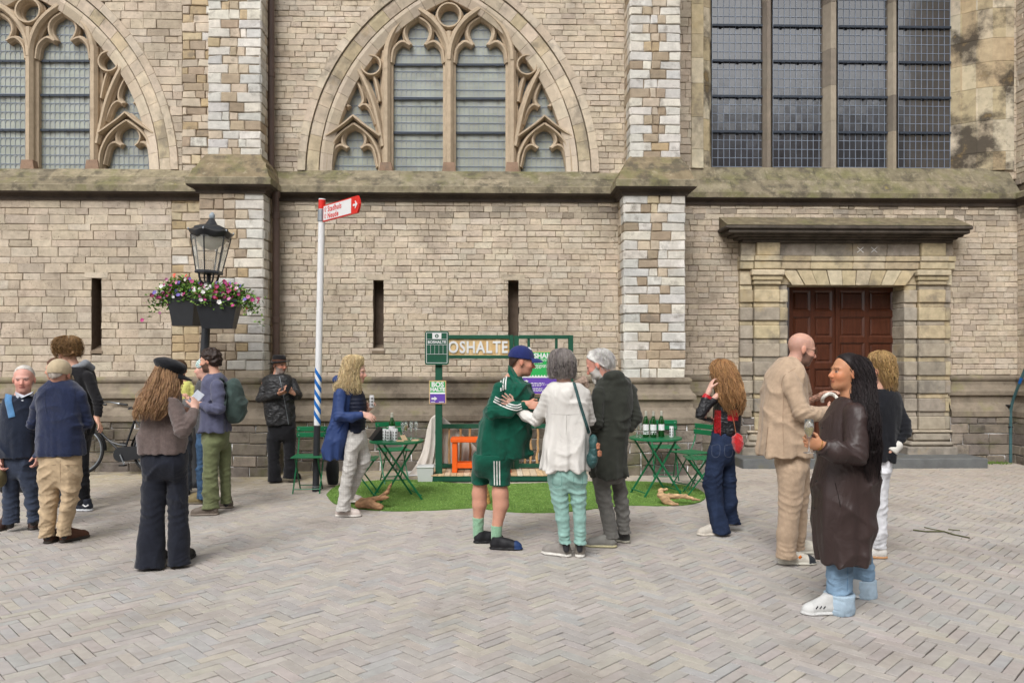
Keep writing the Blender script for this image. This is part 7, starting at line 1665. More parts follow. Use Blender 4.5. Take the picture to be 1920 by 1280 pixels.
# ---- red-haired woman
p = Person('woman with long curly ginger hair in black and red leather jacket and baggy jeans', (1350, 1002), SKINP)
p.head(1354, 701, -135, 8, H=.222, hairc=C(120, 70, 30)); p.neck(1360, 730); p.torso((1362, 755, 0), (1355, 850, 0))
skinny_arms(p, ((1344, 742, -.1), (1312, 772, -.14), (1330, 732, -.1)), ((1378, 742, .08), (1366, 792, .16), (1336, 789, .05)))
p.hand((1330, 730, -.10), (1338, 705, -.06), (.9, .2, 0), (.2, -1, .3), .5, .95); p.hand((1336, 789, .05), (1314, 787, -.02), (.2, .1, 1), (0, -1, 0), .55, .95); p.leg([(1338, 860, -.03, 14), (1340, 930, -.03, 11), (1350, 990, -.03, 8)]); p.leg([(1362, 860, .08, 14), (1368, 920, .1, 11), (1374, 970, .14, 8)]); p.finish()
HG = [(672, 1346, 1358, .03, 0), (679, 1336, 1372, .09, 0), (695, 1334, 1380, .12, -.02), (715, 1340, 1388, .125, -.05), (740, 1346, 1394, .115, -.09), (760, 1354, 1396, .09, -.12), (778, 1364, 1390, .06, -.12)]
p.cap_hair(C(150, 98, 56), .012, .04, -.03, .004, 70); p.wear('long_hair', p.loft(HG[1:-1]), m_hair, rr3(C(150, 100, 58), .35, 90), .009, folds(19, .010, 45, 60)); p.strands(HG, C(176, 132, 88), 520, .016, 75, .0046, 23, tip=(.55, 1.04), var=.45)
RED = C(190, 28, 40); BLK = C(30, 30, 34)
def jk(P):
    c = np.tile(np.array(BLK), (len(P), 1)); a, b = p.J(1337, 0, -.1)[0], p.J(1351, 0, -.1)[0]; z0, z1 = p.J(0, 818)[2], p.J(0, 768)[2]; c[(P[:, 0] > a) & (P[:, 0] < b) & (P[:, 2] > z0) & (P[:, 2] < z1) & (P[:, 1] < 0)] = RED
    q = p.J(1326, 738, -.1); c[np.linalg.norm(P-q, axis=1) < .062] = RED; q = p.J(1372, 778, -.1); m = (np.abs(P[:, 0]-q[0]) < .05) & (P[:, 1] < .02) & (np.abs(P[:, 2]-q[2]) < .05); c[m] = RED; return c
top(p, 'jacket', [(720, 1346, 1378, .09), (732, 1338, 1388, .145), (770, 1337, 1391, .16), (800, 1336, 1389, .155), (818, 1337, 1386, .15)], [[(1346, 742, -.09, 13.5), (1313, 773, -.14, 13), (1328, 738, -.1, 9.5)], [(1378, 742, .08, 13), (1367, 792, .16, 12), (1342, 790, .07, 10)]], m_leath, jk, folds(71, .006, 30, 16), h=.0085)
legs(p, 'jeans', [(808, 1336, 1384, .13), (835, 1328, 1382, .15), (860, 1324, 1380, .15)], [[(1343, 850, -.03, 21), (1337, 900, -.03, 20), (1343, 950, -.03, 19), (1352, 998, -.03, 21)], [(1362, 850, .08, 19), (1367, 900, .08, 18), (1369, 945, .1, 17), (1374, 982, .13, 17)]], m_denim, rr3(C(42, 54, 80), .15, 30), folds(73, .008, 14, 18))
p.shoe((1356, 1002), -82, .26, C(206, 198, 186), C(222, 214, 200), .115, .026); p.shoe((1386, 984), -100, .25, C(206, 198, 186), C(222, 214, 200), .115, .026)
p.ribbon('bag_cord', [(1370, 765), (1376, 790), (1380, 812)], 1.4, C(190, 120, 80), [p.grids['jacket']], lift=.012)
prop(p, 'fluffy_bag', 'fluffy bright red heart-shaped bag on thin cord', 'bag', [(ell(p.J(1384, 832, -.14), (.055, .05, .095)), .02), (ell(p.J(1382, 824, -.14), (.05, .045, .06)), .03)], M('red_plush', C(206, 14, 24), rough=.95, var=.25, scale=70, bump=.8, bscale=160, sheen=.6), (1, 1, 1), .006, folds(3, .003, 90, 90))
q = MB(); q.box(-.035, .035, -.075, .075, -.004, .004, bev=.003); o = q.build('phone', m_blackp, None, loc=world(p, p.J(1322, 785, -.03)), rot=(radians(15), radians(-20), radians(60))); tag(o, 'dark phone in the ginger-haired woman\'s lowered hand', 'phone')

for x in (1342, 1366): p.ribbon('back_pocket', [(x-7, 835), (x-7, 852), (x, 857), (x+7, 852), (x+7, 834), (x-7, 835)], .9, C(84, 92, 112), [p.grids['jeans']], lift=.002)

# ---- blonde woman in the blue coat
p = Person('blonde woman in royal blue coat and grey checked trousers, walking with a can', (648, 967), SKINP)
p.head(668, 697, 80, 6, H=.228, hairc=C(190, 160, 110)); p.neck(656, 728); p.torso((655, 750, 0), (662, 830, 0))
skinny_arms(p, ((638, 738, -.15), (634, 780, -.2), (682, 776, -.2)), ((662, 738, .17), (680, 776, .22), (693, 764, .1)))
p.hand((682, 776, -.2), (699, 783, -.2), (0, .6, -.6), (0, -.2, 1), .4, .95); p.hand((691, 766, .10), (702, 752, .08), (.2, -1, 0), (-.4, 0, 1), .75, .95)
p.leg([(662, 835, -.08, 13), (655, 885, -.08, 10), (645, 955, -.08, 7)]); p.leg([(674, 830, .08, 13), (680, 868, .08, 10), (655, 925, .12, 7)]); p.finish()
HB = [(664, 658, 668, .03, 0), (669, 648, 680, .085, 0), (680, 643, 680, .11, -.01), (697, 639, 675, .12, -.03), (715, 631, 675, .125, -.05), (730, 627, 677, .12, -.07), (739, 638, 676, .09, -.08)]
p.cap_hair(C(210, 182, 132), .012, .045, -.03, .002, 60); p.wear('long_hair', p.loft(HB[1:-1]), m_hair, rr3(C(206, 176, 124), .22, 90), .009, folds(29, .008, 25, 55)); p.strands(HB, C(228, 204, 158), 460, .010, 55, .0048, 33, tip=(.6, 1.03), var=.3)
BLU = C(48, 68, 116)
top(p, 'vest', [(728, 646, 676, .10), (745, 650, 685, .13), (775, 652, 687, .14), (812, 654, 683, .135)], [], m_shell, C(26, 32, 52), lambda X, Y, Z: .006*np.abs(np.sin(75*Z)), cuffs=False, flute=0)
top(p, 'coat', [(722, 642, 670, .09), (732, 629, 672, .17), (765, 622, 668, .19), (805, 614, 663, .2), (840, 604, 655, .2), (863, 606, 648, .2)], [[(640, 737, -.16, 14.5), (635, 780, -.21, 14), (658, 782, -.22, 12), (684, 776, -.2, 9.5)], [(662, 737, .17, 14), (680, 776, .22, 12), (690, 767, .12, 9)]], m_shell, BLU, folds(81, .007, 14, 15),
    [(ell(p.J(636, 712, -.02), (.075, .13, .06)), .03)])
p.ribbon('pocket', [(633, 812), (640, 800), (646, 792)], 2, C(34, 60, 118), [p.grids['coat']], lift=.004)
def chk(P): return np.array(C(208, 204, 198))*(1-.13*((np.sin(P[:, :1]*250) > .5) | (np.sin(P[:, 2:3]*250) > .5)))
legs(p, 'trousers', [(803, 646, 688, .13), (828, 645, 691, .13)], [[(661, 832, -.07, 17), (654, 880, -.08, 14), (647, 920, -.08, 12.5), (643, 958, -.08, 15.5)], [(675, 826, .08, 17), (682, 866, .08, 15), (665, 905, .1, 11.5), (654, 935, .14, 10.5)]], m_cl, chk, folds(83, .005, 30, 14), h=.008)
p.shoe((630, 968), 88, .27, C(214, 200, 192), C(226, 220, 212), .115, .028); p.shoe((640, 946, .03), 84, .26, C(214, 200, 192), C(226, 220, 212), .115, .028)
can('white and black drink can held by the blonde woman', world(p, p.J(697, 764, .045)))

# ---- man with the black hat
p = Person('grey-bearded man in black hat, leather jacket and flared black trousers by the buttress', (528, 905), C(200, 148, 124))
p.head(524, 684, 58, 4, H=.232, hairc=C(150, 146, 142), beard=.75); p.neck(520, 706); p.torso((524, 725, 0), (528, 810, 0))
skinny_arms(p, ((496, 712, -.02), (485, 748, -.05), (522, 738, -.22)), ((551, 712, .02), (561, 740, -.03), (547, 736, -.18)))
p.hand((522, 738, -.22), (538, 734, -.25), (0, .4, .8), (0, -.6, .8), .5, 1.0); p.hand((549, 736, -.18), (538, 727, -.24), (-.6, .3, 0), (-.4, -.2, 1), .6, 1.0); p.leg([(513, 830, 0, 10), (513, 865, 0, 8), (513, 897, 0, 6)]); p.leg([(543, 830, .05, 10), (543, 865, .05, 8), (543, 893, .05, 6)]); p.finish()
p.cap_hair(C(120, 116, 112), .008, .0, -.05, .002, 70)
hat_t = p.T; pr = [(stack([(p.T((0, 0, .03))[2], p.hc[0]-.005, p.hc[1], .088, .10), (p.T((0, 0, .09))[2], p.hc[0]-.005, p.hc[1], .088, .10), (p.T((0, 0, .135))[2], p.hc[0]-.005, p.hc[1], .075, .085)], .02), .01), (ell(p.T((-.005, 0, .035)), (.155, .15, .011), np.array([[cos(.0), 0, .12], [0, 1, 0], [-.12, 0, 1]])), .012)]
ht = p.wear('hat', pr, m_cl, C(34, 32, 34), .0065, None, (), [(ell(p.T((0, 0, .15)), (.03, .06, .02)), .03)])
q = MB(); q.lathe([(.0935, 0), (.0925, .024)], 24, (p.hc[0]-.005, p.hc[1], p.T((0, 0, .05))[2])); q.v = [(x, p.hc[1]+(y-p.hc[1])*1.13, z) for x, y, z in q.v]; q.build('hat_band', M('hat_band_brown', C(96, 62, 46), rough=.8), ht, smooth=True)
top(p, 'jacket', [(699, 511, 536, .08), (707, 498, 550, .13), (730, 492, 553, .15), (765, 492, 554, .155), (797, 499, 556, .155)], [[(500, 715, -.02, 10.5), (487, 748, -.05, 10.5), (505, 744, -.16, 9.5), (523, 738, -.22, 8)], [(549, 715, .02, 10.5), (559, 741, -.03, 10), (548, 737, -.17, 8)]], m_leath, C(40, 40, 42), folds(91, .005, 32, 16), flute=.004)
p.ribbon('zip', [(524, 706), (530, 735), (536, 765), (541, 796)], .8, C(150, 146, 136), [p.grids['jacket']], m_steel, lift=.004)
legs(p, 'trousers', [(788, 500, 557, .13), (812, 500, 558, .13)], [[(514, 820, 0, 14.5), (513, 858, 0, 12.5), (515, 902, 0, 14.5)], [(543, 820, .05, 14.5), (543, 858, .05, 12.5), (544, 896, .05, 15)]], m_cl, C(30, 30, 34), folds(93, .005, 18, 16))
p.shoe((512, 899), 20, .28, C(34, 34, 36), C(30, 30, 32), .115); p.shoe((538, 895), 55, .28, C(34, 34, 36), C(30, 30, 32), .115)
q = MB(); q.box(-.03, .03, -.006, .006, -.06, .06, bev=.003); o = q.build('phone', m_blackp, None, loc=world(p, p.J(541, 726, -.25)), rot=(0, .5, .3)); tag(o, 'black phone in the hands of hatted man', 'phone')

# ---- man with the backpack
p = Person('dark-haired bearded man in slate blue jacket and olive trousers, looking down', (400, 962), SKIN)
p.head(394, 676, -95, 8, H=.236, hairc=C(44, 32, 26), beard=.85); p.neck(403, 706); p.torso((404, 730, 0), (404, 820, 0))
skinny_arms(p, ((405, 726, -.16), (411, 766, -.2), (374, 757, -.18)), ((396, 726, .17), (396, 768, .22), (372, 757, .1)))
p.hand((374, 757, -.18), (358, 753, -.16), (-.1, .3, 1), (-.3, -1, .2), .5); p.hand((372, 757, .1), (357, 753, .06), (0, .3, 1), (-.3, 1, .2), .5); p.leg([(396, 840, -.08, 13), (395, 895, -.08, 10), (395, 950, -.08, 7)]); p.leg([(420, 840, .1, 12), (422, 890, .1, 10), (424, 945, .1, 7)]); p.finish()
p.cap_hair(C(50, 36, 30), .017, .055, -.035, .006, 110, var=.35, nape=-.07)
SL = C(92, 94, 118)
top(p, 'jacket', [(698, 392, 414, .09), (710, 382, 424, .17), (738, 378, 430, .2), (780, 376, 432, .2), (812, 375, 433, .2)], [[(406, 725, -.16, 15), (412, 766, -.21, 13.5), (392, 766, -.22, 11.5), (373, 757, -.18, 9)], [(396, 725, .17, 14), (396, 768, .22, 13), (372, 757, .1, 9)]], m_cl, rr3(SL, .05, 40), folds(101, .006, 24, 16), flute=.005, extra=
    [(stack([(p.J(0, 712)[2], p.J(404, 712)[0], 0, .085, .09), (p.J(0, 697)[2], p.J(403, 697)[0], 0, .065, .07)]), .02)])
legs(p, 'trousers', [(802, 378, 431, .15), (830, 377, 432, .15)], [[(396, 836, -.08, 18.5), (395, 890, -.08, 17), (394, 951, -.08, 16.5)], [(419, 836, .1, 16), (422, 890, .1, 13.5), (424, 944, .1, 13)]], m_cl, rr3(C(112, 118, 84), .06, 40), folds(103, .006, 30, 13))
p.shoe((409, 965), -84, .29, C(120, 108, 98), C(140, 128, 116), .115, .026); p.shoe((437, 952), -84, .28, C(110, 100, 90), C(140, 128, 116), .115, .026)
bp, _ = prop(p, 'backpack', 'dark green backpack worn by the man in slate blue jacket', 'backpack', [(ell(p.J(438, 752, .0), (.13, .15, .27)), .02), (ell(p.J(446, 768, 0), (.10, .13, .15)), .05)], m_cl, rr3(C(66, 82, 78), .1, 40), .009, folds(6, .008, 18, 16), [(p.J(426, 752, 0), (-1, 0, -.1))])
p.ribbon('backpack_strap', [(412, 708), (420, 716), (424, 735), (422, 760)], 3.5, C(52, 64, 62), [p.grids['jacket']], lift=.006)

# ---- person with the bandana, half hidden
p = Person('person in patterned bandana with red knot and jeans, half hidden behind backpack wearer', (380, 944), SKINP)
p.head(383, 691, -86, 4, H=.225, hairc=C(90, 66, 50)); p.neck(389, 718); p.torso((388, 740, 0), (385, 810, 0)); skinny_arms(p, ((388, 732, -.13), (388, 772, -.16), (372, 768, -.1)), ((384, 732, .15), (384, 772, .18), (372, 768, .1)))
p.leg([(380, 825, -.06, 10), (378, 880, -.06, 8), (380, 935, -.06, 6)]); p.leg([(390, 825, .08, 10), (391, 880, .08, 8), (392, 930, .08, 6)]); p.finish()
def bandana(P): return np.where(np.sin(P[:, 2:3]*260+2*np.sin(P[:, :1]*120)) > .35, np.array([C(70, 160, 150)]), np.array([C(228, 230, 228)]))
bd_ = p.wear('bandana', [(p.E((-.014, 0, .036), (.108, .087, .098)), .01)], m_cl, bandana, .006, None, [(p.T((0, 0, .02)), -p.hu+p.hf*-.25)])
p.wear('bandana_knot', [(ell(p.T((-.135, .0, .02)), (.03, .02, .035)), .01)], m_cl, C(224, 52, 48), .006, parent=bd_)
top(p, 'shirt', [(712, 374, 400, .09), (724, 368, 404, .15), (770, 368, 402, .16), (815, 368, 402, .15)], [[(388, 732, -.13, 11), (388, 772, -.16, 10), (372, 768, -.1, 8)], [(384, 732, .15, 11), (384, 772, .18, 10), (372, 768, .1, 8)]], m_cl, C(84, 84, 86), folds(111, .005))
legs(p, 'jeans', [(808, 368, 402, .13), (830, 368, 402, .13)], [[(378, 836, -.06, 13), (377, 880, -.06, 10), (377, 934, -.06, 10)], [(390, 836, .08, 13), (391, 880, .08, 10), (392, 930, .08, 10)]], m_denim, C(66, 92, 122), folds(113, .005))
p.shoe((385, 944), -86, .27, C(132, 118, 84), C(110, 100, 80), .115); p.shoe((398, 936), -86, .27, C(132, 118, 84), C(110, 100, 80), .115)

# ---- woman with the black cap
p = Person('woman in black baker boy cap, long-haired, in grey-brown jacket and wide black trousers', (305, 1066), SKINP)
p.head(317, 704, 112, 18, H=.226, hairc=C(150, 110, 76)); p.neck(308, 734); p.torso((305, 760, 0), (308, 870, 0))
skinny_arms(p, ((325, 750, -.14), (340, 808, -.2), (365, 766, -.08)), ((290, 750, .14), (325, 805, .25), (352, 765, .18)))
p.hand((365, 766, -.08), (367, 744, .0), (-.7, .6, 0), (-.5, -.3, .5), .45, .95); p.hand((352, 768, .16), (362, 752, .1), (.5, -.6, .3), (0, 0, 1), .5, .95); p.leg([(288, 900, 0, 18), (285, 980, 0, 13), (285, 1050, 0, 9)]); p.leg([(334, 900, .05, 18), (334, 980, .05, 13), (335, 1050, .05, 9)]); p.finish()
HP = [(684, 298, 330, .09, 0), (698, 290, 334, .115, -.01), (715, 284, 334, .125, -.05), (735, 270, 332, .13, -.10), (758, 258, 322, .11, -.155), (775, 250, 312, .08, -.18), (788, 252, 300, .05, -.18)]
p.cap_hair(C(148, 112, 80), .012, .045, -.05, .002, 60); p.wear('long_hair', p.loft(HP[1:-1]), m_hair, rr3(C(150, 114, 82), .25, 80), .009, folds(39, .008, 18, 45)); p.strands(HP, C(176, 138, 102), 480, .009, 38, .0052, 43, tip=(.55, 1.03), var=.32)
ck = p.wear('cap', [(ell(p.T((-.018, 0, .085)), (.138, .128, .062), p.hR), .01), (ell(p.T((-.01, 0, .055)), (.116, .098, .06), p.hR), .03)], m_cl, C(26, 27, 32), .0075, folds(4, .003, 30, 30), [(p.T((0, 0, .032)), -p.hu)])
q = MB(); n = 14; vs = []
for i in range(n+1):
    a = radians(-80+160*i/n)
    for r_ in (0, .5, 1): vs.append(p.T((.05+(.055+.075*r_)*cos(a), (.082+.01*r_)*sin(a), .038-.02*r_-.012*r_*sin(a)**2)))
m_ = len(vs); vs += [v-p.hu*.006 for v in vs]; fs = [(i*3+j, i*3+3+j, i*3+4+j, i*3+1+j) for i in range(n) for j in range(2)]; fs += [tuple(m_+k_ for k_ in f[::-1]) for f in fs]+[(i*3+2, i*3+5, m_+i*3+5, m_+i*3+2) for i in range(n)]; q.add(vs, fs, C(24, 25, 30)); q.build('peak', m_cl, ck, smooth='all')
GB = C(112, 98, 94)
top(p, 'jacket', [(726, 296, 334, .09), (740, 278, 340, .14), (775, 270, 343, .16), (815, 260, 350, .17), (853, 257, 354, .17)], [[(325, 750, -.14, 19), (341, 806, -.2, 18.5), (355, 790, -.16, 16), (366, 765, -.08, 12)], [(290, 750, .14, 17), (325, 803, .25, 16), (352, 768, .17, 12)]], m_knit, rr3(GB, .08, 60), folds(121, .006, 20, 13), flute=.004)
legs(p, 'trousers', [(840, 268, 352, .14), (868, 264, 356, .15), (888, 268, 354, .14)], [[(290, 890, 0, 25), (287, 960, 0, 25), (283, 1020, 0, 29), (282, 1066, 0, 33)], [(333, 890, .05, 24), (334, 960, .05, 23), (335, 1020, .05, 24.5), (336, 1064, .05, 25)]], m_cl, C(34, 37, 48), folds(123, .007, 10, 16))
p.shoe((284, 1058), 176, .24, C(30, 30, 32), C(30, 30, 32), .115); p.shoe((335, 1056), 174, .24, C(30, 30, 32), C(30, 30, 32), .115)
q = MB(); q.box(-.036, .036, -.005, .005, -.075, .075, bev=.004); o = q.build('phone', M('pale_phone', C(206, 212, 222), rough=.3), None, loc=world(p, p.J(366, 748, .03)), rot=(radians(-25), radians(38), radians(15))); tag(o, 'pale phone held up by the woman in baker boy cap', 'phone')
q = MB(); q.box(-.05, .05, -.002, .002, -.05, .05); o = q.build('leaflet', m_white, None, loc=world(p, p.J(352, 756, .12)), rot=(radians(-60), .3, .2)); tag(o, 'white leaflet held behind the pale phone', 'leaflet')

# ---- person in the yellow T-shirt, mostly hidden
p = Person('person in pale yellow T-shirt behind the woman in black cap', (342, 928), SKIN)
p.head(337, 694, 20, 15, H=.22, hairc=C(80, 60, 40)); p.neck(340, 718); p.torso((342, 740, 0), (342, 810, 0)); skinny_arms(p, ((325, 728, 0), (324, 765, 0), (335, 768, -.2)), ((359, 728, 0), (361, 762, 0), (352, 752, -.2)))
p.hand((353, 752, -.2), (350, 742, -.25), (-1, 0, 0), (0, -1, 0), .8, .95); p.leg([(334, 830, 0, 10), (334, 880, 0, 8), (334, 922, 0, 6)]); p.leg([(350, 830, 0, 10), (350, 880, 0, 8), (350, 922, 0, 6)]); p.finish(); p.cap_hair(C(84, 62, 44), .012, .05, -.04)
top(p, 't_shirt', [(712, 330, 352, .08), (722, 322, 362, .13), (760, 322, 362, .15), (805, 322, 362, .15)], [[(326, 728, 0, 10), (324, 752, 0, 10)], [(358, 728, 0, 10), (361, 752, 0, 10)]], m_cl, C(226, 224, 130), folds(131, .005))
legs(p, 'trousers', [(800, 324, 360, .13), (820, 324, 360, .13)], [[(334, 826, 0, 13), (334, 880, 0, 11), (334, 920, 0, 11)], [(350, 826, 0, 13), (350, 880, 0, 11), (350, 920, 0, 11)]], m_cl, C(50, 54, 62), folds(133, .005)); p.shoe((334, 922), 10, .27, C(40, 40, 44), C(60, 60, 60), .115); p.shoe((350, 922), 20, .27, C(40, 40, 44), C(60, 60, 60), .115)

# ---- old man in navy
p = Person('white-haired old man in navy jumper with light blue rucksack strap, facing the square', (40, 997), C(228, 172, 156))
p.head(45, 711, 22, 4, H=.245, hairc=C(222, 218, 212), wide=1.05); p.neck(42, 744, 0, .062); p.torso((40, 770, 0), (38, 870, 0)); skinny_arms(p, ((6, 765, 0), (-8, 812, .02), (2, 858, -.1)), ((70, 765, 0), (76, 810, .02), (72, 850, -.08)))
p.hand((2, 858, -.1), (3, 880, -.12), (1, 0, 0), (0, -1, 0), .7); p.hand((72, 850, -.08), (70, 870, -.1), (-1, 0, 0), (0, -1, 0), .6); p.leg([(24, 890, 0, 14), (21, 940, 0, 11), (20, 985, 0, 8)]); p.leg([(54, 890, 0, 14), (59, 940, 0, 11), (63, 980, 0, 8)]); p.finish()
p.cap_hair(C(214, 208, 200), .006, .018, -.05, .0015, 90, var=.1)
NV = C(32, 40, 58)
top(p, 'jumper', [(738, 28, 60, .09), (748, 10, 72, .13), (785, 0, 74, .155), (825, 0, 72, .165), (858, 3, 71, .165)], [[(8, 765, 0, 14), (-7, 812, .02, 13), (1, 852, -.09, 10)], [(70, 765, 0, 14), (77, 808, .02, 13), (73, 845, -.07, 10)]], m_knit, rr3(NV, .07, 50), folds(141, .005, 18, 12), flute=.003)
flap(p, 'collar', [(28, 734), (40, 746), (58, 738), (63, 733), (60, 742), (42, 752), (30, 744)], C(206, 210, 220), m_cl, .006)
p.ribbon('rucksack_strap', [(17, 737), (15, 750), (19, 768), (22, 782)], 13, C(92, 140, 186), [p.grids['jumper']], lift=.008)
legs(p, 'trousers', [(850, 4, 71, .14), (885, 3, 72, .14)], [[(23, 895, 0, 19), (20, 940, 0, 16.5), (20, 980, 0, 16.5)], [(54, 895, 0, 18), (60, 940, 0, 15), (64, 977, 0, 14)]], m_cl, rr3(C(58, 66, 84), .06, 40), folds(143, .006, 26, 12))
p.shoe((18, 985), 12, .29, C(70, 50, 44), C(60, 54, 50), .115); p.shoe((64, 984), 28, .29, C(70, 50, 44), C(60, 54, 50), .115)
prop(p, 'shoulder_bag', 'khaki cloth bag hanging from the old man\'s hand', 'bag', [(ell(p.J(2, 897, -.13), (.055, .09, .11)), .02)], m_cl, C(122, 112, 80), .009, folds(4, .008, 20, 18))

# ---- man in the beige cap, seen from behind
p = Person('man in beige cap, navy fleece and khaki trousers, back to the square', (104, 1019), C(214, 160, 138))
p.head(112, 702, 182, 12, H=.232, hairc=C(170, 160, 150), wide=1.05); p.neck(111, 728, 0, .062); p.torso((112, 755, 0), (113, 870, 0)); skinny_arms(p, ((76, 745, 0), (60, 795, .06), (82, 805, .28)), ((150, 745, 0), (166, 792, .06), (146, 802, .28)))
p.hand((82, 805, .28), (100, 800, .33), (0, 1, 0), (0, 0, 1), .5); p.hand((146, 802, .28), (128, 798, .33), (0, 1, 0), (0, 0, 1), .5); p.leg([(90, 895, 0, 16), (92, 950, 0, 12), (90, 1008, 0, 8)]); p.leg([(134, 895, 0, 16), (128, 950, 0, 12), (120, 1005, 0, 8)]); p.finish()
p.cap_hair(C(160, 150, 140), .004, -.02, -.06, nape=-.085); cap(p, C(198, 180, 150), cutu=.0, brim=.08)
NF = C(38, 47, 76)
top(p, 'fleece', [(710, 94, 131, .075), (722, 80, 145, .11), (735, 70, 156, .13), (780, 70, 160, .14), (820, 67, 159, .145), (857, 66, 162, .15)], [[(78, 744, 0, 16), (63, 794, .06, 14.5), (82, 808, .27, 10)], [(149, 744, 0, 16), (164, 792, .06, 14.5), (146, 804, .27, 10)]], m_knit, rr3(NF, .07, 45), folds(151, .005, 22, 10), flute=.003)
legs(p, 'trousers', [(848, 73, 155, .115), (880, 69, 157, .13), (903, 71, 154, .12)], [[(92, 893, 0, 23), (93, 935, 0, 20.5), (91, 970, 0, 17.5), (88, 1006, 0, 17)], [(134, 893, 0, 22.5), (130, 935, 0, 19.5), (123, 970, 0, 17.5), (119, 1004, 0, 17)]], m_cl, rr3(C(196, 172, 140), .05, 40), folds(153, .0075, 30, 14))
p.shoe((86, 1020), 178, .29, C(86, 56, 44), C(64, 58, 52), .115, .03); p.shoe((113, 1018), 152, .28, C(96, 62, 46), C(64, 58, 52), .115, .03)

for x in (92, 134): p.ribbon('back_pocket', [(x-13, 872), (x+13, 871)], 1.1, C(150, 128, 100), [p.grids['trousers']], lift=.002)
p.ribbon('back_seam', [(113, 862), (113, 885), (113, 905)], 1, C(156, 134, 106), [p.grids['trousers']], lift=.002); p.ribbon('hem_band', [(68, 851), (90, 852), (113, 852), (138, 852), (160, 851)], .9, C(26, 34, 58), [p.grids['fleece']], lift=.002)
for a in ([(86, 728), (84, 750), (88, 775)], [(140, 728), (141, 750), (137, 775)]): p.ribbon('shoulder_seam', a, .9, C(26, 34, 58), [p.grids['fleece']], lift=.002)

# ---- man in the black hoodie
p = Person('curly-haired man in black jacket with grey hood, beside the bicycle', (158, 957), SKIN)
p.head(127, 662, -112, 24, H=.238, hairc=C(120, 88, 58)); p.neck(139, 690); p.torso((148, 720, 0), (152, 810, 0)); skinny_arms(p, ((166, 706, -.08), (183, 755, -.1), (182, 785, -.14)), ((128, 706, .1), (122, 755, .16), (110, 775, .1)))
p.hand((182, 786, -.14), (190, 802, -.16), (-1, 0, 0), (0, 1, 0), .35); p.leg([(150, 830, 0, 12), (153, 890, 0, 10), (160, 945, 0, 7)]); p.leg([(138, 830, .15, 12), (136, 890, .15, 10), (136, 940, .15, 7)]); p.finish()
cu = C(128, 96, 62)
p.cap_hair(cu, .026, .075, -.03, .012, 75, var=.4, nape=-.06)
p.strands([(628, 122, 134, .04, 0), (634, 106, 147, .10, 0), (648, 100, 152, .13, 0), (662, 102, 152, .125, 0), (674, 108, 148, .10, 0)], C(150, 116, 76), 320, .012, 140, .0045, 53, tip=(.4, 1.0), start=(0, .6), var=.45)
top(p, 'hooded_jacket', [(686, 128, 160, .09), (697, 118, 174, .15), (740, 122, 181, .18), (795, 128, 176, .18), (818, 130, 173, .17)], [[(165, 706, -.08, 14.5), (183, 752, -.1, 13), (183, 784, -.14, 9.5)], [(130, 706, .1, 14), (124, 755, .16, 13), (112, 775, .1, 9)]], m_cl, C(30, 29, 32), folds(161, .006, 22, 14))
p.wear('hood', [(cone(p.J(140, 690, -.05), p.J(160, 682, -.05), .045, .05), .02), (cone(p.J(160, 682, -.05), p.J(172, 690, .02), .05, .045), .03)], m_knit, C(138, 142, 148), .009, folds(4, .004))
legs(p, 'trousers', [(808, 128, 172, .15), (830, 128, 170, .15)], [[(153, 836, 0, 16.5), (154, 890, 0, 14), (158, 944, 0, 14)], [(138, 836, .15, 15), (137, 890, .15, 13), (137, 938, .15, 12)]], m_cl, C(28, 28, 32), folds(163, .006))
p.shoe((173, 958), -96, .29, C(44, 48, 60), C(226, 228, 232), .115, .03); p.shoe((150, 944), -100, .29, C(44, 48, 60), C(226, 228, 232), .115, .03)
p.ribbon('shoe_mark', [(166, 946), (160, 949), (154, 945)], 2.6, (.8, .8, .8), p.grids['all'][-2:-1], lift=.004)
# ---- person almost hidden between the two men
p = Person('brown-haired person almost hidden behind the man in beige cap', (106, 950), SKIN)
p.head(104, 692, -85, 5, H=.225, hairc=C(96, 62, 44)); p.neck(108, 716); p.torso((110, 740, 0), (110, 810, 0)); p.leg([(104, 830, 0, 11), (104, 890, 0, 9), (104, 940, 0, 7)]); p.leg([(116, 830, 0, 11), (116, 890, 0, 9), (116, 940, 0, 7)]); p.arm((110, 735, -.14), (112, 775, -.16), (108, 800, -.1)); p.arm((110, 735, .14), (112, 775, .16), (108, 800, .1)); p.hand((108, 800, -.1), (106, 816, -.1), (-1, 0, 0), (0, -1, 0), .5); p.hand((108, 800, .1), (106, 816, .1), (-1, 0, 0), (0, 1, 0), .5); p.finish(); p.cap_hair(C(96, 64, 46), .012, .05, -.04)
top(p, 'jumper', [(714, 98, 122, .09), (724, 93, 127, .15), (770, 93, 127, .16), (815, 94, 127, .15)], [[(110, 735, -.14, 11), (112, 775, -.16, 10), (108, 800, -.1, 8)], [(110, 735, .14, 11), (112, 775, .16, 10), (108, 800, .1, 8)]], m_cl, C(70, 66, 66), folds(171, .005))
legs(p, 'trousers', [(805, 95, 126, .13), (830, 95, 126, .13)], [[(104, 836, 0, 12), (104, 890, 0, 11), (104, 942, 0, 10)], [(116, 836, 0, 12), (116, 890, 0, 11), (116, 942, 0, 10)]], m_cl, C(44, 48, 58), folds(173, .005)); p.shoe((108, 944), -80, .27, C(60, 50, 44), C(50, 46, 44), .115); p.shoe((120, 944), -80, .27, C(60, 50, 44), C(50, 46, 44), .115)

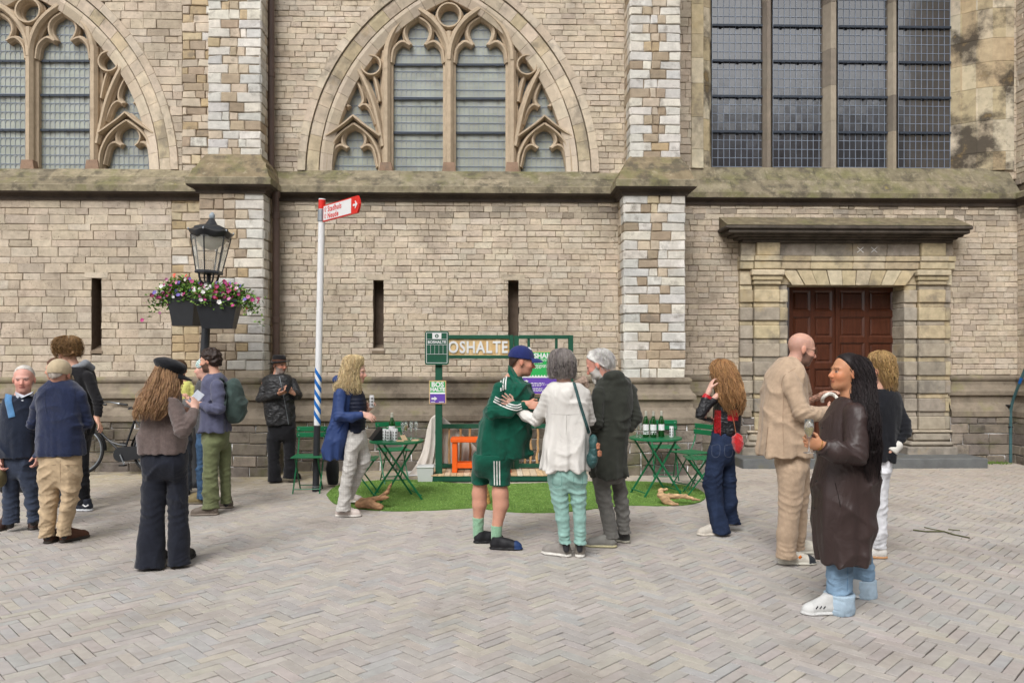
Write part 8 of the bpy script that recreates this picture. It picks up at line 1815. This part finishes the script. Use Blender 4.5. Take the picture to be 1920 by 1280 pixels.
# ================================================================ driftwood, stump, black bag
def wood(name, label, cat, base, chain, col, seed, h=.008):
    """chain px points relative like limbs: list of lists of (x, y, d, r px)"""
    q = Person.__new__(Person); q.px, q.py = base; q.D = gdepth(base[1]); q.s = F/q.D; q.u0 = (base[0]-CX)/q.s; q.loc = gnd(*base); pr = []
    for c in chain: pr += Person.limb(q, [(x, y, d, r*(.8 if cat == 'driftwood' else 1)) for x, y, d, r in c], .015)
    cf = lambda P: np.array(col)*(1+.22*np.sin(P[:, :1]*30+9*np.sin(P[:, 2:3]*22)+3*np.sin(P[:, 1:2]*40))+.15*np.sin(P[:, 2:3]*140+3*np.sin(P[:, :1]*30)))
    o = sculpt(name, pr, m_drift, None, h, cf, folds(seed, .0025, 60, 90), (), [(V3(0, 0, .014), (0, 0, -1))]); own(q, o, label, cat, 'driftwood pieces on the grass mat' if cat == 'driftwood' else None)
wood('driftwood', 'reddish brown driftwood log with one branch rising to a point', 'driftwood', (700, 956), [[(672, 945, .03, 10), (690, 944, 0, 11), (712, 950, -.03, 9)], [(676, 939, .05, 8), (700, 936, .04, 8), (715, 932, .03, 7), (726, 922, .03, 6), (731, 911, .03, 4), (735, 904, .03, 2)], [(716, 934, .03, 6), (728, 932, 0, 4)]], C(172, 132, 98), 4)
wood('driftwood', 'pale driftwood fork lying flat beside the three-bottle table', 'driftwood', (1262, 948), [[(1240, 918, .1, 6), (1238, 928, .06, 8), (1248, 938, .02, 9.5), (1262, 945, -.02, 6), (1271, 945, -.03, 4)], [(1244, 930, .05, 8), (1262, 930, .05, 7), (1285, 930, .04, 5.5), (1300, 935, .02, 4.5), (1312, 937, .02, 3)], [(1236, 919, .1, 5), (1250, 917, .12, 4)]], C(194, 160, 120), 6)
wood('wood_stump', 'short orange-brown wooden stump standing on grass mat behind tracksuit man', 'stump', (907, 946), [[(903, 914, 0, 12), (906, 930, 0, 12.5), (908, 946, 0, 13)]], C(206, 156, 92), 8)
q_ = Person.__new__(Person); q_.px, q_.py = 624, 912; q_.D = gdepth(912); q_.s = F/q_.D; q_.u0 = (624-CX)/q_.s; q_.loc = gnd(624, 912)
o = sculpt('bag', [(stack([(.01, 0, 0, .06, .07), (.06, 0, 0, .085, .10), (.25, 0, 0, .095, .11), (.38, 0, 0, .07, .09)]), .02)], m_cl, None, .01, C(26, 26, 28), folds(4, .006)); own(q_, o, 'tall black bag standing behind the folding chair', 'bag')
